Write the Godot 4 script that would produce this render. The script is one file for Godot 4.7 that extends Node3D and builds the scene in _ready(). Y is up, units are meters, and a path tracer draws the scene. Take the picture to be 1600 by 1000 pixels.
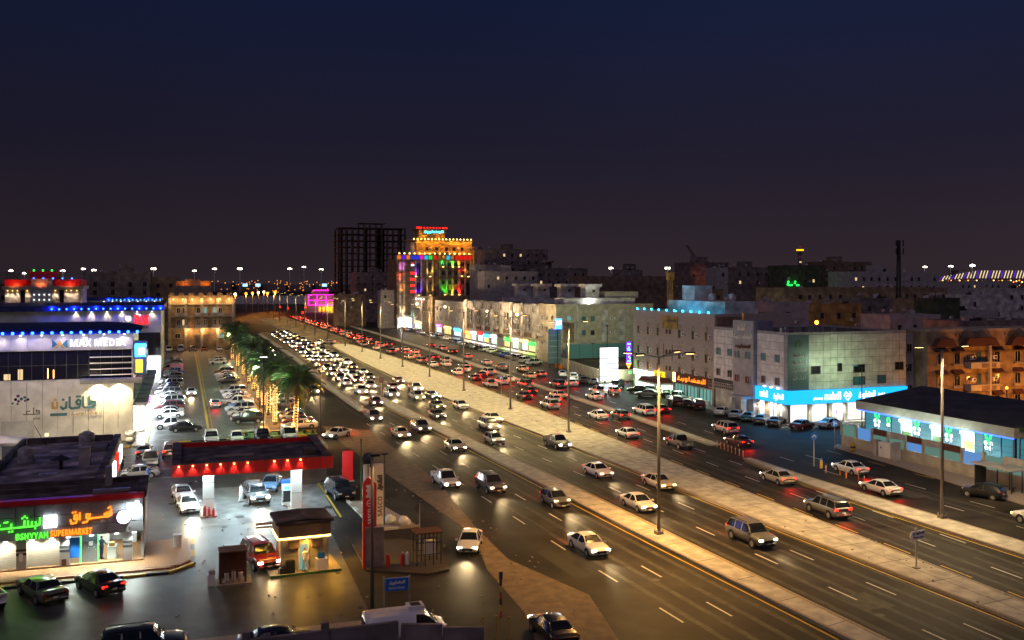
extends Node3D
# Night view over a divided boulevard. Everything is laid out in the road's own frame: s metres along the road, t metres to its right.
const YAW := 0.3306
const EYE := 22.0
var U := Vector3(-sin(YAW), 0, -cos(YAW))
var V := Vector3(cos(YAW), 0, -sin(YAW))
var used := {}
var cache := {}
var M := {}
var rng := RandomNumberGenerator.new()

class MB:
	var st := SurfaceTool.new()
	var x := Transform3D()
	func _init() -> void:
		st.begin(Mesh.PRIMITIVE_TRIANGLES)
		st.set_smooth_group(-1)
	func group(n: int) -> void:
		st.set_smooth_group(n)
	func v(p: Vector3) -> void:
		st.add_vertex(x * p)
	func tri(a: Vector3, b: Vector3, c: Vector3) -> void:
		v(a); v(b); v(c)
	func quad(a: Vector3, b: Vector3, c: Vector3, d: Vector3) -> void:
		tri(a, b, c); tri(a, c, d)
	func up(a: Vector3, b: Vector3, c: Vector3) -> void:
		if (b - a).cross(c - a).y > 0.0: tri(a, c, b)
		else: tri(a, b, c)
	func box(c: Vector3, s: Vector3, yaw := 0.0) -> void:
		var b := Basis(Vector3.UP, yaw)
		var h := s / 2.0
		var p := []
		for k in 8:
			p.append(c + b * Vector3(h.x * (1 if k & 1 else -1), h.y * (1 if k & 2 else -1), h.z * (1 if k & 4 else -1)))
		quad(p[6], p[7], p[5], p[4]); quad(p[3], p[2], p[0], p[1]); quad(p[7], p[3], p[1], p[5])
		quad(p[2], p[6], p[4], p[0]); quad(p[2], p[3], p[7], p[6]); quad(p[4], p[5], p[1], p[0])
	func cyl(a: Vector3, b: Vector3, r0: float, r1: float, n := 8, caps := true) -> void:
		var d := (b - a).normalized()
		var e := d.cross(Vector3.RIGHT if absf(d.x) < 0.8 else Vector3.UP).normalized()
		var f := d.cross(e)
		for k in n:
			var p := e * cos(TAU * k / n) + f * sin(TAU * k / n)
			var q := e * cos(TAU * (k + 1) / n) + f * sin(TAU * (k + 1) / n)
			quad(b + p * r1, a + p * r0, a + q * r0, b + q * r1)
			if caps:
				tri(b, b + p * r1, b + q * r1); tri(a, a + q * r0, a + p * r0)
	func bar(a: Vector3, b: Vector3, w: float, h: float) -> void:
		var d := (b - a).normalized()
		var e := d.cross(Vector3.UP if absf(d.y) < 0.95 else Vector3.RIGHT).normalized() * w / 2
		var f := e.cross(d).normalized() * h / 2
		var c := [-e - f, e - f, e + f, -e + f]
		for k in 4:
			quad(a + c[k], b + c[k], b + c[(k + 1) % 4], a + c[(k + 1) % 4])
		quad(a + c[0], a + c[1], a + c[2], a + c[3]); quad(b + c[3], b + c[2], b + c[1], b + c[0])
	func prism(poly: PackedVector2Array, z0: float, z1: float) -> void:
		var cw := Geometry2D.is_polygon_clockwise(poly)
		var id := Geometry2D.triangulate_polygon(poly)
		for k in range(0, id.size(), 3):
			var a := poly[id[k]]; var b := poly[id[k + 1]]; var c := poly[id[k + 2]]
			if (b - a).cross(c - a) > 0.0:
				var w := b; b = c; c = w
			tri(Vector3(a.x, a.y, z1), Vector3(b.x, b.y, z1), Vector3(c.x, c.y, z1))
			tri(Vector3(a.x, a.y, z0), Vector3(c.x, c.y, z0), Vector3(b.x, b.y, z0))
		for k in poly.size():
			var a := poly[k]; var b := poly[(k + 1) % poly.size()]
			if (b - a).length() < 1e-4: continue
			if cw == (poly[1].y > -1e9 and Geometry2D.is_polygon_clockwise(PackedVector2Array([Vector2(0, 0), Vector2(0, 1), Vector2(1, 0)]))):
				quad(Vector3(a.x, a.y, z0), Vector3(b.x, b.y, z0), Vector3(b.x, b.y, z1), Vector3(a.x, a.y, z1))
			else:
				quad(Vector3(b.x, b.y, z0), Vector3(a.x, a.y, z0), Vector3(a.x, a.y, z1), Vector3(b.x, b.y, z1))
	func stroke(pts: PackedVector2Array, r: float, z0: float, z1: float) -> void:
		# a written stroke: capsule segments standing proud of the sign face
		for k in pts.size() - 1:
			var a := pts[k]; var b := pts[k + 1]
			var d := (b - a).normalized() if a.distance_to(b) > 1e-5 else Vector2.RIGHT
			var n := Vector2(-d.y, d.x) * r
			var e := d * r * 0.8
			quad(Vector3(a.x - e.x + n.x, a.y - e.y + n.y, z1), Vector3(b.x + e.x + n.x, b.y + e.y + n.y, z1), Vector3(b.x + e.x - n.x, b.y + e.y - n.y, z1), Vector3(a.x - e.x - n.x, a.y - e.y - n.y, z1))
			quad(Vector3(a.x - e.x + n.x, a.y - e.y + n.y, z0), Vector3(b.x + e.x + n.x, b.y + e.y + n.y, z0), Vector3(b.x + e.x + n.x, b.y + e.y + n.y, z1), Vector3(a.x - e.x + n.x, a.y - e.y + n.y, z1))
			quad(Vector3(b.x + e.x - n.x, b.y + e.y - n.y, z0), Vector3(a.x - e.x - n.x, a.y - e.y - n.y, z0), Vector3(a.x - e.x - n.x, a.y - e.y - n.y, z1), Vector3(b.x + e.x - n.x, b.y + e.y - n.y, z1))
	func ball(c: Vector3, r: Vector3, n := 8, m := 5) -> void:
		for j in m:
			for k in n:
				var q := []
				for w in [[j, k], [j, k + 1], [j + 1, k + 1], [j + 1, k]]:
					var la: float = PI * w[0] / m; var lo: float = TAU * w[1] / n
					q.append(c + Vector3(sin(la) * cos(lo), cos(la), sin(la) * sin(lo)) * r)
				if j > 0: tri(q[0], q[1], q[2])
				if j < m - 1: tri(q[0], q[2], q[3])
				elif j == m - 1 and j == 0: pass
	func done() -> ArrayMesh:
		st.generate_normals()
		return st.commit()
	func st_commit(m: ArrayMesh) -> ArrayMesh:
		st.generate_normals()
		return st.commit(m)

func R(s: float, t: float, h := 0.0) -> Vector3:
	return U * s + V * t + Vector3(0, h, 0)

func heading(d: Vector3) -> float:
	return atan2(-d.z, d.x)

func numbered(called: String) -> String:
	used[called] = used.get(called, 0) + 1
	return called if used[called] == 1 else "%s_%03d" % [called, used[called] - 1]

func tag(o: Node, label: String, category: String, group := "") -> void:
	o.set_meta("label", label)
	o.set_meta("category", category)
	if group: o.set_meta("group", group)

func thing(called: String, label: String, category: String, at: Vector3, yaw := YAW, group := "") -> Node3D:
	var o := Node3D.new()
	o.name = numbered(called)
	add_child(o)
	o.position = at
	o.rotation.y = yaw
	tag(o, label, category, group)
	return o

func put(called: String, mesh: Mesh, m: Material, parent: Node = self, at := Vector3.ZERO, yaw := 0.0) -> MeshInstance3D:
	var o := MeshInstance3D.new()
	o.name = numbered(called) if parent == self else called
	o.mesh = mesh
	o.material_override = m
	o.position = at
	o.rotation.y = yaw
	parent.add_child(o, true)
	return o

func struct(called: String, mesh: Mesh, m: Material, at := Vector3.ZERO, yaw := 0.0) -> MeshInstance3D:
	var o := put(called, mesh, m, self, at, yaw)
	o.set_meta("kind", "structure")
	return o

func stuff(o: Node) -> Node:
	o.set_meta("kind", "stuff")
	return o

func bm(x: float, y: float, z: float) -> Mesh:
	var key := "b%.3f_%.3f_%.3f" % [x, y, z]
	if not cache.has(key):
		var b := BoxMesh.new()
		b.size = Vector3(x, y, z)
		cache[key] = b
	return cache[key]

func slab(called: String, parent: Node, m: Material, x0: float, x1: float, y0: float, y1: float, z0: float, z1: float) -> MeshInstance3D:
	return put(called, bm(x1 - x0, y1 - y0, z1 - z0), m, parent, Vector3(x0 + x1, y0 + y1, z0 + z1) / 2)

func text(called: String, parent: Node, what: String, m: Material, at: Vector3, height: float, yaw := 0.0, depth := 0.06, wide := 0.0, font := "Droid Sans", roll := 0.0) -> MeshInstance3D:
	var f := SystemFont.new()
	f.font_names = PackedStringArray([font])
	f.font_weight = 700
	var t := TextMesh.new()
	t.font = f
	t.text = what
	t.font_size = 48
	t.pixel_size = height / 34.3
	t.depth = depth
	t.curve_step = 4.0
	var o := put(called, t, m, parent, at, yaw)
	if roll: o.rotation.z = roll
	if wide > 0.0:
		o.scale.x = wide / t.get_aabb().size.x
	return o

# ---- lights ----
func omni(at: Vector3, c: Color, e: float, size := 0.1, parent: Node = self) -> OmniLight3D:
	var l := OmniLight3D.new()
	l.name = "lamp_light"
	l.light_color = c; l.light_energy = e; l.light_size = size
	l.omni_range = 80.0; l.omni_attenuation = 2.0; l.shadow_enabled = true
	parent.add_child(l, true)
	l.position = at
	return l

func spot(at: Vector3, d: Vector3, c: Color, e: float, angle: float, size := 0.1, parent: Node = self) -> SpotLight3D:
	var l := SpotLight3D.new()
	l.name = "lamp_light"
	l.light_color = c; l.light_energy = e; l.light_size = size
	l.spot_range = 90.0; l.spot_attenuation = 2.0; l.spot_angle = angle; l.spot_angle_attenuation = 0.6; l.shadow_enabled = true
	parent.add_child(l, true)
	l.transform = Transform3D(Basis.looking_at(d, Vector3.UP if absf(d.normalized().y) < 0.95 else Vector3.RIGHT), at)
	return l

func area(at: Vector3, d: Vector3, w: float, h: float, c: Color, e: float, parent: Node = self) -> AreaLight3D:
	var l := AreaLight3D.new()
	l.name = "lamp_light"
	l.light_color = c; l.light_energy = e
	l.area_size = Vector2(w, h); l.area_normalize_energy = true; l.area_range = 90.0; l.shadow_enabled = true
	parent.add_child(l, true)
	l.transform = Transform3D(Basis.looking_at(d, Vector3.UP if absf(d.normalized().y) < 0.95 else Vector3.RIGHT), at)
	return l

# ---- materials ----
func noise_tex(seed_: int, freq: float, lo: float, hi: float, oct := 5) -> NoiseTexture2D:
	var n := FastNoiseLite.new()
	n.seed = seed_
	n.frequency = freq
	n.fractal_octaves = oct
	var g := Gradient.new()
	g.offsets = PackedFloat32Array([0.15, 0.5, 0.85])
	g.colors = PackedColorArray([Color(lo, lo, lo), Color((lo + hi) / 2, (lo + hi) / 2, (lo + hi) / 2), Color(hi, hi, hi)])
	var t := NoiseTexture2D.new()
	t.width = 512; t.height = 512; t.seamless = true
	t.noise = n
	t.color_ramp = g
	return t

func mat(name_: String, r: float, g: float, b: float, rough := 0.8, metal := 0.0, tex := "", scale := 0.1) -> StandardMaterial3D:
	var m := StandardMaterial3D.new()
	m.resource_name = name_
	m.albedo_color = Color(r, g, b).linear_to_srgb()
	m.roughness = rough
	m.metallic = metal
	if tex:
		m.albedo_texture = M["_" + tex]
		m.uv1_triplanar = true
		m.uv1_world_triplanar = true
		m.uv1_scale = Vector3.ONE * scale
	M[name_] = m
	return m

func glow(name_: String, c: Color, e: float) -> StandardMaterial3D:
	var m := StandardMaterial3D.new()
	m.resource_name = name_
	m.albedo_color = Color(0.25, 0.25, 0.25)
	m.emission_enabled = true
	m.emission = c
	m.emission_energy_multiplier = e
	M[name_] = m
	return m

func make_materials() -> void:
	M["_grime"] = noise_tex(11, 0.006, 0.62, 1.0)
	M["_fine"] = noise_tex(12, 0.03, 0.7, 1.0)
	M["_patch"] = noise_tex(13, 0.004, 0.45, 1.0, 6)
	M["_soft"] = noise_tex(15, 0.012, 0.8, 1.0)
	M["_streak"] = noise_tex(14, 0.012, 0.55, 1.0, 4)
	mat("soil", 0.13, 0.095, 0.06, 0.95, 0, "patch", 0.02)
	mat("asphalt", 0.032, 0.028, 0.023, 0.66, 0, "grime", 0.05)
	M.asphalt.metallic_specular = 0.28
	mat("lot_asphalt", 0.07, 0.074, 0.07, 0.5, 0, "grime", 0.09)
	mat("forecourt", 0.2, 0.2, 0.195, 0.32, 0, "grime", 0.17)
	mat("sand", 0.17, 0.12, 0.07, 0.85, 0, "soft", 0.13)
	mat("concrete", 0.44, 0.43, 0.38, 0.9, 0, "soft", 0.1)
	mat("kerb", 0.33, 0.29, 0.23, 0.85, 0, "fine", 0.4)
	mat("brown_soil", 0.16, 0.11, 0.055, 0.95, 0, "patch", 0.05)
	mat("paving", 0.36, 0.3, 0.25, 0.55, 0, "fine", 0.35)
	mat("orange_tile", 0.42, 0.21, 0.085, 0.6, 0, "fine", 0.4)
	mat("yellow_paint", 0.62, 0.4, 0.03, 0.6, 0, "fine", 0.8)
	mat("white_paint", 0.62, 0.6, 0.55, 0.6, 0, "fine", 0.7)
	mat("black_paint", 0.02, 0.02, 0.02, 0.6)
	mat("galvanised", 0.42, 0.41, 0.4, 0.4, 0.6)
	mat("pole_grey", 0.15, 0.14, 0.13, 0.45, 0.4)
	mat("dark_metal", 0.03, 0.03, 0.032, 0.5, 0.3)
	mat("cladding", 0.52, 0.5, 0.46, 0.5, 0, "soft", 0.06)
	mat("cladding_warm", 0.7, 0.66, 0.58, 0.5, 0, "soft", 0.06)
	mat("white_wall", 0.68, 0.66, 0.64, 0.7, 0, "grime", 0.1)
	mat("grey_panel", 0.32, 0.33, 0.34, 0.42, 0.1, "soft", 0.1)
	mat("grey_wall", 0.4, 0.38, 0.37, 0.85, 0, "soft", 0.09)
	mat("beige_wall", 0.45, 0.41, 0.32, 0.85, 0, "soft", 0.08)
	mat("tan_wall", 0.4, 0.28, 0.16, 0.85, 0, "grime", 0.1)
	mat("pink_stone", 0.5, 0.41, 0.37, 0.85, 0, "fine", 0.25)
	mat("brown_wall", 0.27, 0.19, 0.13, 0.85, 0, "grime", 0.1)
	mat("dark_wall", 0.24, 0.2, 0.19, 0.9, 0, "grime", 0.1)
	mat("raw_concrete", 0.13, 0.09, 0.075, 0.95, 0, "grime", 0.06)
	mat("ochre_wall", 0.5, 0.32, 0.09, 0.85, 0, "grime", 0.1)
	mat("green_panel", 0.6, 0.62, 0.52, 0.4, 0.0, "soft", 0.1)
	mat("pale_panel", 0.7, 0.68, 0.7, 0.4, 0.0, "soft", 0.1)
	mat("slate_panel", 0.26, 0.28, 0.35, 0.4, 0.1, "soft", 0.1)
	mat("teal_panel", 0.08, 0.13, 0.13, 0.4, 0.1)
	mat("joint", 0.05, 0.05, 0.05, 0.9)
	mat("roof", 0.42, 0.38, 0.4, 0.95, 0, "patch", 0.12)
	mat("roof_dark", 0.16, 0.13, 0.13, 0.9, 0, "patch", 0.15)
	mat("roof_sheet", 0.07, 0.07, 0.075, 0.6, 0.2, "grime", 0.1)
	mat("red_panel", 0.5, 0.018, 0.02, 0.35)
	mat("red_paint", 0.45, 0.02, 0.015, 0.5)
	mat("rust", 0.14, 0.05, 0.025, 0.8, 0, "fine", 0.8)
	mat("tile_roof", 0.1, 0.035, 0.026, 0.85, 0, "fine", 0.5)
	mat("glass", 0.012, 0.014, 0.017, 0.14)
	mat("dark_glass", 0.012, 0.012, 0.02, 0.06)
	mat("teal_glass", 0.05, 0.16, 0.19, 0.15)
	mat("shutter", 0.55, 0.52, 0.42, 0.45, 0.1)
	mat("white_plastic", 0.65, 0.64, 0.6, 0.4)
	mat("bark", 0.16, 0.1, 0.06, 0.95, 0, "fine", 1.5)
	mat("frond", 0.06, 0.095, 0.035, 0.6)
	M.frond.backlight_enabled = true
	M.frond.backlight = Color(0.1, 0.12, 0.04)
	mat("frond_dry", 0.14, 0.1, 0.045, 0.7)
	mat("leaf", 0.05, 0.09, 0.03, 0.6)
	mat("grass_green", 0.03, 0.12, 0.03, 0.9)
	mat("blue_roof", 0.03, 0.05, 0.2, 0.4, 0.2, "streak", 0.1)
	mat("tyre", 0.012, 0.012, 0.012, 0.85)
	mat("rim", 0.35, 0.35, 0.36, 0.35, 0.8)
	mat("plate", 0.6, 0.6, 0.58, 0.5)
	mat("lens", 0.5, 0.5, 0.5, 0.12)
	mat("lens_red", 0.25, 0.01, 0.01, 0.15)
	mat("grille", 0.02, 0.02, 0.02, 0.4)
	mat("skin", 0.3, 0.17, 0.1, 0.6)
	mat("hair", 0.015, 0.012, 0.01, 0.7)
	mat("tank_white", 0.5, 0.5, 0.5, 0.6, 0, "grime", 0.4)
	mat("sign_blue", 0.01, 0.13, 0.5, 0.4)
	mat("sign_white", 0.7, 0.7, 0.68, 0.4)
	mat("mesh_teal", 0.06, 0.16, 0.18, 0.8)
	mat("orange_plastic", 0.6, 0.16, 0.02, 0.5)
	mat("teal_ink", 0.015, 0.1, 0.13, 0.5)
	mat("gold_ink", 0.5, 0.28, 0.05, 0.5)
	mat("purple_ink", 0.12, 0.04, 0.2, 0.5)
	mat("grey_ink", 0.12, 0.1, 0.09, 0.5)
	mat("ochre_ink", 0.4, 0.26, 0.1, 0.5)
	mat("magenta_ink", 0.4, 0.02, 0.16, 0.5)
	mat("thobe", 0.7, 0.7, 0.68, 0.8)
	mat("navy_cloth", 0.04, 0.045, 0.09, 0.85)
	mat("purple_cloth", 0.3, 0.08, 0.3, 0.85)
	mat("blue_cloth", 0.1, 0.2, 0.45, 0.85)
	glow("head_glow", Color(1, 0.94, 0.82), 22.0)
	glow("tail_glow", Color(1, 0.07, 0.035), 12.0)
	glow("street_glow", Color(1, 0.82, 0.5), 9.0)
	glow("white_glow", Color(0.95, 0.98, 1.0), 5.0)
	glow("warm_glow", Color(1, 0.78, 0.42), 5.0)
	glow("orange_glow", Color(1, 0.5, 0.12), 5.0)
	glow("blue_glow", Color(0.16, 0.4, 1.0), 7.0)
	glow("cyan_glow", Color(0.2, 0.8, 1.0), 5.0)
	glow("red_glow", Color(1, 0.07, 0.03), 4.0)
	glow("green_glow", Color(0.1, 1.0, 0.3), 3.0)
	glow("magenta_glow", Color(1, 0.1, 0.75), 3.0)
	glow("purple_glow", Color(0.4, 0.12, 1.0), 2.5)
	glow("lit_room", Color(1.0, 0.85, 0.6), 0.7)
	glow("lit_room_cool", Color(0.6, 0.9, 0.85), 0.3)
	mat("white_cloth", 0.55, 0.55, 0.56, 0.85)
	glow("string_glow", Color(1.0, 0.74, 0.4), 2.6)
	glow("letter_orange", Color(1.0, 0.5, 0.1), 1.7)
	glow("letter_green", Color(0.35, 1.0, 0.25), 1.2)
	glow("letter_red", Color(1.0, 0.1, 0.05), 1.8)
	glow("panel_lit", Color(0.97, 0.99, 1.0), 1.5)
	glow("head_glow_dim", Color(1, 0.9, 0.72), 7.0)
	glow("head_glow_warm", Color(1, 0.8, 0.5), 14.0)
	glow("sign_lit", Color(0.95, 0.97, 1.0), 1.5)
	mat("asphalt_patch", 0.017, 0.016, 0.015, 0.8, 0, "fine", 0.3)
	mat("asphalt_worn", 0.046, 0.041, 0.034, 0.75, 0, "grime", 0.3)
	mat("cast_iron", 0.02, 0.02, 0.02, 0.5, 0.5)
	glow("mast_glow", Color(1.0, 0.97, 0.85), 7.0)
	glow("city_glow", Color(1.0, 0.6, 0.25), 1.4)
	glow("rib_glow", Color(1.0, 0.9, 0.72), 0.8)
	glow("sodium", Color(1.0, 0.5, 0.1), 12.0)
	glow("lit_screen", Color(0.6, 0.85, 1.0), 1.6)
	mat("green_dark", 0.09, 0.11, 0.06, 0.9, 0, "grime", 0.1)
	glow("shop_blind", Color(1.0, 0.98, 0.94), 0.75)
	glow("shop_warm", Color(1.0, 0.8, 0.5), 1.6)
	glow("shop_cool", Color(0.8, 0.93, 1.0), 1.6)
	glow("shop_bright", Color(0.85, 1.0, 0.86), 1.6)
	glow("yellow_sign", Color(1.0, 0.75, 0.1), 1.3)
	glow("blue_strip", Color(0.15, 0.3, 1.0), 5.0)
	glow("teal_lit_window", Color(0.15, 0.55, 0.62), 0.5)
	glow("screen_lit", Color(0.5, 0.75, 0.68), 0.25)
	glow("screen_blue", Color(0.4, 0.65, 0.95), 0.45)
	glow("teal_lamp", Color(0.05, 0.9, 0.7), 2.0)
	for k in ["orange_glow", "purple_glow", "magenta_glow", "cyan_glow", "green_glow", "red_glow"]:
		glow("dim_" + k, M[k].emission, 0.55)
	glow("dim_blue_cell", Color(0.1, 0.25, 1.0), 0.5)
	var paints := {"white": [0.62, 0.62, 0.6], "silver": [0.36, 0.37, 0.38], "grey": [0.13, 0.135, 0.14], "black": [0.012, 0.012, 0.014], "blue": [0.02, 0.1, 0.5], "red": [0.25, 0.015, 0.015], "beige": [0.42, 0.36, 0.26], "pink": [0.6, 0.16, 0.3], "teal": [0.03, 0.13, 0.16], "olive": [0.13, 0.15, 0.11], "brown": [0.1, 0.04, 0.02], "sky": [0.16, 0.3, 0.5], "maroon": [0.1, 0.012, 0.02]}
	for k in paints:
		var c: Array = paints[k]
		var m := mat("paint_" + k, c[0], c[1], c[2], 0.32, 0.25 if k in ["silver", "grey", "sky", "olive"] else 0.0)
		m.clearcoat_enabled = true
		m.clearcoat = 0.8
		m.clearcoat_roughness = 0.08

func lt(a: Array, s: float) -> float:
	for k in a.size() - 1:
		if s <= a[k + 1][0]:
			return lerpf(a[k][1], a[k + 1][1], clampf((s - a[k][0]) / (a[k + 1][0] - a[k][0]), 0, 1))
	return a[-1][1]

const PALE_L := [[30, 51.0], [50, 50.9], [75, 50.0], [100, 49.5], [127, 48.5], [170, 46.8], [215, 46.0], [260, 46.2], [300, 47.2], [330, 48.4], [338, 50.5]]
const PALE_R := [[30, 53.2], [50, 54.3], [80, 55.2], [113, 56.3], [150, 57.4], [180, 58.0], [214, 58.9], [255, 58.3], [300, 57.2], [330, 55.5], [338, 53.5]]
const S2_L := [[30, 38.9], [50, 38.6], [73, 37.5], [99, 36.6], [125, 35.7], [145, 34.9], [167, 34.0], [188, 34.4]]
const S2_R := [[30, 41.0], [50, 40.5], [74, 39.9], [99, 39.4], [121, 38.2], [145, 37.1], [170, 36.2], [188, 35.3]]
const S3N_L := [[30, 63.4], [60, 63.6], [77, 63.3], [90, 63.9], [103, 65.7]]
const S3N_R := [[30, 66.9], [62, 66.7], [81, 66.3], [92, 66.2], [103, 66.5]]
const S3_L := [[113, 66.8], [133, 68.0], [162, 69.0], [205, 70.5], [261, 72.5], [307, 73.8], [400, 76.3], [520, 78.5]]
const S3_R := [[113, 68.3], [136, 69.8], [168, 70.6], [211, 72.2], [265, 75.0], [315, 76.5], [400, 78.3], [520, 80.0]]
const S1_L := [[162, 28.4], [206, 28.0], [269, 29.6], [330, 29.7], [420, 29.8]]
const S1_R := [[162, 29.4], [208, 29.6], [275, 31.2], [330, 31.4], [420, 31.6]]
const FAR_L := [[345, 43.5], [352, 42.6], [420, 42.2], [620, 42.6]]
const FAR_R := [[345, 57.5], [352, 58.6], [420, 59.0], [620, 60.0]]

func _ready() -> void:
	# camera: 22 m up, level, the frame shifted down so that uprights stay upright
	var cam := Camera3D.new()
	cam.name = "camera"
	add_child(cam)
	cam.position = Vector3(0, EYE, 0)
	cam.set_frustum(0.2 / 1.5, Vector2(0, -0.2 * 60.0 / 1500.0), 0.2, 12000.0)
	cam.current = true
	# sky: last dusk, blue above, brownish city air low down
	var sm := PanoramaSkyMaterial.new()
	sm.panorama = dusk_sky()
	var env := Environment.new()
	env.background_mode = Environment.BG_SKY
	env.sky = Sky.new()
	env.sky.sky_material = sm
	env.tonemap_mode = Environment.TONE_MAPPER_LINEAR
	env.tonemap_exposure = 1.4
	env.sdfgi_enabled = true
	env.ssao_enabled = true
	env.ssil_enabled = true
	var we := WorldEnvironment.new()
	we.name = "environment"
	we.environment = env
	add_child(we)
	# what is left of the dusk and the city's own glow: one very weak, very soft light
	var sun := DirectionalLight3D.new()
	sun.name = "dusk_light"
	sun.light_color = Color(1.0, 0.88, 0.97)
	sun.light_energy = 0.1
	sun.light_angular_distance = 60.0
	sun.sky_mode = DirectionalLight3D.SKY_MODE_LIGHT_ONLY
	sun.shadow_enabled = true
	add_child(sun)
	sun.rotation = Vector3(deg_to_rad(-50), deg_to_rad(-25), 0)
	rng.seed = 7
	make_materials()
	ground_and_roads()
	left_buildings()
	filling_station()
	right_buildings()
	far_city()
	street_lamps()
	palms()
	car_prototypes()
	parked_cars()
	traffic()
	street_furniture()
	people()

func dusk_sky() -> ImageTexture:
	# air only: deep blue overhead, brownish city air low down, a little lighter towards the west where the sun has set
	var im := Image.create(256, 256, false, Image.FORMAT_RGBF)
	var low := Color8(49, 39, 45).srgb_to_linear(); var mid := Color8(33, 30, 46).srgb_to_linear(); var high := Color8(22, 30, 58).srgb_to_linear()
	var cloud := FastNoiseLite.new()
	cloud.seed = 5; cloud.frequency = 0.02; cloud.fractal_octaves = 3
	for y in 256:
		var el := (0.5 - (y + 0.5) / 256.0) * 180.0
		var f := clampf(maxf(el, 0.0) / 9.0, 0, 1); var g := clampf((el - 6.0) / 12.0, 0, 1)
		var c := low.lerp(mid, f * f * (3 - 2 * f)).lerp(high, g * g * (3 - 2 * g))
		for x in 256:
			var az := ((x + 0.5) / 256.0 - 0.5) * TAU
			var n := 1.0 + 0.14 * cloud.get_noise_3d(cos(az) * 60.0, el * 2.2, sin(az) * 60.0)
			im.set_pixel(x, y, c * (1.0 + 0.32 * cos(az + 1.1)) * n * 0.72)
	return ImageTexture.create_from_image(im)

func sheet(called: String, pts: Array, y: float, m: Material) -> void:
	var poly := PackedVector2Array()
	for p in pts: poly.append(Vector2(p[0], p[1]))
	var b := MB.new()
	var id := Geometry2D.triangulate_polygon(poly)
	for k in range(0, id.size(), 3):
		var q := []
		for w in 3: q.append(R(poly[id[k + w]].x, poly[id[k + w]].y, y))
		b.up(q[0], q[1], q[2])
	struct(called, b.done(), m)

func rows(a: Array, b: Array, step := 6.0) -> Array:
	# the outline between two edges that run along the road, as [s, t left, t right]
	var out := []
	var s: float = a[0][0]
	while s < a[-1][0]:
		out.append([s, lt(a, s), lt(b, s)])
		s += step
	out.append([a[-1][0], a[-1][1], b[-1][1]])
	return out

func median(called: String, l: Array, r: Array, h: float, top: Material, stones_to: float) -> void:
	var b := MB.new()
	var q := rows(l, r)
	for k in q.size() - 1:
		var a: Array = q[k]; var c: Array = q[k + 1]
		b.up(R(a[0], a[1], h), R(a[0], a[2], h), R(c[0], c[2], h)); b.up(R(a[0], a[1], h), R(c[0], c[2], h), R(c[0], c[1], h))
		b.quad(R(a[0], a[1], h), R(a[0], a[1], -0.1), R(c[0], c[1], -0.1), R(c[0], c[1], h))
		b.quad(R(c[0], c[2], h), R(c[0], c[2], -0.1), R(a[0], a[2], -0.1), R(a[0], a[2], h))
	for k in [0, q.size() - 1]:
		var a: Array = q[k]
		b.quad(R(a[0], a[1], h), R(a[0], a[1], -0.1), R(a[0], a[2], -0.1), R(a[0], a[2], h))
	var o := struct(called, b.done(), top)
	# kerb stones, each its own piece where they are near enough to tell apart
	var far := MB.new()
	for side in [0, 1]:
		var e: Array = l if side == 0 else r
		var s: float = e[0][0]
		while s < e[-1][0] - 0.1:
			var s1 := minf(s + 3.0, e[-1][0])
			var p := R(s, lt(e, s)); var p1 := R(s1, lt(e, s1))
			var d := p1 - p
			if s < stones_to and s > 44.0:
				var w := put("kerb_stone", bm(d.length() - 0.03, h + 0.12, 0.26), M.kerb, o, (p + p1) / 2 + Vector3(0, h / 2 - 0.045 + rng.randf() * 0.012, 0), heading(d))
				w.rotation.x = rng.randf_range(-0.01, 0.01)
			else:
				far.box((p + p1) / 2 + Vector3(0, h / 2 - 0.045, 0), Vector3(d.length() - 0.03, h + 0.12, 0.26), heading(d))
			s = s1
	stuff(put("kerb", far.done(), M.kerb, o))

func edge_line(called: String, e: Array, off: float, s0: float, s1: float, m: Material, dash := 0.0, gap := 0.0) -> void:
	var b := MB.new()
	var root: Node3D = null
	if dash > 0.0:
		root = Node3D.new()
		root.name = numbered(called)
		root.set_meta("kind", "structure")
		add_child(root)
	var s := s0
	while s < s1:
		var e1 := s + (dash if dash > 0.0 else 6.0)
		var p := R(s, lt(e, s) + off, 0.008); var p1 := R(e1, lt(e, e1) + off, 0.008)
		var n := (p1 - p).normalized().cross(Vector3.UP) * 0.075
		if dash > 0.0:
			put("dash", bm((p1 - p).length(), 0.006, 0.15), m, root, (p + p1) / 2, heading(p1 - p))
			s = e1 + gap
		else:
			b.up(p - n, p + n, p1 + n); b.up(p - n, p1 + n, p1 - n)
			s = e1
	if dash == 0.0:
		struct(called, b.done(), m)

func striped_kerb(called: String, pts: Array, a: Material, c: Material, parent: Node = null) -> void:
	# a kerb painted in turns of two colours, one stone to a colour
	var root := Node3D.new()
	root.name = numbered(called)
	root.set_meta("kind", "structure")
	add_child(root)
	var n := 0
	for k in pts.size() - 1:
		var p := R(pts[k][0], pts[k][1]); var q := R(pts[k + 1][0], pts[k + 1][1])
		var cnt := maxi(1, int((q - p).length() / 1.5))
		for w in cnt:
			var i := p.lerp(q, (w + 0.5) / cnt)
			put("kerb_stone", bm((q - p).length() / cnt - 0.02, 0.24, 0.3), a if n % 2 == 0 else c, root, i + Vector3(0, 0.05, 0), heading(q - p))
			n += 1

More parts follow.
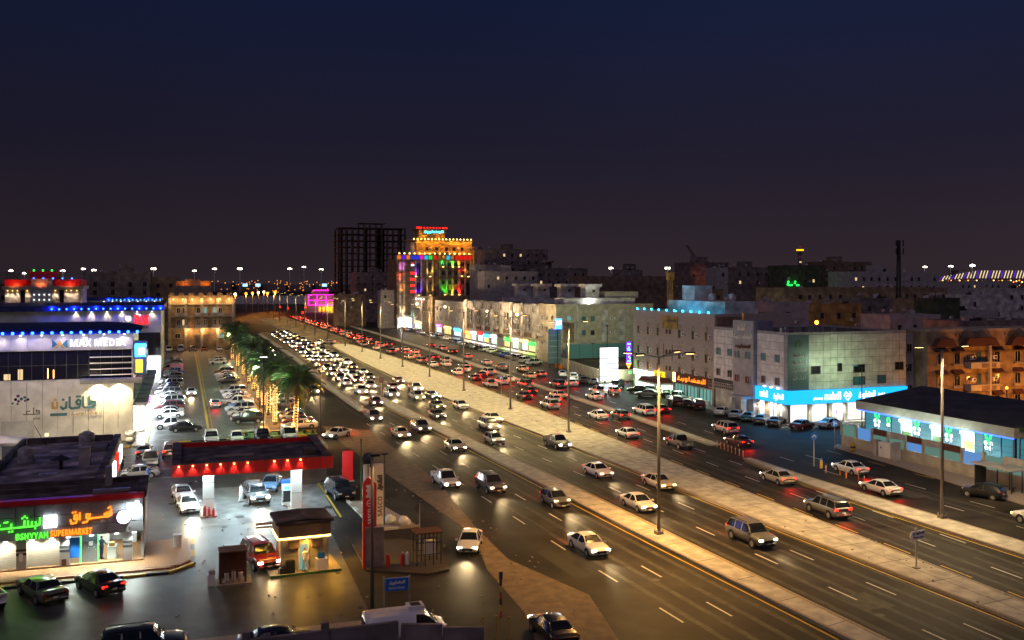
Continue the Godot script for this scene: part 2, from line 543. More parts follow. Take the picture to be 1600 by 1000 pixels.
func ground_and_roads() -> void:
	var g := MB.new()
	var e := 7000.0
	g.up(Vector3(-e, 0, e), Vector3(e, 0, e), Vector3(e, 0, -e)); g.up(Vector3(-e, 0, e), Vector3(e, 0, -e), Vector3(-e, 0, -e))
	struct("ground", g.done(), M.soil, Vector3(0, -0.12, 0))
	sheet("road", [[20, 10], [20, 79], [106, 82.5], [128, 104], [240, 106], [420, 108], [700, 104], [760, 60], [760, 20], [420, 16], [320, 18], [130, 18], [90, 12]], 0.0, M.asphalt)
	sheet("car_park", [[20, -60], [20, 10.5], [90, 12.5], [130, 18.5], [325, 18.5], [325, -45]], 0.004, M.lot_asphalt)
	sheet("forecourt", [[90.5, 0.5], [107.5, 0.8], [105.5, 13.9], [90.5, 13.7]], 0.012, M.forecourt)
	sheet("sand_verge", [[148, 20], [141, 26.2], [115, 26.6], [100, 26.4], [82, 24.8], [72, 24.4], [62, 27], [52, 25], [44, 26], [44, 18], [60, 21.5], [70, 22], [80, 24], [88, 23.4], [104, 22.4], [130, 20.5]], 0.012, M.sand)
	sheet("sand_verge", [[430, 32.2], [430, 35.5], [300, 34.5], [220, 31.5], [220, 29.8], [300, 31.8]], 0.012, M.sand)
	median("pale_median", PALE_L, PALE_R, 0.2, M.concrete, 150)
	median("narrow_median", S2_L, S2_R, 0.2, M.concrete, 120)
	median("kerbed_separator", S3N_L, S3N_R, 0.2, M.concrete, 110)
	median("kerbed_separator", S3_L, S3_R, 0.2, M.concrete, 150)
	median("kerbed_separator", S1_L, S1_R, 0.2, M.concrete, 0)
	median("sandy_median", FAR_L, FAR_R, 0.2, M.brown_soil, 0)
	striped_kerb("striped_kerb", [[341.5, 47], [344, 45], [344, 58]], M.yellow_paint, M.black_paint)
	# markings
	edge_line("edge_line", PALE_L, -0.45, 30, 330, M.yellow_paint)
	edge_line("edge_line", S2_L, -0.5, 30, 180, M.yellow_paint)
	edge_line("edge_line", S2_R, 0.5, 30, 180, M.yellow_paint)
	edge_line("edge_line", S3N_L, -0.45, 30, 100, M.yellow_paint)
	edge_line("edge_line", PALE_R, 1.0, 30, 300, M.yellow_paint, 3.2, 3.4)
	edge_line("edge_line", S1_R, 0.6, 165, 400, M.yellow_paint)
	edge_line("lane_line", S2_R, 3.7, 46, 340, M.white_paint, 3.0, 6.0)
	edge_line("lane_line", S2_R, 7.0, 46, 340, M.white_paint, 3.0, 6.0)
	edge_line("lane_line", S2_L, -4.2, 46, 330, M.white_paint, 3.0, 6.0)
	edge_line("lane_line", S2_L, -7.8, 46, 150, M.white_paint, 3.0, 6.0)
	edge_line("lane_line", PALE_R, 4.4, 46, 330, M.white_paint, 3.0, 6.0)
	edge_line("lane_line", PALE_R, 7.6, 46, 330, M.white_paint, 3.0, 6.0)
	edge_line("lane_line", S3N_R, 4.4, 46, 104, M.white_paint, 3.0, 6.0)
	edge_line("lane_line", S3N_R, 8.2, 46, 104, M.white_paint, 3.0, 6.0)
	edge_line("lane_line", S3_R, 3.8, 113, 330, M.white_paint, 3.0, 6.0)
	edge_line("lane_line", S3_R, 11.0, 46, 104, M.yellow_paint, 3.0, 5.0)
	wear_on_the_road()
	# car park: yellow centre line, bay lines, hatching, striped kerbs
	var c := MB.new()
	c.box(R(228, 3.65, 0.012), Vector3(170, 0.008, 0.34), YAW + PI / 2)
	c.box(R(228, 4.25, 0.012), Vector3(170, 0.008, 0.1), YAW + PI / 2)
	struct("centre_line", c.done(), M.yellow_paint)
	var bays := Node3D.new()
	bays.name = "bay_lines"
	bays.set_meta("kind", "structure")
	add_child(bays)
	for k in 36:
		put("bay_line", bm(5.2, 0.006, 0.12), M.white_paint, bays, R(142 + k * 4.42, -2.0, 0.012), YAW)
		if not (k > 12 and k < 16): put("bay_line", bm(5.2, 0.006, 0.12), M.white_paint, bays, R(142 + k * 4.42, 9.3, 0.012), YAW)
	for k in 9:
		put("hatch_stripe", bm(0.25, 0.006, 2.6), M.yellow_paint, bays, R(140.5 + k * 1.3, 12.4, 0.013), YAW + 0.6)
		put("hatch_stripe", bm(0.25, 0.006, 2.6), M.yellow_paint, bays, R(140.5 + k * 1.3, 14.8, 0.013), YAW - 0.6)
	for k in 4:
		put("bay_line", bm(9.0, 0.006, 0.14), M.white_paint, bays, R(131 - k * 5.5, -5.0 + (0.6 if k == 2 else 0.0), 0.013), YAW)
	striped_kerb("striped_kerb", [[145, 7.5], [143, 18.6]], M.yellow_paint, M.black_paint)
	striped_kerb("striped_kerb", [[139, -0.5], [139, 18.4]], M.yellow_paint, M.black_paint)
	striped_kerb("striped_kerb", [[137, -8], [137, -4.5]], M.yellow_paint, M.black_paint)
	striped_kerb("striped_kerb", [[139, -4.6], [165, -4.7]], M.yellow_paint, M.yellow_paint)
	striped_kerb("striped_kerb", [[324, -5], [324, 16]], M.yellow_paint, M.black_paint)
	sheet("planting_bed", [[139.4, 7.4], [139.4, 18.2], [142.8, 18.2], [144.8, 7.4]], 0.03, M.grass_green)
	sheet("planting_bed", [[146, 12.3], [146, 14.6], [320, 14.6], [320, 12.3]], 0.02, M.sand)
	sheet("planting_bed", [[203, 6.8], [203, 12.3], [208, 12.3], [208, 6.8]], 0.024, M.sand)
	put_slab("pavement", [[137, -6.4], [137, -4.8], [318, -4.8], [318, -6.4]], 0.12, M.paving)
	# forecourt lines, islands by the entry
	var y := MB.new()
	y.box(R(98, 14.0, 0.02), Vector3(16, 0.008, 0.2), YAW + PI / 2)
	struct("forecourt_line", y.done(), M.yellow_paint)
	put_slab("entry_island", [[95.5, 15.8], [96, 18.0], [84.4, 19.9], [84.2, 16.4]], 0.15, M.paving)
	striped_kerb("striped_kerb", [[96, 15.6], [84, 16.2], [84.2, 20.1]], M.white_paint, M.kerb)
	put_slab("entry_island", [[80, 13.4], [80.5, 17.5], [77, 20.2], [70.6, 19.2], [70.0, 17.4], [72.4, 13.2]], 0.15, M.soil)
	put_slab("pavement", [[60.0, -30], [60.0, 11.5], [61.8, 11.5], [61.8, -30]], 0.14, M.paving)
	# right-hand pavements
	put_slab("pavement", [[30, 78.0], [30, 83.4], [108, 83.4], [106.5, 81.6], [94, 80.6], [85, 79.5], [73, 78.2]], 0.15, M.paving)
	put_slab("pavement", [[124.5, 87.0], [124.2, 110], [125.6, 110.2], [125.6, 87.9], [150, 87.9], [150, 85.4], [135, 85.4]], 0.15, M.paving)
	put_slab("pavement", [[258, 98.2], [350, 98.2], [350, 101.2], [258, 101.2]], 0.15, M.paving)

func wear_on_the_road() -> void:
	# repaired patches, worn wheel tracks, manholes, joints across the medians
	var r := RandomNumberGenerator.new(); r.seed = 21
	for k in 46:
		var s := r.randf_range(48, 260)
		var t := [r.randf_range(27.5, 36), r.randf_range(41, 48), r.randf_range(57, 63), r.randf_range(68.5, 77)][k % 4] as float
		if k % 4 == 0 and s > 150: t = r.randf_range(31, 44)
		struct("road_patch", bm(r.randf_range(1.5, 11.0), 0.002, r.randf_range(0.6, 3.0)), M.asphalt_patch if k % 3 else M.asphalt_worn, R(s, t, 0.003 + 0.0001 * k), YAW + PI / 2 + 0.03)
	for k in 9:
		var e: Array = [S2_R, S2_R, S2_R, PALE_R, PALE_R, S2_L, S2_L, S3N_R, S3_R][k]
		var off: float = [2.0, 5.4, 8.7, 2.7, 6.0, -2.3, -6.1, 6.3, 2.2][k]
		for side in [-0.85, 0.85]:
			var b := MB.new()
			var s: float = maxf(e[0][0], 40.0)
			while s < minf(e[-1][0], 300.0) - 6.0:
				var p := R(s, lt(e, s) + off + side, 0.0045); var q := R(s + 6, lt(e, s + 6) + off + side, 0.0045)
				var n := (q - p).normalized().cross(Vector3.UP) * 0.24
				b.up(p - n, p + n, q + n); b.up(p - n, q + n, q - n)
				s += 6.0
			struct("wheel_track", b.done(), M.asphalt_worn)
	for k in 26:
		# oil and tyre stains, uneven rounds
		var b := MB.new()
		var c := Vector2(r.randf_range(63, 112), r.randf_range(-1, 15)); var rad := r.randf_range(0.12, 0.45)
		var last := Vector2.ZERO; var first := Vector2.ZERO
		for j in 13:
			var a := TAU * (j % 12) / 12.0; var q := c + Vector2(cos(a) * rad * 1.5, sin(a) * rad) * (0.75 + 0.4 * absf(sin(a * 2.3 + k)))
			if j > 0: b.up(R(c.x, c.y, 0.018 + 0.0002 * k), R(last.x, last.y, 0.018 + 0.0002 * k), R(q.x, q.y, 0.018 + 0.0002 * k))
			last = q
		struct("oil_stain", b.done(), M.asphalt_patch)
	for k in 16:
		var m := MB.new(); m.cyl(Vector3(0, 0, 0), Vector3(0, 0.006, 0), 0.34, 0.34, 14)
		struct("manhole_cover", m.done(), M.cast_iron, R(52 + k * 11.5, [43.5, 33.0, 60.2, 72.5][k % 4], 0.004), 0)
	for q in [[PALE_L, PALE_R, 0.2], [S2_L, S2_R, 0.2]]:
		var b := MB.new()
		var s := 46.0
		while s < minf(q[0][-1][0], 300.0) - 3.0:
			var a := R(s, lt(q[0], s) + 0.2, q[2] + 0.004); var c := R(s + 0.4, lt(q[1], s) - 0.2, q[2] + 0.004)
			b.box((a + c) / 2, Vector3((c - a).length(), 0.004, 0.06), heading(c - a))
			s += 5.0
		if q[0] == PALE_L:
			for k in 46:
				var s0 := 46.0 + k * 6.0
				var p := R(s0, (lt(PALE_L, s0) + lt(PALE_R, s0)) / 2, 0.204); var p1 := R(s0 + 6, (lt(PALE_L, s0 + 6) + lt(PALE_R, s0 + 6)) / 2, 0.204)
				b.box((p + p1) / 2, Vector3((p1 - p).length(), 0.0035, 0.05), heading(p1 - p))
		struct("median_joint", b.done(), M.joint)
	var mm := MultiMesh.new(); mm.transform_format = MultiMesh.TRANSFORM_3D
	mm.mesh = bm(0.16, 0.07, 0.12); mm.instance_count = 360
	for k in 360:
		var p := R(r.randf_range(56, 145), r.randf_range(20.5, 26.5), 0.03)
		if k > 110: p = R(r.randf_range(62, 112), r.randf_range(-2, 20), 0.03)
		if k > 260: p = R(r.randf_range(50, 240), r.randf_range(50.5, 55.5), 0.23)
		mm.set_instance_transform(k, Transform3D(Basis(Vector3(r.randf(), 1, r.randf()).normalized(), r.randf() * 6.0).scaled(Vector3.ONE * r.randf_range(0.3, 1.3)), p))
	var mi := MultiMeshInstance3D.new(); mi.name = "litter"; mi.multimesh = mm; mi.material_override = M.kerb
	add_child(mi); stuff(mi)

func put_slab(called: String, pts: Array, h: float, m: Material) -> void:
	var poly := PackedVector2Array()
	for p in pts: poly.append(Vector2(p[0], p[1]))
	var b := MB.new()
	var id := Geometry2D.triangulate_polygon(poly)
	for k in range(0, id.size(), 3):
		var q := []
		for w in 3: q.append(R(poly[id[k + w]].x, poly[id[k + w]].y, h))
		b.up(q[0], q[1], q[2])
	for k in poly.size():
		var a := poly[k]; var c := poly[(k + 1) % poly.size()]
		b.quad(R(a.x, a.y, h), R(c.x, c.y, h), R(c.x, c.y, -0.1), R(a.x, a.y, -0.1))
	struct(called, b.done(), m)

# ---- vehicles ----
# stations: x, underside, belt, top, half width at the belt, half width at the top, what the upper faces are up to the next one (b body, w wind-screen, g glazed cabin, r rear screen, p pillar)
const SHAPES := {
	"sedan": {"r": 0.33, "wx": [-1.42, 1.4], "st": [[-2.36, 0.48, 0.78, 0.84, 0.74, 0.66, "b"], [-2.25, 0.3, 0.9, 1.02, 0.86, 0.78, "b"], [-1.62, 0.24, 0.94, 1.06, 0.89, 0.76, "r"], [-0.98, 0.24, 0.94, 1.41, 0.9, 0.6, "g"], [-0.28, 0.24, 0.93, 1.47, 0.9, 0.62, "p"], [-0.18, 0.24, 0.93, 1.47, 0.9, 0.62, "g"], [0.35, 0.24, 0.92, 1.43, 0.9, 0.61, "w"], [1.08, 0.24, 0.9, 1.0, 0.89, 0.76, "b"], [1.8, 0.26, 0.82, 0.9, 0.87, 0.76, "b"], [2.22, 0.3, 0.68, 0.77, 0.82, 0.7, "b"], [2.37, 0.42, 0.58, 0.64, 0.7, 0.6, "b"]]},
	"old_sedan": {"r": 0.34, "wx": [-1.5, 1.55], "st": [[-2.65, 0.4, 0.78, 0.84, 0.84, 0.8, "b"], [-2.58, 0.32, 0.9, 1.0, 0.9, 0.84, "b"], [-1.5, 0.26, 0.94, 1.03, 0.93, 0.84, "r"], [-1.05, 0.26, 0.94, 1.38, 0.93, 0.66, "g"], [-0.25, 0.26, 0.93, 1.42, 0.93, 0.68, "p"], [-0.15, 0.26, 0.93, 1.42, 0.93, 0.68, "g"], [0.4, 0.26, 0.92, 1.4, 0.93, 0.67, "w"], [1.02, 0.26, 0.9, 1.0, 0.92, 0.84, "b"], [2.4, 0.3, 0.86, 0.93, 0.9, 0.84, "b"], [2.62, 0.32, 0.74, 0.86, 0.88, 0.82, "b"], [2.66, 0.42, 0.7, 0.76, 0.84, 0.8, "b"]]},
	"suv": {"r": 0.39, "wx": [-1.5, 1.5], "st": [[-2.45, 0.45, 1.0, 1.1, 0.86, 0.8, "b"], [-2.38, 0.34, 1.1, 1.2, 0.95, 0.84, "r"], [-2.05, 0.34, 1.12, 1.74, 0.97, 0.72, "g"], [-1.15, 0.34, 1.12, 1.82, 0.98, 0.74, "p"], [-1.05, 0.34, 1.12, 1.82, 0.98, 0.74, "g"], [-0.15, 0.34, 1.11, 1.83, 0.98, 0.74, "p"], [-0.05, 0.34, 1.11, 1.83, 0.98, 0.74, "g"], [0.6, 0.34, 1.1, 1.78, 0.98, 0.72, "w"], [1.2, 0.34, 1.08, 1.16, 0.97, 0.86, "b"], [2.1, 0.36, 1.0, 1.08, 0.95, 0.86, "b"], [2.4, 0.4, 0.84, 0.94, 0.9, 0.8, "b"], [2.46, 0.5, 0.74, 0.8, 0.82, 0.74, "b"]]},
	"hatch": {"r": 0.32, "wx": [-1.25, 1.25], "st": [[-2.02, 0.42, 0.8, 0.92, 0.74, 0.68, "b"], [-1.95, 0.28, 0.94, 1.05, 0.85, 0.74, "r"], [-1.55, 0.25, 0.96, 1.44, 0.87, 0.62, "g"], [-0.35, 0.25, 0.94, 1.54, 0.88, 0.64, "p"], [-0.25, 0.25, 0.94, 1.54, 0.88, 0.64, "g"], [0.3, 0.25, 0.93, 1.5, 0.88, 0.63, "w"], [1.05, 0.25, 0.92, 1.02, 0.87, 0.74, "b"], [1.7, 0.28, 0.82, 0.92, 0.84, 0.72, "b"], [2.0, 0.36, 0.66, 0.74, 0.76, 0.66, "b"]]},
	"pickup": {"r": 0.39, "wx": [-1.65, 1.6], "st": [[-2.62, 0.55, 1.0, 1.02, 0.88, 0.88, "b"], [-0.85, 0.42, 1.02, 1.04, 0.92, 0.9, "r"], [-0.75, 0.42, 1.05, 1.74, 0.92, 0.7, "g"], [0.05, 0.42, 1.05, 1.8, 0.92, 0.72, "p"], [0.15, 0.42, 1.05, 1.8, 0.92, 0.72, "g"], [0.6, 0.42, 1.04, 1.76, 0.92, 0.7, "w"], [1.3, 0.42, 1.02, 1.12, 0.92, 0.82, "b"], [2.3, 0.44, 0.94, 1.02, 0.9, 0.8, "b"], [2.58, 0.5, 0.78, 0.88, 0.86, 0.78, "b"], [2.64, 0.55, 0.7, 0.76, 0.8, 0.74, "b"]]},
	"van": {"r": 0.36, "wx": [-1.6, 1.65], "st": [[-2.55, 0.4, 1.1, 1.6, 0.9, 0.82, "b"], [-2.5, 0.3, 1.15, 1.86, 0.95, 0.84, "b"], [-1.5, 0.3, 1.15, 1.93, 0.96, 0.86, "b"], [0.5, 0.3, 1.15, 1.93, 0.96, 0.86, "g"], [1.05, 0.3, 1.13, 1.85, 0.96, 0.82, "w"], [1.95, 0.3, 1.08, 1.16, 0.94, 0.8, "b"], [2.35, 0.34, 0.94, 1.02, 0.88, 0.76, "b"], [2.5, 0.42, 0.7, 0.78, 0.78, 0.68, "b"]]},
	"minibus": {"r": 0.36, "wx": [-1.6, 1.6], "st": [[-2.6, 0.4, 1.15, 2.0, 0.88, 0.8, "b"], [-2.5, 0.32, 1.2, 2.1, 0.95, 0.86, "g"], [-1.3, 0.32, 1.2, 2.16, 0.96, 0.86, "p"], [-1.2, 0.32, 1.2, 2.16, 0.96, 0.86, "g"], [0.1, 0.32, 1.2, 2.16, 0.96, 0.86, "p"], [0.2, 0.32, 1.2, 2.16, 0.96, 0.86, "g"], [1.3, 0.32, 1.15, 2.05, 0.95, 0.82, "w"], [2.1, 0.34, 1.05, 1.15, 0.9, 0.78, "b"], [2.45, 0.44, 0.8, 0.9, 0.82, 0.72, "b"]]},
}
var proto := {}
var small := {}

func ring(a: Array) -> Array:
	var w: float = a[4]; var wt: float = a[5]
	var tp: float = a[3]; var bl: float = a[2]; var lo: float = a[1]
	return [Vector3(a[0], lo, 0), Vector3(a[0], lo, w * 0.9), Vector3(a[0], lo + (bl - lo) * 0.35, w * 0.985), Vector3(a[0], bl - (bl - lo) * 0.2, w), Vector3(a[0], bl, w * 0.975), Vector3(a[0], tp - minf(0.07, (tp - bl) * 0.35), wt), Vector3(a[0], tp, wt * 0.8), Vector3(a[0], tp + 0.012, 0)]

func smoothed(st: Array) -> Array:
	# more stations along the body, on curves that never overshoot
	var n := st.size()
	var tan_ := []
	for k in n:
		var row := [1.0]
		for c in range(1, 6):
			if k == 0 or k == n - 1:
				row.append(0.0)
				continue
			var a: float = (st[k][c] - st[k - 1][c]) / (st[k][0] - st[k - 1][0]); var b: float = (st[k + 1][c] - st[k][c]) / (st[k + 1][0] - st[k][0])
			row.append(0.0 if a * b <= 0.0 else 2.0 * a * b / (a + b))
		tan_.append(row)
	var out := []
	for k in n:
		out.append(st[k] + [k])
		if k == n - 1: break
		var h: float = st[k + 1][0] - st[k][0]
		var parts := 1 if h < 0.25 else 3
		for i in range(1, parts):
			var f := float(i) / parts
			var row := [st[k][0] + h * f]
			for c in range(1, 6):
				row.append(st[k][c] * (2 * f * f * f - 3 * f * f + 1) + tan_[k][c] * h * (f * f * f - 2 * f * f + f) + st[k + 1][c] * (3 * f * f - 2 * f * f * f) + tan_[k + 1][c] * h * (f * f * f - f * f))
			out.append(row + [st[k][6], k])
	return out

func car_shapes(kind: String) -> Dictionary:
	var d: Dictionary = SHAPES[kind]
	var st: Array = smoothed(d.st)
	var sg: MB = null
	var sgk := -1
	var body := MB.new(); body.group(0)
	var glass := {"windscreen": MB.new(), "rear_window": MB.new(), "side_window": [], "side_glass": MB.new()}
	for side in [1, -1]:
		for k in st.size() - 1:
			var p := ring(st[k]); var q := ring(st[k + 1])
			for a in [p, q]:
				for i in a.size(): a[i] = Vector3(a[i].x, a[i].y, a[i].z * side)
			for j in 7:
				var b: MB = body
				var kind_: String = st[k][6]
				if kind_ in ["w", "r"] and j >= 5 and kind != "van" or (kind_ == "w" and j >= 5): b = glass.windscreen if kind_ == "w" else glass.rear_window
				elif kind_ in ["g", "w", "r"] and j == 4:
					if sgk != st[k][7] + 100 * side:
						sg = MB.new()
						sgk = st[k][7] + 100 * side
						glass.side_window.append(sg)
					b = sg
				if side == 1: b.quad(p[j + 1], p[j], q[j], q[j + 1])
				else: b.quad(q[j + 1], q[j], p[j], p[j + 1])
			if st[k][6] in ["w", "r"]:
				body.bar(p[5] + Vector3(0, 0.01, 0), q[5] + Vector3(0, 0.01, 0), 0.07, 0.05)
		for e in [0, st.size() - 1]:
			var p := ring(st[e])
			for i in 7:
				var a := Vector3(p[i].x, p[i].y, p[i].z * side); var b := Vector3(p[i + 1].x, p[i + 1].y, p[i + 1].z * side)
				var m := Vector3(p[0].x, (st[e][1] + st[e][3]) / 2, 0)
				if (side == 1) == (e != 0): body.tri(m, a, b)
				else: body.tri(m, b, a)
	return {"body": body, "glass": glass}

func wheel_shapes(r: float) -> Array:
	var t := MB.new()
	t.cyl(Vector3(0, 0, -0.11), Vector3(0, 0, 0.11), r, r, 14)
	var m := MB.new()
	m.cyl(Vector3(0, 0, 0.1), Vector3(0, 0, 0.118), r * 0.64, r * 0.6, 10)
	var a := MB.new()
	a.cyl(Vector3(0, 0.02, 0.02), Vector3(0, 0.02, 0.085), r * 1.2, r * 1.2, 14)
	return [t.done(), m.done(), a.done()]

func car_prototypes() -> void:
	for kind in SHAPES:
		var d: Dictionary = SHAPES[kind]
		var st: Array = d.st
		var n := st.size()
		var root := Node3D.new()
		root.name = "car"
		var g := car_shapes(kind)
		put("body", g.body.done(), M.paint_white, root)
		put("windscreen", g.glass.windscreen.done(), M.glass, root)
		if kind != "van" and kind != "minibus": put("rear_window", g.glass.rear_window.done(), M.glass, root)
		for w in g.glass.side_window: put("side_window", w.done(), M.glass, root)
		var ws := wheel_shapes(d.r)
		for x in d.wx:
			for side in [1, -1]:
				var w := put("wheel", ws[0], M.tyre, root, Vector3(x, d.r, side * (st[4][4] - 0.09)), 0.0 if side == 1 else PI)
				put("rim", ws[1], M.rim, w); put("wheel_arch", ws[2], M.tyre, w)
		var f: Array = st[n - 2]; var b: Array = st[1]
		for side in [1, -1]:
			put("headlight", bm(0.16, 0.15, 0.36), M.lens, root, Vector3(f[0] + 0.02, f[2] - 0.02, side * (f[4] - 0.2)), -0.25 * side)
			put("taillight", bm(0.1, 0.17, 0.34), M.lens_red, root, Vector3(b[0] - 0.02, b[2] - 0.06, side * (b[4] - 0.2)), 0.15 * side)
			put("mirror", bm(0.12, 0.13, 0.2), M.paint_white, root, Vector3(st[n - 4][0] - 0.1 if n > 8 else 0.7, st[4][2] + 0.06, side * (st[4][4] + 0.1)))
		put("grille", bm(0.05, 0.16, 0.8), M.grille, root, Vector3(st[n - 1][0] + 0.01, (st[n - 1][1] + st[n - 1][2]) / 2 + 0.03, 0))
		put("bumper", bm(0.14, 0.12, st[1][4] * 1.8), M.grille, root, Vector3(st[0][0] + 0.0, st[0][1] - 0.02, 0))
		put("number_plate", bm(0.02, 0.12, 0.34), M.plate, root, Vector3(st[0][0] - 0.03, (st[0][1] + st[0][2]) / 2 + 0.02, 0))
		put("number_plate", bm(0.02, 0.1, 0.34), M.plate, root, Vector3(st[n - 1][0] + 0.05, st[n - 1][1] + 0.02, 0))
		if kind == "pickup":
			put("load_bed", bm(1.5, 0.04, 1.55), M.grille, root, Vector3(-1.75, 1.06, 0))
			for side in [1, -1]: put("bed_rail", bm(1.7, 0.2, 0.08), M.paint_white, root, Vector3(-1.75, 1.13, side * 0.86))
			put("tailgate", bm(0.08, 0.2, 1.7), M.paint_white, root, Vector3(-2.58, 1.13, 0))
		if kind == "suv":
			for side in [1, -1]: put("roof_rail", bm(2.2, 0.04, 0.05), M.dark_metal, root, Vector3(-0.8, 1.85, side * 0.62))
		proto[kind] = root
		small[kind] = small_car(kind)

func small_car(kind: String) -> ArrayMesh:
	# the same car joined into one mesh of seven materials, for places where its parts are too small to see
	var d: Dictionary = SHAPES[kind]
	var st: Array = d.st
	var n := st.size()
	var g := car_shapes(kind)
	var gl := MB.new(); var bk := MB.new(); var hd := MB.new(); var tl := MB.new()
	for side in [1, -1]:
		for x in d.wx:
			bk.cyl(Vector3(x, d.r, side * (st[4][4] - 0.2)), Vector3(x, d.r, side * (st[4][4] + 0.02)), d.r, d.r, 10)
		hd.box(Vector3(st[n - 2][0] + 0.02, st[n - 2][2] - 0.02, side * (st[n - 2][4] - 0.2)), Vector3(0.16, 0.17, 0.36))
		tl.box(Vector3(st[1][0] - 0.02, st[1][2] - 0.06, side * (st[1][4] - 0.2)), Vector3(0.1, 0.18, 0.36))
	g.body.st.generate_normals()
	var out: ArrayMesh = g.body.st.commit()
	var parts: Array = [g.glass.windscreen, g.glass.rear_window] if kind != "van" and kind != "minibus" else [g.glass.windscreen]
	var all: SurfaceTool = SurfaceTool.new()
	all.begin(Mesh.PRIMITIVE_TRIANGLES)
	for p in parts + g.glass.side_window:
		all.append_from(p.done(), 0, Transform3D())
	out = all.commit(out)
	out = bk.st_commit(out)
	out = hd.st_commit(out)
	out = tl.st_commit(out)
	return out

var car_kinds := {"sedan": "sedan", "old_sedan": "square old sedan", "suv": "off-roader", "hatch": "hatchback", "pickup": "pickup", "van": "van", "minibus": "minibus"}

func car(kind: String, paint: String, s: float, t: float, head: float, label: String, group := "", lit := "", fine := true, cat := "car") -> Node3D:
	# head: 0 faces right across the road, PI/2 away along it, -PI/2 towards the camera
	var name_: String = {"pickup": "pickup_truck", "van": "van", "minibus": "minibus"}.get(kind, "car")
	if cat == "car" and kind in ["pickup", "van", "minibus"]: cat = kind
	var o: Node3D
	var hg: Material = [M.head_glow, M.head_glow_dim, M.head_glow, M.head_glow_warm][rng.randi() % 4]
	if fine:
		o = proto[kind].duplicate()
		o.name = numbered(name_)
		add_child(o)
		for c in o.get_children():
			var nm := String(c.name)
			if nm.begins_with("body") or nm.begins_with("mirror") or nm.begins_with("bed_rail") or nm.begins_with("tailgate"): c.material_override = M["paint_" + paint]
			if lit in ["head", "both"] and nm.begins_with("headlight"): c.material_override = hg
			if lit in ["tail", "both"] and nm.begins_with("taillight"): c.material_override = M.tail_glow
	else:
		var i := MeshInstance3D.new()
		i.mesh = small[kind]
		i.set_surface_override_material(0, M["paint_" + paint])
		i.set_surface_override_material(1, M.glass)
		i.set_surface_override_material(2, M.tyre)
		i.set_surface_override_material(3, hg if lit in ["head", "both"] else M.lens)
		i.set_surface_override_material(4, M.tail_glow if lit in ["tail", "both"] else M.lens_red)
		o = i
		o.name = numbered("light_" + name_ if false else name_)
		add_child(o)
	o.position = R(s, t, 0.0)
	o.rotation.y = YAW + head
	tag(o, label, cat, group)
	return o

func beam(o: Node3D, e: float) -> void:
	var f := o.transform.basis.x
	if o.position.length() > 330.0: return
	if o.position.length() < 230.0: spot(o.position - f * 2.55 + Vector3(0, 0.85, 0), -f + Vector3(0, -0.35, 0), Color(1, 0.06, 0.03), e * 0.022, 60, 0.3)
	spot(o.position + f * 2.62 + Vector3(0, 0.68, 0), (f + Vector3(0, -0.05, 0)), Color(1, 0.86, 0.62), e * 0.1 * rng.randf_range(0.5, 1.3), 26, 0.3)

const ORD := ["first", "second", "third", "fourth", "fifth", "sixth", "seventh", "eighth", "ninth", "tenth", "eleventh", "twelfth", "thirteenth", "fourteenth", "fifteenth", "sixteenth", "seventeenth", "eighteenth", "nineteenth", "twentieth", "twenty-first", "twenty-second", "twenty-third", "twenty-fourth", "twenty-fifth", "twenty-sixth", "twenty-seventh", "twenty-eighth", "twenty-ninth", "thirtieth", "thirty-first", "thirty-second", "thirty-third", "thirty-fourth", "thirty-fifth", "thirty-sixth", "thirty-seventh", "thirty-eighth", "thirty-ninth", "fortieth"]

func car_row(specs: String, s0: float, pitch: float, t: float, head: float, where: String, group: String, slope := 0.0) -> void:
	# specs: "sedan white, suv black, - , ..." in order away from the camera; "-" leaves a bay empty
	var n := 0
	var s := s0
	for w in specs.split(","):
		var q := w.strip_edges().split(" ")
		if q.size() > 1:
			car(q[0], q[1], s + rng.randf_range(-0.3, 0.3), t + (s - s0) * slope + rng.randf_range(-0.35, 0.35), head + rng.randf_range(-0.04, 0.04), "%s %s, %s vehicle %s" % [q[1], car_kinds[q[0]], ORD[n], where], group, "", s < 215)
			n += 1
		s += pitch

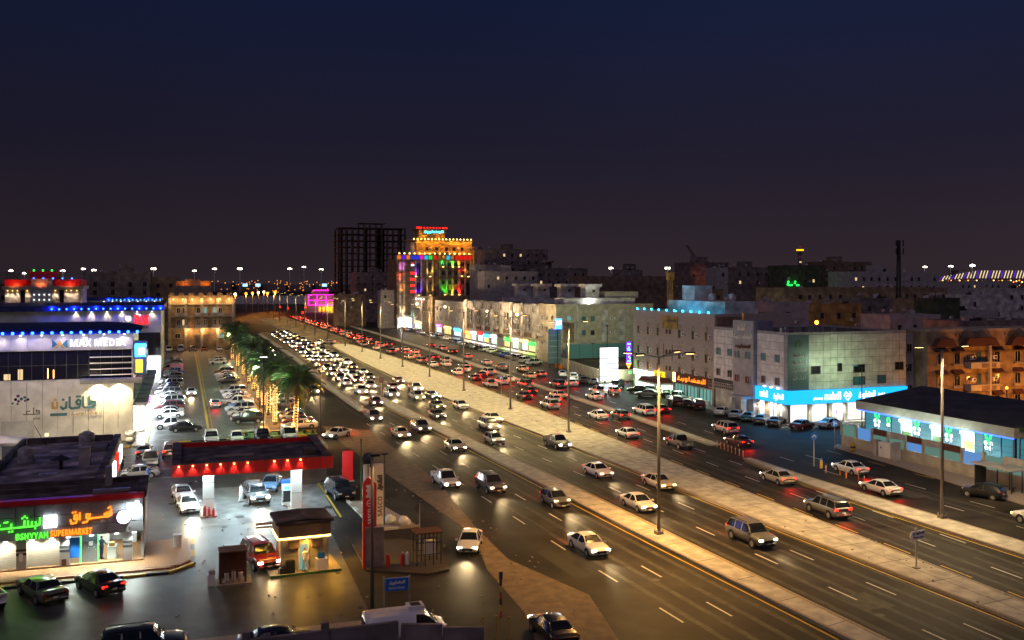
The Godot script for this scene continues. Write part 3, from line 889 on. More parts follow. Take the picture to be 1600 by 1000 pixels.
func parked_cars() -> void:
	var grp := "cars parked in the car park"
	car_row("sedan white,sedan silver,suv maroon,sedan grey,suv silver,sedan black,sedan white,suv grey,- ,sedan black,sedan grey,suv silver,sedan white,- ,- ,hatch grey,sedan silver,sedan blue,hatch white,van pink,- ,sedan white,sedan grey,hatch maroon,sedan silver,sedan white,sedan silver", 164.6, 4.42, -2.2, PI, "up the left parking row by the shops", grp)
	car_row("suv black,hatch white,sedan beige,suv silver,hatch blue,pickup white,sedan black,sedan silver,sedan white,suv silver,sedan black", 154.7, 4.42, 9.4, PI, "up the right parking row beside the palms", grp)
	car_row("sedan black,sedan grey,sedan silver,sedan white,suv brown", 217, 5.0, 9.6, PI, "up the right parking row beyond the planted gap", grp)
	car_row("sedan white,sedan silver", 268, 8.0, 9.0, PI, "at the far end of the right parking row", grp)
	car_row("sedan white,sedan maroon,hatch silver,sedan grey", 146.2, 4.6, 16.6, PI * 0.98, "in the short row between palms and road", grp)
	car_row("sedan silver,suv white,hatch grey,sedan white", 172, 5.5, 17.0, PI, "further up the row between palms and road", grp)
	var k := 0
	for q in [["van", "white", -4.0], ["minibus", "white", -0.6], ["suv", "grey", 3.0], ["hatch", "red", 6.5], ["sedan", "white", 11.0]]:
		car(q[0], q[1], 319.0, q[2], -PI / 2, "%s %s, %s from the shops at the car park's far end" % [q[1], car_kinds[q[0]], ORD[k]], grp, "", false)
		k += 1
	car("pickup", "white", 152.5, -1.6, PI * 1.02, "white pickup beside the stacked sacks, behind the black sedan", "", "", true)
	car("sedan", "black", 149.0, 0.4, 0.08, "black sedan parked askew before the white pickup", "", "", true)
	for q in [["suv", "white", 3.7, "white off-roader behind the canopy, left of three"], ["hatch", "white", 7.0, "white hatchback behind the middle of the canopy roof"], ["suv", "black", 10.4, "black off-roader behind the canopy, by the grey pole"], ["van", "white", 14.0, "white van behind the canopy, nearest the palm"]]:
		car(q[0], q[1], 136.6, q[2], -PI / 2, q[3])
	car("pickup", "teal", 122.0, -7.6, PI / 2, "dark teal pickup with a tall dark load in its bed")
	var ld := thing("cargo_bundle", "dark tarpaulin bundle on the bed of the teal pickup", "bundle", R(120.2, -7.6, 1.08))
	var lm := MB.new(); lm.group(0)
	lm.ball(Vector3(0, 0.62, 0), Vector3(0.72, 0.75, 0.72), 9, 6); lm.ball(Vector3(0.25, 0.3, 0.4), Vector3(0.5, 0.4, 0.5), 8, 5)
	put("tarpaulin", lm.done(), M.dark_wall, ld)
	car("pickup", "silver", 123.0, -3.6, PI / 2, "silver pickup parked right of the teal pickup")
	car("sedan", "grey", 129.6, -4.6, PI / 2, "dark grey sedan with silver roof, behind the silver pickup", "", "tail")
	car("suv", "beige", 128.5, -1.4, PI / 2, "tan off-roader with lit tail lamps beside the canopy", "", "tail")
	car("sedan", "silver", 115.2, -4.8, PI + 0.12, "silver sedan standing behind the supermarket's rear roof")
	car("sedan", "white", 127.0, -18.0, PI / 2, "white sedan under the pale shade sail")
	# filling station
	car("sedan", "silver", 102.4, 0.0, -PI / 2 + 0.12, "silver sedan queueing at the left end of the forecourt")
	beam(car("sedan", "white", 97.6, 0.5, -PI / 2 + 0.1, "white sedan with headlights lit leaving the left pump lane", "", "head"), 260)
	beam(car("suv", "grey", 99.4, 7.0, -PI / 2 + 0.1, "grey off-roader with headlights lit beside the attendant", "", "head"), 300)
	car("sedan", "sky", 104.6, 8.9, -PI / 2 - 0.25, "pale blue sedan waiting behind the grey off-roader")
	car("suv", "black", 98.6, 15.2, -PI / 2 + 0.15, "black off-roader parked below the red pylon slab")
	beam(car("suv", "red", 76.9, 5.7, -PI / 2 + 0.22, "dark red off-roader with amber headlights beside the kiosk", "", "head"), 70)
	# before the supermarket
	car("sedan", "black", 74.2, -5.6, PI * 0.66, "glossy black sedan with lit tail lamps at supermarket kerb", "", "tail")
	car("old_sedan", "olive", 74.0, -9.3, PI * 0.645, "square grey-green old sedan, parked before the shutters")
	car("pickup", "white", 73.6, -13.0, PI * 0.64, "white pickup with lit tail lamps at the frame's edge", "", "tail")
	var pk := thing("cargo_bundle", "pale sacks lying in the white pickup's bed", "bundle", R(72.0, -12.9, 1.08))
	var pm := MB.new(); pm.group(0)
	for j in 4: pm.ball(Vector3(-0.4 + j * 0.27, 0.12, 0.2 * (j % 2)), Vector3(0.26, 0.16, 0.3), 8, 5)
	put("sack", pm.done(), M.white_plastic, pk)
	car("suv", "black", 60.2, -2.2, 0.0, "black off-roader with roof rails, low at the frame's foot")
	car("sedan", "black", 58.6, 5.4, 0.0, "black car half hidden by the brown boundary wall")
	car("van", "white", 57.7, 12.9, -0.02, "white panel van behind the boundary wall, under the blue sign")
	var rb := thing("roof_box", "small white refrigeration unit on the van's roof", "roof unit", R(57.7, 13.5, 1.93))
	slab("casing", rb, M.white_plastic, -0.5, 0.5, 0, 0.28, -0.45, 0.45); slab("grille", rb, M.grille, -0.3, 0.3, 0.28, 0.31, -0.3, 0.3)
	car("sedan", "black", 55.2, 21.6, PI * 0.5, "black car cut by the lower edge of the frame", "", "head")
	# right-hand side
	var r := "cars parked on the right of the boulevard"
	car_row("pickup white,suv white,suv silver,sedan silver,sedan blue,sedan grey,sedan white,suv silver,hatch black,sedan silver,sedan grey,sedan white,suv silver,sedan grey", 238, 7.2, 88.0, 0.55, "along the terrace of shops", r, 0.045)
	car_row("sedan white,suv grey,sedan silver,hatch white,sedan black,sedan white,suv silver,sedan grey,sedan white,hatch red,sedan silver,sedan white", 350, 8.5, 93.5, 0.6, "along the far shop fronts", r, 0.03)
	var spots := [
		["suv", "white", 198, 82.2, 1.3, "white off-roader on the soil before the pale fence"], ["sedan", "white", 207, 83.4, 1.25, "white sedan, farthest of those along the pale fence"],
		["sedan", "grey", 192, 82.3, 1.2, "grey sedan next to the white off-roader by the pale fence"], ["sedan", "silver", 188.4, 83.2, 1.15, "silver sedan by the pale fence, nearest the lit billboard"],
		["sedan", "black", 172.0, 85.6, 2.6, "black sedan at the corner of the stone building, outermost"], ["sedan", "teal", 171.4, 87.4, 2.4, "teal sedan at the stone building's corner, inner"], ["sedan", "grey", 165.0, 84.0, 2.5, "dark grey sedan with open view of its rear, by stone building"],
		["suv", "white", 169.5, 89.0, 1.2, "white off-roader before the stone building's lit shops"], ["sedan", "black", 164.5, 87.6, 1.2, "dark sedan right of the white off-roader, stone building shops"], ["sedan", "white", 162.6, 88.3, 1.2, "white sedan in the middle of the stone building's row"], ["sedan", "grey", 160.6, 89.2, 1.2, "grey sedan, last but one before the stone building's porch"],
		["pickup", "white", 158.0, 86.6, 0.5, "white pickup near the stone building's right end"], ["suv", "brown", 151.8, 82.8, 1.25, "brown box-shaped off-roader beside the steel awning"], ["sedan", "black", 149.2, 83.6, 1.2, "black sedan between two brown off-roaders"], ["suv", "maroon", 146.3, 84.2, 1.2, "maroon off-roader before the white roller shutters"],
		["sedan", "white", 138.5, 84.2, 0.75, "white sedan standing clear before the grey portal"], ["sedan", "silver", 134.6, 84.4, 0.8, "silver sedan right of the white sedan at the pharmacy"], ["sedan", "teal", 131.6, 84.9, 0.8, "teal sedan, second in the row at the pharmacy kerb"], ["sedan", "grey", 128.6, 85.2, 0.75, "dark sedan, third in the row at the pharmacy kerb"], ["sedan", "black", 125.9, 86.0, 0.7, "black sedan, fourth in the row at the pharmacy kerb"], ["sedan", "maroon", 121.6, 87.6, 0.4, "dark maroon sedan at the corner of the side street"],
		["sedan", "white", 121.4, 92.6, 0.2, "white sedan in the side street beyond the fence"], ["hatch", "black", 77.0, 77.2, 2.0, "dark hatchback with a door open beside the bus shelter"],
	]
	for q in spots: car(q[0], q[1], q[2], q[3], q[4], q[5], r, "", q[2] < 150)

func lane(edge: Array, off: float, s0: float, s1: float, gap: float, away: bool, where: String, tints: int) -> void:
	var kinds := ["sedan", "suv", "sedan", "hatch", "sedan", "pickup", "sedan", "suv"]
	var paints := ["white", "silver", "white", "grey", "black", "white", "beige", "silver", "maroon", "grey"]
	var s := s0
	var n := 0
	while s < s1:
		var k: String = kinds[(n * 3 + tints) % 8]; var p: String = paints[(n * 7 + tints * 3) % 10]
		var d := R(s + 1, lt(edge, s + 1)) - R(s - 1, lt(edge, s - 1))
		var head := heading(d) - YAW + (0.0 if away else PI)
		var o := car(k, p, s, lt(edge, s) + off + rng.randf_range(-0.25, 0.25), head, "%s %s heading %s, %s in %s" % [p, car_kinds[k], "away" if away else "closer", ORD[mini(n, 39)], where], "traffic driving %s" % ("away" if away else "towards the view"), "both", s < 125)
		beam(o, 420.0 if not away else 200.0)
		n += 1
		s += gap * rng.randf_range(0.7, 1.35) * (0.7 if s > 150.0 else (1.55 if s < 112.0 else 1.0))

func traffic() -> void:
	lane(S2_R, 2.0, 84, 186, 23, false, "the main road's kerb lane", 0)
	lane(S2_R, 5.4, 70, 200, 22, false, "the main road's middle lane", 1)
	lane(S2_R, 8.8, 92, 210, 22, false, "the main road's inner lane", 2)
	lane(S2_L, -2.2, 88, 150, 22, false, "the service road beside the narrow median", 3)
	lane(S2_L, -6.2, 72, 160, 19, false, "the service road's middle lane", 4)
	lane(S2_L, -9.8, 100, 110, 24, false, "the service road's outer lane", 5)
	lane(S1_R, 3.2, 170, 400, 19, false, "the weaving lane by the separator", 6)
	lane(S1_R, 6.6, 196, 420, 20, false, "the weaving stretch, second lane", 7)
	lane(S1_R, 10.2, 215, 430, 20, false, "the weaving stretch, third lane", 8)
	lane(S1_L, -4.0, 190, 330, 26, false, "the lane between palms and separator", 9)
	lane(PALE_R, 2.6, 76, 330, 24, true, "the lane beside the pale median", 1)
	lane(PALE_R, 6.0, 90, 340, 21, true, "the right carriageway's middle lane", 2)
	lane(PALE_R, 9.2, 140, 340, 24, true, "the right carriageway's outer lane", 3)
	lane(S3N_R, 2.4, 82, 100, 25, true, "the right service road's inner lane", 4)
	lane(S3N_R, 6.2, 66, 104, 23, true, "the right service road's outer lane", 5)
	lane(S3_R, 2.4, 112, 330, 26, true, "the far service road's inner lane", 6)
	lane(S3_R, 6.0, 122, 240, 28, true, "the far service road's outer lane", 7)
	lane(FAR_R, 3.0, 346, 600, 17, true, "the lane beside the sandy median", 8)
	lane(FAR_R, 6.4, 352, 600, 18, true, "the lane past the sandy median, outer", 9)
	# odd ones: turning, entering, in the car park
	beam(car("sedan", "white", 196, 1.6, -PI / 2, "white sedan driving down the car park, headlights lit", "", "both"), 160)
	beam(car("hatch", "silver", 176, 5.4, PI / 2, "silver hatchback driving up the car park aisle", "", "both"), 120)
	beam(car("sedan", "silver", 343, 49.0, PI * 0.85, "silver sedan turning back through the gap in the median", "", "both", false), 300)
	beam(car("suv", "white", 338, 45.0, -PI * 0.62, "white off-roader coming out of the median gap", "", "both", false), 300)
	beam(car("sedan", "white", 76, 22.4, -PI * 0.62, "white sedan turning off into the side street", "", "both"), 300)
	beam(car("suv", "black", 179.6, 84.4, PI * 1.25, "black off-roader turning out beneath the lit billboard", "", "both", false), 400)
	car("hatch", "white", 171.6, 80.0, 1.35, "white hatchback braking beside the billboard's soil patch", "", "tail", false)
	beam(car("sedan", "white", 136, 20.6, -PI * 0.75, "white sedan pulling out beside the red pylon slab", "", "both"), 420)

# ---- buildings: a node at the front left foot, x along the front, y up, the front at z = 0 and the body behind it ----
func block(called: String, label: String, s: float, t: float, yaw: float, w: float, h: float, d: float, m: Material, group := "", cat := "building") -> Node3D:
	var o := thing(called, label, cat, R(s, t), YAW + yaw, group)
	slab("wall", o, m, 0, w, 0, h, -d, 0)
	return o

func parapet(o: Node3D, w: float, h: float, d: float, m: Material, top: Material, rise := 0.9) -> void:
	slab("roof", o, top, 0.25, w - 0.25, h, h + 0.06, -d + 0.25, -0.25)
	var b := MB.new()
	b.box(Vector3(w / 2, h + rise / 2, -0.12), Vector3(w + 0.1, rise, 0.25)); b.box(Vector3(w / 2, h + rise / 2, -d + 0.12), Vector3(w + 0.1, rise, 0.25))
	b.box(Vector3(0.1, h + rise / 2, -d / 2), Vector3(0.25, rise - 0.01, d - 0.49)); b.box(Vector3(w - 0.1, h + rise / 2, -d / 2), Vector3(0.25, rise - 0.01, d - 0.49))
	put("parapet", b.done(), m, o)

func face(o: Node3D, f: String, a: float, y: float, out := 0.0) -> Transform3D:
	var w: Vector3 = o.get_node("wall").mesh.size
	match f:
		"left": return Transform3D(Basis(Vector3.UP, -PI / 2), Vector3(-out, y, -w.z + a))
		"right": return Transform3D(Basis(Vector3.UP, PI / 2), Vector3(w.x + out, y, -a))
	return Transform3D(Basis(), Vector3(a, y, out))

func frame_mesh(w: float, h: float, b := 0.09) -> Mesh:
	var key := "f%.2f_%.2f" % [w, h]
	if not cache.has(key):
		var q := MB.new()
		q.box(Vector3(0, h / 2 - b / 2, 0.04), Vector3(w, b, 0.16)); q.box(Vector3(0, -h / 2 + b / 2, 0.06), Vector3(w + 0.1, b, 0.2))
		q.box(Vector3(-w / 2 + b / 2, 0, 0.04), Vector3(b, h - 2 * b, 0.155)); q.box(Vector3(w / 2 - b / 2, 0, 0.04), Vector3(b, h - 2 * b, 0.155))
		q.box(Vector3(0, 0, 0.03), Vector3(0.05, h - 2 * b, 0.1))
		cache[key] = q.done()
	return cache[key]

func window(o: Node3D, f: String, a: float, y: float, w: float, h: float, frame: Material, pane: Material) -> Node3D:
	# a, y: the middle of the opening along its face and above the ground
	var n := put("window", frame_mesh(w, h), frame, o)
	n.transform = face(o, f, a, y)
	put("pane", bm(w - 0.16, h - 0.16, 0.04), pane, n, Vector3(0, 0, 0.02))
	return n

func windows(o: Node3D, f: String, xs: Array, ys: Array, w: float, h: float, frame: Material, lit := 0.12, panes: Array = []) -> void:
	for y in ys:
		for x in xs:
			var r := rng.randf()
			var p: Material = M.glass
			if r < lit: p = M.lit_room if r < lit * 0.5 else M.lit_room_cool
			if panes.size() and r > 0.7: p = panes[int(r * 100) % panes.size()]
			window(o, f, x, y, w, h, frame, p)

func steps(a: float, b: float, n: int) -> Array:
	var out := []
	for k in n: out.append(a + (b - a) * (k + 0.5) / n)
	return out

func air_con(o: Node3D, f: String, a: float, y: float) -> void:
	if not cache.has("ac"):
		var q := MB.new()
		q.box(Vector3(0, 0, 0.22), Vector3(0.85, 0.6, 0.4)); q.box(Vector3(-0.3, -0.36, 0.2), Vector3(0.05, 0.1, 0.4)); q.box(Vector3(0.3, -0.36, 0.2), Vector3(0.05, 0.1, 0.4))
		cache.ac = q.done()
		var r := MB.new()
		r.cyl(Vector3(0.1, 0, 0.42), Vector3(0.1, 0, 0.44), 0.24, 0.24, 10)
		cache.acf = r.done()
	var n := put("air_conditioner", cache.ac, M.white_plastic, o)
	n.transform = face(o, f, a, y)
	put("fan", cache.acf, M.dark_metal, n)

func tank(o: Node3D, at: Vector3, r := 0.7, h := 1.3) -> void:
	var q := MB.new(); q.group(0)
	q.cyl(at, at + Vector3(0, h, 0), r, r, 12, false); q.cyl(at + Vector3(0, h, 0), at + Vector3(0, h + 0.25, 0), r, r * 0.35, 12)
	put("water_tank", q.done(), M.tank_white, o)

func bulbs(o: Node3D, m: Material, a: Vector3, b: Vector3, n: int, r := 0.16, light := Color.BLACK, e := 0.0, every := 1, push := Vector3.ZERO) -> void:
	if not cache.has("bulb%.2f" % r):
		var q := MB.new(); q.group(0)
		q.ball(Vector3.ZERO, Vector3(r, r, r), 8, 5)
		cache["bulb%.2f" % r] = q.done()
	for k in n:
		var p := a.lerp(b, (k + 0.5) / n)
		put("lamp_bulb", cache["bulb%.2f" % r], m, o, p)
		if e > 0.0 and k % every == 0: omni(p + push, light, e, maxf(r, 0.4), o)

func washers(o: Node3D, a: Vector3, b: Vector3, n: int, c: Color, e: float, d: Vector3, m: Material, angle := 48.0) -> void:
	# small wall-washing fittings in a line, each with its own light
	for k in n:
		var p := a.lerp(b, (k + 0.5) / n)
		put("washer_lamp", bm(0.22, 0.12, 0.18), m, o, p)
		spot(p + d.normalized() * 0.16, d, c, e, angle, 0.06, o)

func writing(called: String, o: Node3D, lines: Array, m: Material, r: float, depth: float, at: Transform3D, k := Vector2.ONE) -> MeshInstance3D:
	# strokes of a written word, each a run of points in the sign's own metres
	var b := MB.new()
	for l in lines:
		var q := PackedVector2Array()
		for i in range(0, l.size(), 2): q.append(Vector2(l[i], l[i + 1]) * k)
		if q.size() == 1: q.append(q[0] + Vector2(r * 0.6, 0))
		b.stroke(q, r, 0, depth)
	var w := put(called, b.done(), m, o)
	w.transform = at
	return w

const WORD_ASWAQ := [[4.55, 1.1, 4.55, 0.55], [4.3, 1.22, 4.5, 1.32], [4.36, 0.9, 4.33, 0.5, 4.12, 0.5], [4.14, 0.86, 4.12, 0.5], [3.95, 0.76, 3.95, 0.48], [4.33, 0.48, 2.5, 0.42], [2.5, 0.42, 2.62, 0.8, 2.3, 0.82, 2.28, 0.5, 2.55, 0.45, 2.3, 0.15, 1.95, 0.1], [1.7, 1.0, 1.7, 0.42], [1.45, 0.85, 1.5, 0.5, 1.2, 0.5, 1.22, 0.82, 1.45, 0.85], [1.48, 0.55, 1.35, 0.15, 0.95, 0.1, 0.85, 0.45], [1.05, 1.08], [1.3, 1.1]]
const WORD_BSHYH := [[4.6, 0.95, 4.6, 0.35], [4.25, 0.95, 4.22, 0.35, 3.95, 0.25, 3.85, 0.6], [3.8, 0.0], [3.55, 0.65, 3.5, 0.25], [3.2, 0.75, 3.18, 0.25], [2.9, 0.8, 2.85, 0.25], [2.7, 1.05], [2.9, 1.2], [3.1, 1.05], [3.85, 0.22, 0.55, 0.2], [1.75, 0.6, 1.72, 0.2], [1.55, -0.1], [1.8, -0.1], [1.15, 0.78, 1.45, 0.8], [0.55, 0.2, 0.75, 0.55, 0.45, 0.75, 0.15, 0.5, 0.2, 0.22, 0.55, 0.2], [0.25, 1.0], [0.55, 1.05]]
const WORD_TAQAT := [[3.95, 1.25, 3.95, 0.45], [3.95, 0.45, 4.2, 0.75, 4.6, 0.7, 4.62, 0.4, 4.3, 0.2, 3.4, 0.2, 3.25, 0.35, 3.25, 1.2], [2.95, 0.85, 2.7, 0.95, 2.5, 0.75, 2.65, 0.5, 2.95, 0.55, 2.95, 0.85], [2.95, 0.55, 2.8, 0.22, 2.0, 0.15], [2.55, 1.25], [2.85, 1.25], [1.75, 1.2, 1.75, 0.3, 1.95, 0.15], [1.4, 0.75, 1.35, 0.25, 1.0, 0.12, 0.8, 0.3], [1.0, 1.0]]
const WORD_ELM := [[1.5, 0.75, 1.2, 0.85, 1.2, 0.6, 1.5, 0.6, 1.5, 0.38, 0.9, 0.35], [0.95, 1.15, 0.95, 0.35, 0.55, 0.35], [0.6, 0.75, 0.3, 0.75, 0.3, 0.36, 0.6, 0.36], [0.3, 0.36, 0.0, 0.36]]
const WORD_SHORT := [[2.6, 1.0, 2.6, 0.2], [2.2, 0.8, 2.2, 0.2, 1.2, 0.2], [1.8, 0.6, 1.8, 0.2], [1.5, 0.75, 1.5, 0.2], [1.6, 0.95], [1.0, 0.7, 0.75, 0.7, 0.75, 0.35, 1.0, 0.35, 1.0, 0.7], [0.95, 0.35, 0.5, 0.0], [0.4, 1.0, 0.4, 0.25, 0.1, 0.2]]
const WORD_LONG := [[5.0, 1.0, 5.0, 0.3], [4.7, 1.0, 4.7, 0.3, 4.3, 0.3], [4.4, 0.65, 4.4, 0.3], [4.1, 0.65, 3.8, 0.65, 3.8, 0.3, 4.1, 0.3], [3.8, 0.3, 2.6, 0.3], [3.4, 0.6, 3.4, 0.3], [3.1, 0.6, 3.1, 0.3], [3.2, 0.85], [2.8, 0.6, 2.8, 0.3], [2.3, 1.0, 2.3, 0.3], [2.0, 0.6, 1.7, 0.6, 1.7, 0.25, 2.0, 0.3, 1.7, 0.0], [1.4, 0.6, 1.4, 0.25, 0.2, 0.2], [1.0, 0.55, 1.0, 0.25], [0.6, 0.6, 0.35, 0.6, 0.35, 0.25], [1.15, -0.05], [0.5, 0.85]]

func left_buildings() -> void:
	media_building()
	supermarket()
	# the neighbour with the round red sign
	var o := block("shop_building", "white shop building with blue lamps and glowing red letters", 234, -42, 0, 37.4, 15.4, 40, M.cladding)
	slab("glass_band", o, M.dark_glass, 0.2, 37.2, 5.2, 10.4, 0, 0.12)
	for k in 12: slab("mullion", o, M.dark_metal, 0.6 + k * 3.2, 0.68 + k * 3.2, 5.2, 10.4, 0.12, 0.2)
	slab("eaves", o, M.blue_roof, -0.5, 38.0, 15.4, 16.6, -40, 1.0)
	bulbs(o, M.blue_glow, Vector3(14, 15.9, 1.2), Vector3(38, 15.9, 1.2), 16, 0.2, Color(0.12, 0.25, 1), 10, 3, Vector3(0, 0.3, 0.4))
	washers(o, Vector3(18, 15.2, 0.5), Vector3(37, 15.2, 0.5), 6, Color(1, 0.9, 0.75), 6, Vector3(0, -1, -0.35), M.white_glow)
	text("red_sign", o, "RM", M.letter_red, Vector3(33.2, 13.3, 0.12), 2.0, 0, 0.2, 3.2, "Droid Serif")
	text("small_sign", o, "TELEVISION", M.dark_metal, Vector3(32.6, 11.6, 0.1), 0.5, 0, 0.1, 4.0)
	var ds := MB.new(); ds.cyl(Vector3(30.4, 13.6, 0.05), Vector3(30.4, 13.6, 0.2), 0.6, 0.6, 14)
	put("sign_disc", ds.done(), M.panel_lit, o)
	slab("shop_sign", o, M.white_glow, 33.4, 37.2, 3.0, 4.8, 0.2, 0.7)
	text("sign_letters", o, "Bazaar", M.red_panel, Vector3(35.3, 3.6, 0.74), 1.0, 0, 0.05, 3.0)
	slab("shop_front_window", o, M.white_glow, 33.5, 37.2, 0.1, 2.8, 0, 0.1)
	for k in 6: slab("mullion", o, M.galvanised, 33.5 + k * 0.72, 33.56 + k * 0.72, 0.1, 2.8, 0.1, 0.18)
	area(o.transform * Vector3(35.3, 2.0, 0.6), o.basis.z, 3.4, 2.4, Color(0.95, 0.98, 1), 24)
	parapet(o, 37.4, 15.4, 40, M.blue_roof, M.roof, 1.0)
	o = block("shop_building", "third white shop building with a lit parapet and blue lamps", 319, -32, 0, 25.3, 16.2, 14, M.cladding)
	slab("eaves", o, M.blue_roof, -8, 26, 16.2, 17.0, -14, 0.8)
	bulbs(o, M.blue_glow, Vector3(10, 16.4, 1.0), Vector3(26, 16.4, 1.0), 14, 0.2, Color(0.12, 0.25, 1), 8, 5, Vector3(0, 0.3, 0.4))
	washers(o, Vector3(8, 15.9, 0.5), Vector3(25, 15.9, 0.5), 7, Color(1, 0.92, 0.8), 14, Vector3(0, -1, -0.35), M.white_glow)
	# tan apartment house closing the car park
	o = block("apartment_house", "tan stone apartment house with warm parapet lamps, closing the car park", 333, -4.5, 0, 21, 16.6, 14, M.tan_wall)
	for k in 5: slab("pilaster", o, M.beige_wall, 0.1 + k * 5.0, 0.9 + k * 5.0, 0, 16.6, 0, 0.35)
	for y in [6.4, 10.4, 14.4]: slab("string_course", o, M.beige_wall, 0, 21, y, y + 0.35, 0, 0.42)
	windows(o, "front", [3.2, 5.0, 9.4, 11.6, 14.6, 16.4], [8.6, 12.5], 1.2, 1.9, M.white_plastic, 0.2)
	windows(o, "front", [3.0, 16.6], [4.2], 1.8, 1.6, M.white_plastic, 0.5)
	for y in [7.0, 11.0]:
		for x in [2.4, 8.6, 13.8]: slab("balcony", o, M.white_wall, x - 0.2, x + 3.8, y - 0.3, y + 0.7, 0.42, 1.3)
	slab("gate", o, M.brown_wall, 8.6, 12.6, 0, 4.6, 0, 0.2)
	for k in 9: slab("gate_slat", o, M.dark_wall, 8.8, 12.4, 0.4 + k * 0.46, 0.5 + k * 0.46, 0.2, 0.26)
	bulbs(o, M.warm_glow, Vector3(0.2, 16.2, 0.8), Vector3(20.6, 16.2, 0.8), 7, 0.2, Color(1, 0.76, 0.48), 6, 1, Vector3(0, -0.3, 0.3))
	bulbs(o, M.warm_glow, Vector3(4, 6.2, 0.8), Vector3(18, 6.2, 0.8), 3, 0.2, Color(1, 0.76, 0.48), 9, 1, Vector3(0, -0.3, 0.4))
	parapet(o, 21, 16.6, 14, M.tan_wall, M.roof, 0.8)
	for k in 7: slab("battlement", o, M.brown_wall, 0.4 + k * 3, 2.0 + k * 3, 17.4, 18.4, -0.2, 0.2)
	slab("stair_house", o, M.dark_wall, 2.0, 14.0, 16.6, 20.6, -12, -4)
	slab("roof_wall", o, M.ochre_wall, 2.4, 9.0, 20.6, 22.2, -9, -8.8); omni(o.transform * Vector3(5.5, 21.0, -7.2), Color(1, 0.5, 0.12), 5, 0.4)
	slab("roof_wall", o, M.ochre_wall, 10.0, 13.6, 20.6, 22.2, -9, -8.8); omni(o.transform * Vector3(11.8, 21.0, -7.2), Color(1, 0.5, 0.12), 4, 0.4)
	slab("roof_hut", o, M.dark_wall, 5.2, 10.2, 20.6, 22.8, -11, -8.5)
	# the red-lit block
	o = block("red_lit_block", "pale columned block with a floodlit red parapet and uplit bays", 292, -45.8, 0, 19.1, 19.9, 16, M.white_wall)
	slab("cornice", o, M.beige_wall, -0.6, 19.7, 19.9, 20.8, -16, 0.6)
	slab("parapet", o, M.red_panel, 0.0, 19.1, 20.8, 22.6, -16, 0.2)
	slab("entrance_bay", o, M.grey_panel, 6.6, 11.9, 10, 22.8, 0, 1.0)
	slab("roof_hut", o, M.red_panel, 5.8, 12.6, 22.6, 24.9, -10, -2)
	for x in [3.9, 13.6]: slab("glass_strip", o, M.dark_glass, x, x + 1.1, 8, 19.7, 0, 0.15)
	for x in [0.8, 2.0, 3.2, 5.6, 12.6, 15.4, 16.6, 18.0]:
		put("washer_lamp", bm(0.22, 0.15, 0.2), M.warm_glow, o, Vector3(x, 19.5, 0.5))
		spot(o.transform * Vector3(x, 19.3, 0.6), o.basis * Vector3(0, -1, -0.25), Color(1, 0.86, 0.7), 6, 38)
	for k in 4: slab("pilaster", o, M.white_wall, 6.9 + k * 1.5, 7.3 + k * 1.5, 10, 19, 1.0, 1.3)
	for y in [15.6, 17.0, 18.4]: bulbs(o, M.panel_lit, Vector3(6.8, y, 1.4), Vector3(11.8, y, 1.4), 4, 0.2)
	for x in [2.5, 9, 16.0]: spot(o.transform * Vector3(x, 20.9, 2.6), o.basis * Vector3(0, 0.8, -0.9), Color(1, 0.45, 0.22), 7, 70)
	bulbs(o, M.blue_glow, Vector3(6, 22.9, 0.4), Vector3(18, 22.9, 0.4), 5, 0.2)
	bulbs(o, M.green_glow, Vector3(5.8, 25.1, -2), Vector3(12.6, 25.1, -2), 3, 0.24)
	# dark block behind
	o = block("dark_block", "unlit purple-grey block with a roof hut behind the blue eaves", 382, -34.3, 0, 23, 24.8, 16, M.dark_wall)
	windows(o, "front", [4, 10, 16, 21], [14, 18, 21], 1.4, 1.8, M.dark_wall, 0.2)
	slab("roof_hut", o, M.dark_wall, 12, 17, 24.8, 28.6, -10, -3)
	tank(o, Vector3(6, 24.8, -5)); parapet(o, 23, 24.8, 16, M.dark_wall, M.roof_dark)
	o = block("dark_block", "low brown block between the dark block and apartment house", 385, -11.2, 0, 10, 23, 14, M.brown_wall)
	windows(o, "front", [2.5, 7], [13, 17, 20.5], 1.4, 1.6, M.dark_wall, 0.3)
	parapet(o, 10, 23, 14, M.brown_wall, M.roof_dark)
	o = block("dark_block", "plain dark block at the very edge of the left skyline", 340, -65.3, 0, 14, 24, 16, M.dark_wall)
	windows(o, "front", [8, 11.5], [13, 17, 20.5], 1.4, 1.6, M.dark_wall, 0.3)
	parapet(o, 14, 24, 16, M.dark_wall, M.roof_dark)

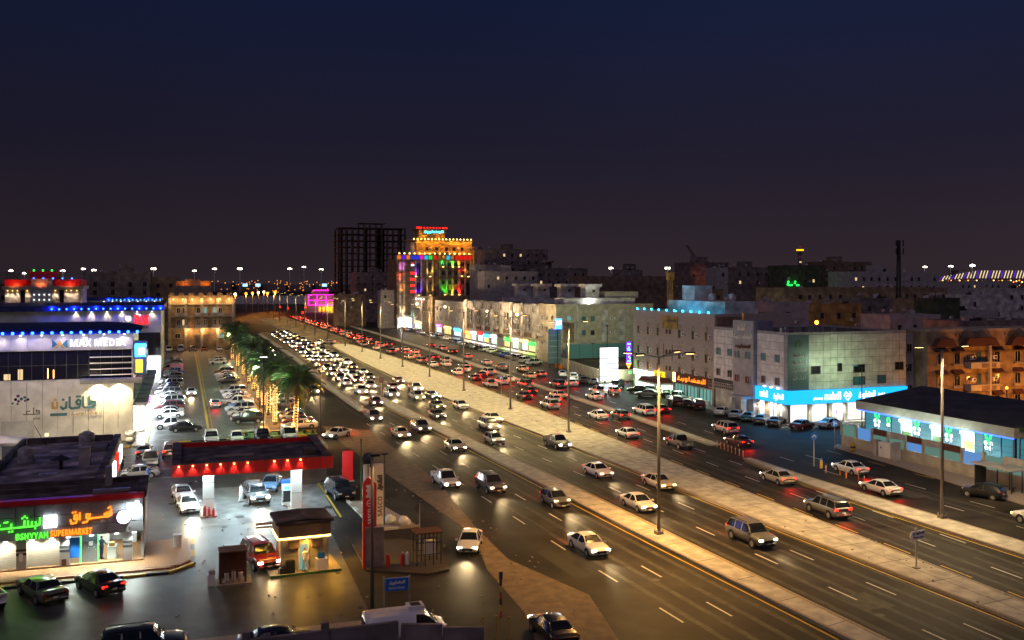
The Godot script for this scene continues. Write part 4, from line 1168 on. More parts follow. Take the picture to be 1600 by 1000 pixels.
func media_building() -> void:
	# the front at s = 143.5, its right corner at t = -6.5
	var w := 30.0
	var o := block("media_building", "large clad shop building with blue-lamped eaves and big wall signs", 143.5, -6.5 - w, 0, w, 15.0, 17, M.cladding_warm)
	slab("rear_wing", o, M.cladding_warm, 0, w - 0.02, 0, 8.6, -62, -17)
	var x0 := w
	# upper band of cladding sheets, glass band, lower sheets with open joints
	for k in 15: slab("cladding_sheet", o, M.cladding, x0 - 1.9 * (k + 1) + 0.02, x0 - 1.9 * k - 0.02, 12.7, 15.0, 0, 0.3)
	for k in 15: slab("cladding_sheet", o, M.cladding_warm, x0 - 1.9 * (k + 1) + 0.02, x0 - 1.9 * k - 0.02, 0, 8.6, 0, 0.24 + 0.02 * (k % 2))
	var gb := slab("glass_band", o, M.dark_glass, 0.2, x0 - 0.2, 8.7, 12.6, 0, 0.08)
	for k in 21: slab("mullion", gb, M.dark_metal, -14.8 + k * 1.42, -14.74 + k * 1.42, -1.95, 1.95, 0.04, 0.09)
	slab("transom", gb, M.dark_metal, -14.8, 14.8, -0.05, 0.03, 0.04, 0.1)
	for k in 4: slab("louvre", o, M.galvanised, x0 - 5.5, x0 - 0.1, 9.1 + k * 0.82, 9.22 + k * 0.82, 0.1, 0.5)
	var dk := slab("display_shelf", o, M.lit_room, 5.6 + 10, 6.2 + 10, 8.8, 10.2, 0.09, 0.12)
	slab("display_light", o, M.lit_room, 13.9, 14.7, 8.8, 9.6, 0.09, 0.12); slab("display_light", o, M.warm_glow, 19.2, 19.3, 8.9, 10.2, 0.09, 0.12); slab("display_light", o, M.warm_glow, 19.9, 20.0, 8.9, 10.0, 0.09, 0.12)
	dk.name = "display_light"
	slab("entrance_canopy", o, M.grey_wall, x0 - 6.6, x0 + 1.2, 8.15, 8.75, 0.3, 2.4)
	for x in [x0 - 4.4, x0 - 1.8]:
		put("soffit_light", bm(0.5, 0.06, 0.4), M.white_glow, o, Vector3(x, 8.1, 1.0))
		spot(o.transform * Vector3(x, 8.02, 0.95), o.basis * Vector3(0, -1, -0.3), Color(1, 0.9, 0.7), 60, 62, 0.2)
	# curved blue eaves
	var e := MB.new(); e.group(0)
	var n := 12
	for k in n:
		var a0 := PI / 2 * k / n; var a1 := PI / 2 * (k + 1) / n
		var p0 := Vector3(0, 14.9 + sin(a0) * 0.95, 1.3 - (1 - cos(a0)) * 5.0); var p1 := Vector3(0, 14.9 + sin(a1) * 0.95, 1.3 - (1 - cos(a1)) * 5.0)
		var xr0 := x0 + 0.8 - (1 - cos(a0)) * 7.0; var xr1 := x0 + 0.8 - (1 - cos(a1)) * 7.0
		e.quad(Vector3(-1, p1.y, p1.z), Vector3(xr1, p1.y, p1.z), Vector3(xr0, p0.y, p0.z), Vector3(-1, p0.y, p0.z))
		e.quad(Vector3(xr0, p0.y, p0.z), Vector3(xr1, p1.y, p1.z), Vector3(xr1, p1.y, -17), Vector3(xr0, p0.y, -17))
	e.quad(Vector3(-1, 15.85, -17), Vector3(x0 - 6.2, 15.85, -17), Vector3(x0 - 6.2, 15.85, -3.7), Vector3(-1, 15.85, -3.7))
	put("eaves", e.done(), M.blue_roof, o)
	slab("eaves_soffit", o, M.blue_roof, -1, x0 + 0.8, 14.86, 14.98, 0.3, 1.3)
	bulbs(o, M.blue_glow, Vector3(x0 - 19.0, 15.1, 1.42), Vector3(x0 + 1.2, 15.1, 1.42), 17, 0.2, Color(0.08, 0.25, 1), 2.4, 1, Vector3(0, 0.12, 0.38))
	washers(o, Vector3(x0 - 20.4, 14.78, 1.15), Vector3(x0 + 0.2, 14.78, 1.15), 8, Color(1, 0.92, 0.8), 2.6, Vector3(0, -1, -0.35), M.white_glow, 64)
	# signs
	text("lit_sign", o, "MAX MEDIA", M.sign_lit, Vector3(x0 - 4.5, 13.6, 0.5), 0.95, 0, 0.1, 7.0)
	var lg := MB.new()
	lg.prism(PackedVector2Array([Vector2(0, 0), Vector2(0, 1.2), Vector2(0.7, 0.45)]), 0, 0.1); lg.prism(PackedVector2Array([Vector2(1.9, 0), Vector2(1.9, 1.2), Vector2(1.2, 0.45)]), 0, 0.1)
	put("logo", lg.done(), M.teal_glass, o, Vector3(x0 - 10.2, 13.0, 0.34))
	var l2 := MB.new(); l2.prism(PackedVector2Array([Vector2(0.4, 0), Vector2(0.95, 1.15), Vector2(1.5, 0), Vector2(1.2, 0), Vector2(0.95, 0.5), Vector2(0.7, 0)]), 0.02, 0.14)
	put("logo", l2.done(), M.gold_ink, o, Vector3(x0 - 10.2, 13.0, 0.34))
	var wall := Transform3D(Basis(), Vector3(x0 - 12.0, 4.5, 0.3))
	writing("wall_sign", o, WORD_TAQAT, M.teal_ink, 0.15, 0.05, wall.translated_local(Vector3(2.0, 0, 0)), Vector2(1.12, 1.45))
	writing("wall_sign", o, [[0.75, 0.75, 0.7, 0.25, 0.25, 0.25, 0.2, 0.75], [0.5, 1.0]], M.gold_ink, 0.15, 0.05, wall.translated_local(Vector3(1.6, 0, 0)), Vector2(1.1, 1.45))
	writing("wall_sign", o, [[0.1, 0, 1.9, 0]], M.teal_ink, 0.19, 0.05, wall.translated_local(Vector3(1.6, -0.55, 0)))
	writing("wall_sign", o, WORD_LONG, M.ochre_ink, 0.05, 0.04, wall.translated_local(Vector3(4.0, -0.75, 0)), Vector2(0.84, 0.55))
	writing("wall_sign", o, WORD_ELM, M.grey_ink, 0.07, 0.05, wall.translated_local(Vector3(-1.7, -0.75, 0)), Vector2(1.3, 1.1))
	text("wall_sign", o, "elm", M.grey_ink, Vector3(x0 - 12.1, 3.55, 0.33), 0.36, 0, 0.04)
	var i := 0
	for q in [[0.55, 1.15], [0.95, 0.75], [0.25, 0.7], [0.6, 0.45], [1.35, 0.95], [1.75, 0.65], [1.4, 0.5], [-0.1, 0.2], [0.5, 0.1]]:
		var dm := MB.new(); dm.cyl(Vector3(0, 0, 0), Vector3(0, 0, 0.05), 0.24 - 0.012 * i, 0.24 - 0.012 * i, 6)
		put("logo_petal", dm.done(), M.purple_ink if i % 3 == 0 else (M.teal_ink if i % 3 == 1 else M.dark_glass), o, Vector3(x0 - 14.9 + q[0], 5.5 + q[1], 0.3))
		i += 1
	slab("door", o, M.cladding, x0 - 16.4, x0 - 12.4, 0, 3.3, 0.28, 0.36)
	# the side towards the car park: bright shop fronts, a projecting sign, awnings
	slab("shop_front_window", o, M.white_glow, x0, x0 + 0.1, 0.2, 4.4, -55, -1.5)
	for k in 22: slab("mullion", o, M.galvanised, x0 + 0.1, x0 + 0.22, 0.2, 4.4, -55 + k * 2.45, -54.75 + k * 2.45)
	slab("awning", o, M.white_wall, x0, x0 + 1.8, 4.6, 5.0, -55, -1.0)
	slab("upper_glazing", o, M.teal_glass, x0, x0 + 0.1, 5.4, 8.2, -55, -2.0)
	for k in 5: area(o.transform * Vector3(x0 + 0.7, 3.0, -6.0 - k * 10.5), o.basis.x + Vector3(0, -0.35, 0), 8.0, 2.0, Color(0.93, 0.98, 1.0), 130)
	var sg := slab("side_sign", o, M.sign_blue, x0 + 0.15, x0 + 1.7, 9.0, 13.6, -3.2, -0.4)
	slab("sign_picture_light", sg, M.cyan_glow, -0.7, 0.7, 0.2, 2.0, 1.41, 1.44); slab("sign_picture_light", sg, M.orange_glow, -0.6, 0.3, -2.0, -0.2, 1.41, 1.44); slab("sign_picture_light", sg, M.white_glow, -0.2, 0.5, 0.5, 1.4, 1.45, 1.47)
	for k in 4: slab("roof_unit", o, M.grey_wall, 4 + k * 5.5, 6.5 + k * 5.5, 8.62, 9.8, -30 - 4 * (k % 2), -27 - 4 * (k % 2))
	# lean-to at the left, shade sail
	var sh := thing("shade_sail", "pale fabric shade sail on thin posts left of supermarket roof", "shade sail", R(129.5, -21.5))
	var f := MB.new(); f.group(0)
	for a in 6:
		for b in 4:
			var q := []
			for c in [[a, b], [a + 1, b], [a + 1, b + 1], [a, b + 1]]:
				var xx: float = -6.0 + c[0] * 1.6; var zz: float = -2.6 + c[1] * 1.3
				q.append(Vector3(xx, 2.6 + 0.9 * exp(-pow((xx - 0.5) / 3.0, 2.0)) * (1 - absf(zz) / 4.0), zz))
			f.quad(q[0], q[1], q[2], q[3])
	put("fabric", f.done(), M.cladding_warm, sh)
	for x in [-5.8, 0.4, 3.4]:
		for z in [-2.4, 2.4]: slab("post", sh, M.galvanised, x - 0.05, x + 0.05, 0, 2.7, z - 0.05, z + 0.05)

func supermarket() -> void:
	var w := 16.0
	var o := thing("supermarket", "single-storey grey-panelled supermarket with glowing letters and roller shutters", "supermarket", R(80.5, -2.9 - w), YAW)
	# front block: walls around an open shop, a deep fascia of panels, a roof behind a parapet
	slab("wall", o, M.grey_wall, 0, w, 2.5, 5.1, -7.0, -0.02)
	slab("back_wall", o, M.white_wall, 0, w - 0.22, 0.3, 2.5, -7.0, -6.8)
	slab("side_wall", o, M.grey_wall, w - 0.22, w, 0.3, 2.5, -7.0, -0.6)
	slab("partition", o, M.white_wall, w - 6.03, w - 5.96, 0.3, 2.5, -6.8, -0.4)
	slab("plinth", o, M.orange_tile, 0, w, 0, 0.3, -7.0, 0.0)
	for r in 3:
		for k in 12: slab("facade_panel", o, M.grey_panel, w - 1.28 * (k + 1) + 0.025, w - 1.28 * k - 0.025, 2.5 + r * 0.87, 3.33 + r * 0.87, -0.02, 0.1 + 0.012 * ((k + r) % 2))
	slab("red_coping", o, M.red_panel, -0.2, w + 0.05, 5.12, 5.5, -0.5, 0.28)
	var rf := MB.new()
	rf.box(Vector3(w - 0.15, 5.3, -3.6), Vector3(0.7, 0.5, 6.3)); rf.box(Vector3(w / 2, 5.3, -6.7), Vector3(w, 0.5, 0.5))
	put("parapet", rf.done(), M.roof_dark, o)
	slab("roof", o, M.roof_dark, 0, w, 5.1, 5.16, -7.0, -0.5)
	slab("roof_duct", o, M.galvanised, w - 3.73, w - 1.04, 5.5, 5.7, -1.5, -1.0)
	slab("roof_vent", o, M.galvanised, w - 3.13, w - 2.61, 5.16, 6.7, -5.9, -5.3)
	slab("roof_ledge", o, M.roof_dark, 1, w - 3.35, 5.16, 5.5, -4.5, -4.2)
	# shutters with their slats, pillars
	for q in [[0.4, w - 8.94], [w - 8.34, w - 5.96]]:
		var sh := slab("roller_shutter", o, M.shutter, q[0], q[1], 0.3, 2.45, -0.45, -0.4)
		var sl := MB.new()
		for k in 17: sl.box(Vector3(0, -1.06 + k * 0.128, 0.04), Vector3(q[1] - q[0] - 0.04, 0.1, 0.035))
		stuff(put("slat", sl.done(), M.shutter, sh))
	for x in [w - 8.94, w - 5.96, w - 1.49]:
		var p := slab("pillar", o, M.galvanised, x, x + 0.68, 0.3, 2.5, -0.6, 0.06)
		for y in [0.55, 0.85]: slab("band", p, M.black_paint, -0.35, 0.35, y - 0.6, y - 0.42, 0.31, 0.35)
	slab("poster", o, M.sign_white, w - 8.75, w - 8.49, 0.9, 1.5, 0.07, 0.09)
	slab("notice", o, M.rust, w - 5.81, w - 5.48, 0.35, 0.8, 0.07, 0.2)
	# shop front: blue board, two glass doors, the open way in
	slab("blue_board", o, M.sign_blue, w - 5.29, w - 4.58, 0.75, 2.3, -0.4, -0.3)
	slab("door_frame", o, M.green_glow, w - 4.56, w - 4.51, 0.32, 2.4, -0.4, -0.3)
	var gd: StandardMaterial3D = M.teal_glass.duplicate(); gd.transparency = BaseMaterial3D.TRANSPARENCY_ALPHA; gd.albedo_color.a = 0.35
	slab("glass_door", o, gd, w - 4.47, w - 3.32, 0.32, 2.4, -0.4, -0.36)
	slab("door_notice", o, M.sign_white, w - 3.95, w - 3.65, 1.6, 1.9, -0.34, -0.32)
	slab("door_frame", o, M.green_glow, w - 3.31, w - 3.26, 0.32, 2.4, -0.4, -0.3)
	for k in 3: slab("shop_shelf", o, M.white_plastic, w - 5.81 + k * 2.1, w - 4.92 + k * 2.1, 0.3, 1.9 - 0.3 * (k % 2), -6.0, -5.4)
	slab("freezer", o, M.white_plastic, w - 2.68, w - 2.01, 0.3, 1.2, -1.9, -0.9)
	slab("crate", o, M.gold_ink, w - 2.57, w - 2.16, 1.2, 1.45, -1.7, -1.1)
	slab("ceiling_light", o, M.white_glow, w - 5.59, w - 0.60, 2.43, 2.48, -4.0, -3.5)
	area(o.transform * Vector3(w - 3.13, 2.38, -2.6), Vector3.DOWN, 5.0, 3.0, Color(0.92, 1.0, 0.97), 14)
	for x in [w - 10.88, w - 9.69, w - 7.90, w - 6.56]:
		put("soffit_light", bm(0.3, 0.06, 0.2), M.white_glow, o, Vector3(x, 2.45, -0.15))
		spot(o.transform * Vector3(x, 2.4, 0.05), o.basis * Vector3(0, -1, -0.22), Color(1.0, 0.98, 0.9), 5.0, 64)
	for x in [w - 5.36, w - 3.73, w - 1.94, w - 0.67]:
		put("soffit_light", bm(0.3, 0.06, 0.2), M.white_glow, o, Vector3(x, 2.45, 0.02))
		spot(o.transform * Vector3(x, 2.4, 0.3), o.basis * Vector3(0, -1, 0.4), Color(0.95, 1.0, 0.95), 9, 70)
	# fascia lettering
	writing("neon_sign", o, WORD_ASWAQ, M.letter_orange, 0.06, 0.12, Transform3D(Basis(Vector3.BACK, 0.02), Vector3(w - 5.85, 3.4, 0.16)), Vector2(0.78, 0.85))
	writing("neon_sign", o, WORD_BSHYH, M.letter_green, 0.06, 0.12, Transform3D(Basis(Vector3.BACK, 0.02), Vector3(w - 10.6, 3.3, 0.16)), Vector2(0.78, 0.8))
	text("neon_sign", o, "BSHYYAH", M.letter_green, Vector3(w - 7.85, 2.78, 0.2), 0.46, 0.0, 0.1, 2.2)
	text("neon_sign", o, "SUPERMARKET", M.letter_orange, Vector3(w - 5.15, 2.84, 0.2), 0.46, 0.0, 0.1, 2.9)
	slab("sign_box_light", o, M.white_glow, w - 7.05, w - 6.15, 3.35, 4.25, 0.12, 0.3)
	area(o.transform * Vector3(w - 8.20, 3.6, 0.9), o.basis.z + Vector3(0, -0.5, 0), 8, 1.0, Color(0.75, 1.0, 0.4), 3)
	var dc := MB.new(); dc.cyl(Vector3(0, 0, 0), Vector3(0, 0, 0.3), 0.5, 0.5, 20)
	put("sign_disc", dc.done(), M.white_glow, o, Vector3(w - 1.4, 3.75, 0.1))
	var dr := MB.new(); dr.cyl(Vector3(0, 0, 0), Vector3(0, 0, 0.2), 0.55, 0.55, 20)
	put("disc_rim", dr.done(), M.purple_ink, o, Vector3(w - 1.44, 3.72, 0.08))
	put("flood_lamp", bm(0.3, 0.2, 0.2), M.white_glow, o, Vector3(w - 0.45, 4.85, 0.5))
	spot(o.transform * Vector3(w - 0.45, 4.75, 0.75), o.basis * Vector3(-0.5, -1, -0.9), Color(0.95, 1, 1), 9, 60)
	slab("side_sign", o, M.sign_white, w + 0.02, w + 0.12, 2.4, 4.9, -4.4, -0.3)
	area(o.transform * Vector3(w + 0.5, 3.6, -2.4), o.basis.x, 3.0, 1.4, Color(0.95, 1, 1), 14)
	# tiled steps
	put_slab("shop_steps", [[80.3, -20], [80.3, -0.4], [78.2, -0.4], [77.6, -1.0], [77.6, -20]], 0.24, M.orange_tile)
	put_slab("shop_steps", [[77.6, -20], [77.6, -0.9], [77.0, -1.2], [77.0, -20]], 0.12, M.orange_tile)
	put_slab("shop_steps", [[86, -2.85], [86, 0.5], [79.2, 0.6], [78.0, -0.2], [78.0, -2.85]], 0.26, M.orange_tile)
	striped_kerb("striped_kerb", [[76.8, -20], [76.8, -1.0], [78.6, 0.8], [86, 0.8]], M.yellow_paint, M.black_paint)
	# rear block with its cluttered roof
	var r := thing("rear_shop_block", "low flat-roofed rear block with tanks and vents on its roof", "building", R(87.6, -16.4), YAW)
	slab("wall", r, M.grey_wall, 0, 9.9, 0, 4.3, -28.0, 0)
	slab("roof", r, M.roof, 0.4, 9.5, 4.3, 4.36, -27.6, -0.4)
	var pp := MB.new()
	pp.box(Vector3(9.55, 4.65, -14), Vector3(0.7, 0.7, 28)); pp.box(Vector3(0.2, 4.65, -14), Vector3(0.4, 0.7, 28)); pp.box(Vector3(4.8, 4.65, -27.8), Vector3(8.6, 0.7, 0.4)); pp.box(Vector3(4.8, 4.65, -0.2), Vector3(8.6, 0.7, 0.4))
	put("parapet", pp.done(), M.roof_dark, r)
	slab("roof_beam", r, M.roof_dark, 0.4, 9.0, 4.36, 4.8, -3.4, -3.0)
	tank(r, Vector3(1.9, 4.36, -16.5), 0.72, 1.3); tank(r, Vector3(6.6, 4.36, -25.5), 0.8, 1.2)
	var vt := MB.new(); vt.cyl(Vector3(5.6, 4.36, -11.5), Vector3(5.6, 5.3, -11.5), 0.16, 0.16, 8); vt.cyl(Vector3(5.6, 5.3, -11.5), Vector3(5.6, 5.75, -11.5), 0.95, 0.05, 12)
	put("roof_vent", vt.done(), M.dark_metal, r)
	slab("chimney", r, M.grey_wall, 7.0, 8.0, 4.36, 6.1, -13.6, -12.6)
	slab("roof_ledge", r, M.grey_wall, 3.6, 7.4, 4.36, 4.5, -22, -20.6); slab("tarpaulin", r, M.dark_wall, 6.8, 8.9, 4.36, 4.75, -24.6, -20.5)
	slab("loose_board", r, M.tank_white, 4.0, 5.6, 4.36, 4.46, -9.6, -8.8); slab("pipe", r, M.galvanised, 1.0, 8.6, 4.4, 4.48, -19.2, -19.1)
	var dish := MB.new(); dish.group(0)
	dish.cyl(Vector3(2.6, 4.36, -26), Vector3(1.4, 6.6, -26.2), 0.04, 0.03, 6); dish.ball(Vector3(2.6, 5.2, -25.8), Vector3(0.5, 0.12, 0.5), 10, 4)
	put("satellite_dish", dish.done(), M.dark_metal, r)
	put("flood_lamp", bm(0.3, 0.25, 0.25), M.warm_glow, r, Vector3(2.4, 5.3, -27.9))
	spot(r.transform * Vector3(2.6, 5.4, -28.4), r.basis * Vector3(0.12, 0.06, -1), Color(1, 0.93, 0.78), 260, 78, 0.2)
	# signs along its right side
	var i := 0
	for z in [-4.0, -9.0, -14.5, -20.0, -25.0]:
		slab("lit_side_sign", r, [M.orange_glow, M.warm_glow, M.white_glow, M.red_glow, M.white_glow][i], 9.92, 10.1, 2.5, 4.0, z - 1.9, z + 1.9)
		i += 1
	put("flood_lamp", bm(0.3, 0.3, 0.4), M.white_glow, r, Vector3(10.4, 3.9, -6.6))
	spot(r.transform * Vector3(10.8, 3.8, -6.6), r.basis * Vector3(0.8, -1, 0), Color(1, 0.93, 0.75), 40, 70)
	area(r.transform * Vector3(10.4, 3.0, -16), r.basis.x + Vector3(0, -0.4, 0), 20, 1.4, Color(1, 0.9, 0.7), 50)

func filling_station() -> void:
	var o := thing("station_canopy", "flat filling-station canopy with a red spotlit fascia on white columns", "canopy", R(90.6, -0.9), YAW)
	var w := 14.2; var d := 12.0
	slab("deck", o, M.white_plastic, 0.1, w - 0.1, 4.62, 5.0, -d, -0.1)
	slab("roof", o, M.roof_dark, 0.25, w - 0.25, 5.0, 5.25, -d + 0.2, -0.2)
	for k in 12: slab("fascia_panel", o, M.red_panel, w / 12 * k + 0.012, w / 12 * (k + 1) - 0.012, 4.56, 5.66, -0.1, 0.08 + 0.008 * (k % 2))
	for x in [-0.06, w - 0.06]: slab("fascia_side", o, M.red_panel, x, x + 0.12, 4.56, 5.66, -d, -0.1)
	slab("fascia_back", o, M.red_panel, 0, w, 4.56, 5.66, -d - 0.1, -d)
	slab("roof_rim", o, M.roof_dark, 0, w, 5.66, 5.72, -0.7, 0.1); slab("roof_rim", o, M.roof_dark, 0, 0.8, 5.665, 5.725, -d, -0.7); slab("roof_rim", o, M.roof_dark, w - 0.8, w, 5.665, 5.725, -d, -0.7)
	slab("roof_pipe", o, M.galvanised, 3.8, 7.4, 5.3, 5.5, -5.0, -4.8); slab("roof_hatch", o, M.roof_dark, 0.9, 2.0, 5.25, 5.8, -2.6, -1.2); slab("roof_hatch", o, M.roof_dark, 12.0, 13.2, 5.25, 5.8, -5.0, -3.2)
	for k in 12:
		if k in [6, 10, 11]: continue
		var x := w / 12 * (k + 0.5)
		put("fascia_lamp", bm(0.14, 0.1, 0.12), M.warm_glow, o, Vector3(x, 5.52, 0.2))
		spot(o.transform * Vector3(x, 5.44, 0.24), o.basis * Vector3(0, -1, -0.2), Color(1, 0.78, 0.6), 1.6, 46, 0.03)
	for k in 4:
		for j in 2:
			put("soffit_light", bm(0.9, 0.05, 0.7), M.white_glow, o, Vector3(2.4 + k * 3.1, 4.59, -3.4 - j * 5.2))
			area(o.transform * Vector3(2.4 + k * 3.1, 4.55, -3.4 - j * 5.2), Vector3.DOWN, 0.9, 0.7, Color(0.84, 0.96, 1), 32)
	for q in [[3.2, -4.0], [11.3, -4.0]]:
		var c := slab("column", o, M.white_plastic, q[0] - 0.5, q[0] + 0.5, 0.15, 4.62, q[1] - 0.35, q[1] + 0.35)
		for y in [-0.75, 0.75]: slab("joint", c, M.joint, -0.505, 0.505, y, y + 0.03, -0.355, 0.355)
	# pump islands: kerb, pump, bin
	for q in [["red fire extinguishers standing", 3.2], ["white fuel pumps standing", 11.3]]:
		var isl := thing("pump_island", "pump island of the %s column, with %s on it" % ["left" if q[1] < 5 else "right", q[0]], "pump island", o.transform * Vector3(q[1], 0, -4.6), YAW)
		slab("base", isl, M.kerb, -0.7, 0.7, 0.02, 0.17, -3.4, 1.6)
		for k in 8:
			for x in [-0.72, 0.72]: slab("kerb_stripe", isl, M.red_paint if k % 2 else M.white_paint, x - 0.02, x + 0.02, 0.03, 0.16, -3.4 + k * 0.62, -2.8 + k * 0.62)
		for k in 4: slab("kerb_stripe", isl, M.red_paint if k % 2 else M.white_paint, -0.7 + k * 0.35, -0.36 + k * 0.35, 0.03, 0.16, 1.6, 1.63)
	var pz := o.transform * Vector3(10.4, 0.17, -6.2)
	for k in 2:
		var p := thing("fuel_pump", ["dark-fronted fuel pump beside the right column", "second fuel pump farther back, same island"][k], "fuel pump", o.transform * Vector3(10.55 if k == 0 else 11.6, 0.17, -5.6 - k * 1.6), YAW)
		slab("cabinet", p, M.white_plastic, -0.45, 0.45, 0, 2.1, -0.3, 0.3); slab("display_screen", p, M.cyan_glow, -0.25, 0.25, 1.5, 1.8, 0.3, 0.32); slab("front", p, M.dark_metal, -0.36, 0.36, 0.3, 1.4, 0.3, 0.33)
		slab("head", p, M.sign_blue, -0.5, 0.5, 2.1, 2.4, -0.32, 0.32)
		for x in [-0.2, 0.2]: slab("nozzle", p, M.black_paint, x - 0.05, x + 0.05, 0.9, 1.3, 0.33, 0.42)
		var hs := MB.new(); hs.cyl(Vector3(-0.2, 1.0, 0.4), Vector3(-0.45, 0.3, 0.55), 0.025, 0.025, 6); hs.cyl(Vector3(-0.45, 0.3, 0.55), Vector3(-0.48, 1.5, 0.3), 0.025, 0.025, 6)
		put("hose", hs.done(), M.black_paint, p)
	for k in 3:
		var ex := thing("fire_extinguisher", ["red extinguisher, tallest at the left column's foot", "red extinguisher at the front edge of the left island", "small red extinguisher tucked against the left column"][k], "fire extinguisher", o.transform * Vector3(2.85 + k * 0.38, 0.17, -3.3 + 0.12 * k), YAW)
		var q := MB.new(); q.group(0); q.cyl(Vector3.ZERO, Vector3(0, 0.75 - 0.12 * k, 0), 0.14, 0.14, 10, false); q.cyl(Vector3(0, 0.75 - 0.12 * k, 0), Vector3(0, 0.85 - 0.12 * k, 0), 0.14, 0.05, 10)
		put("cylinder", q.done(), M.red_paint, ex); slab("valve", ex, M.black_paint, -0.06, 0.1, 0.85 - 0.12 * k, 0.93 - 0.12 * k, -0.03, 0.03)
	# red slab sign by the road, the tall red pylon and the white totem behind it
	o = thing("red_pylon", "plain red slab sign standing at the forecourt's right edge", "sign", R(105.9, 17.2), YAW)
	slab("panel", o, M.red_panel, -0.58, 0.58, 0.1, 3.4, -0.14, 0.14); slab("foot", o, M.galvanised, -0.7, 0.7, 0, 0.1, -0.3, 0.3)
	area(R(103.4, 16.0, 2.6), U * 0.9 + V * 0.5, 0.5, 0.5, Color(1, 0.98, 0.95), 3)
	o = thing("price_pylon", "tall dark red pylon with a pointed top and upright white lettering", "pylon sign", R(73.4, 13.6), YAW - 0.12)
	var py := MB.new(); py.prism(PackedVector2Array([Vector2(-0.52, 3.2), Vector2(-0.52, 6.55), Vector2(-0.1, 7.0), Vector2(0.52, 6.5), Vector2(0.52, 3.2)]), -0.25, 0.25)
	put("panel", py.done(), M.red_panel, o)
	slab("base", o, M.dark_wall, -0.34, 1.1, 0, 3.1, -0.4, 0.24); slab("edge", o, M.red_paint, -0.52, -0.36, 0, 3.2, -0.3, 0.27); slab("cap", o, M.grey_wall, -0.36, 1.14, 3.1, 3.18, -0.42, 0.26)
	text("letters", o, "SASCO", M.sign_white, Vector3(0.0, 4.0, 0.28), 0.27, 0, 0.03, 0, "Droid Sans", PI / 2)
	var ring_ := MB.new()
	for k in 12:
		var a := TAU * k / 12; ring_.bar(Vector3(cos(a) * 0.2, 5.0 + sin(a) * 0.24, 0.27), Vector3(cos(a + TAU / 12) * 0.2, 5.0 + sin(a + TAU / 12) * 0.24, 0.27), 0.05, 0.05)
	ring_.bar(Vector3(-0.14, 5.0, 0.27), Vector3(0.14, 5.0, 0.27), 0.05, 0.05)
	put("emblem", ring_.done(), M.sign_white, o)
	writing("letters", o, WORD_SHORT, M.sign_white, 0.08, 0.03, Transform3D(Basis(Vector3.BACK, PI / 2), Vector3(0.15, 5.4, 0.26)), Vector2(0.36, 0.36))
	o = thing("white_totem", "white rectangular totem sign behind the dark red pylon", "sign", R(84.0, 15.9), YAW + 0.1)
	slab("panel", o, M.white_plastic, -0.85, 0.85, 0, 5.9, -0.25, 0.25)
	writing("letters", o, WORD_SHORT, M.grey_ink, 0.09, 0.03, Transform3D(Basis(Vector3.BACK, PI / 2), Vector3(0.75, 3.6, 0.26)), Vector2(0.5, 0.4))
	text("letters", o, "SASCO", M.grey_ink, Vector3(0.55, 2.2, 0.26), 0.42, 0, 0.03, 0, "Droid Sans", PI / 2)
	o = thing("flood_post", "thin grey post with a round black dish behind the pylon", "post", R(83.2, 15.3), YAW)
	var fp := MB.new(); fp.cyl(Vector3.ZERO, Vector3(0, 6.4, 0), 0.07, 0.06, 8)
	put("pole", fp.done(), M.pole_grey, o)
	var fd := MB.new(); fd.group(0); fd.cyl(Vector3(0, 6.6, 0.1), Vector3(-0.1, 6.7, 0.5), 0.28, 0.5, 14); fd.ball(Vector3(0.3, 6.0, 0.2), Vector3(0.22, 0.22, 0.2), 8, 5)
	put("dish", fd.done(), M.dark_metal, o)
	o = thing("short_lamp_post", "short black lamp post with a flat head right of white totem", "lamp post", R(84.6, 17.0), YAW)
	slab("pole", o, M.pole_grey, -0.06, 0.06, 0, 6.6, -0.06, 0.06); slab("lamp_head", o, M.dark_metal, -0.25, 0.3, 6.6, 6.72, -0.15, 0.15)
	o = thing("green_pole", "slim green pole between the red slab and the pylon", "pole", R(95.2, 16.8), YAW)
	slab("pole", o, M.grass_green, -0.06, 0.06, 0, 6.3, -0.06, 0.06); slab("cap", o, M.pole_grey, -0.09, 0.09, 6.3, 6.38, -0.09, 0.09)
	# payment kiosk
	o = thing("kiosk", "small kiosk with a dark sign box roof and a warm strip light", "kiosk", R(73.9, 7.0), YAW + 0.05)
	var kw := 3.5
	slab("island", o, M.kerb, -0.9, kw + 0.9, 0, 0.16, -3.6, 0.8)
	var ge := MB.new(); ge.box(Vector3(kw / 2, 0.09, 0.82), Vector3(kw + 1.8, 0.17, 0.05))
	put("island_edge", ge.done(), M.grass_green, o)
	slab("wall", o, M.beige_wall, 0.05, kw - 0.05, 0.16, 2.7, -2.9, -0.06)
	slab("fascia", o, M.brown_wall, -0.2, kw + 0.2, 2.75, 3.75, -3.1, 0.25)
	var rr := MB.new(); rr.quad(Vector3(-0.4, 3.95, 0.45), Vector3(kw / 2, 4.1, 0.45), Vector3(kw / 2, 4.1, -3.3), Vector3(-0.4, 3.95, -3.3)); rr.quad(Vector3(kw / 2, 4.1, 0.45), Vector3(kw + 0.4, 3.95, 0.45), Vector3(kw + 0.4, 3.95, -3.3), Vector3(kw / 2, 4.1, -3.3)); rr.box(Vector3(kw / 2, 3.86, -1.4), Vector3(kw + 0.8, 0.18, 3.7))
	put("roof", rr.done(), M.roof_dark, o)
	slab("strip_light", o, M.warm_glow, -0.2, kw + 0.2, 2.6, 2.72, 0.18, 0.28); slab("strip_light", o, M.warm_glow, -0.28, -0.2, 2.6, 2.72, -3.0, 0.2)
	area(o.transform * Vector3(kw / 2, 2.5, 0.45), Vector3(0, -1, 0) + o.basis.z * 0.25, kw, 0.15, Color(1, 0.72, 0.25), 14)
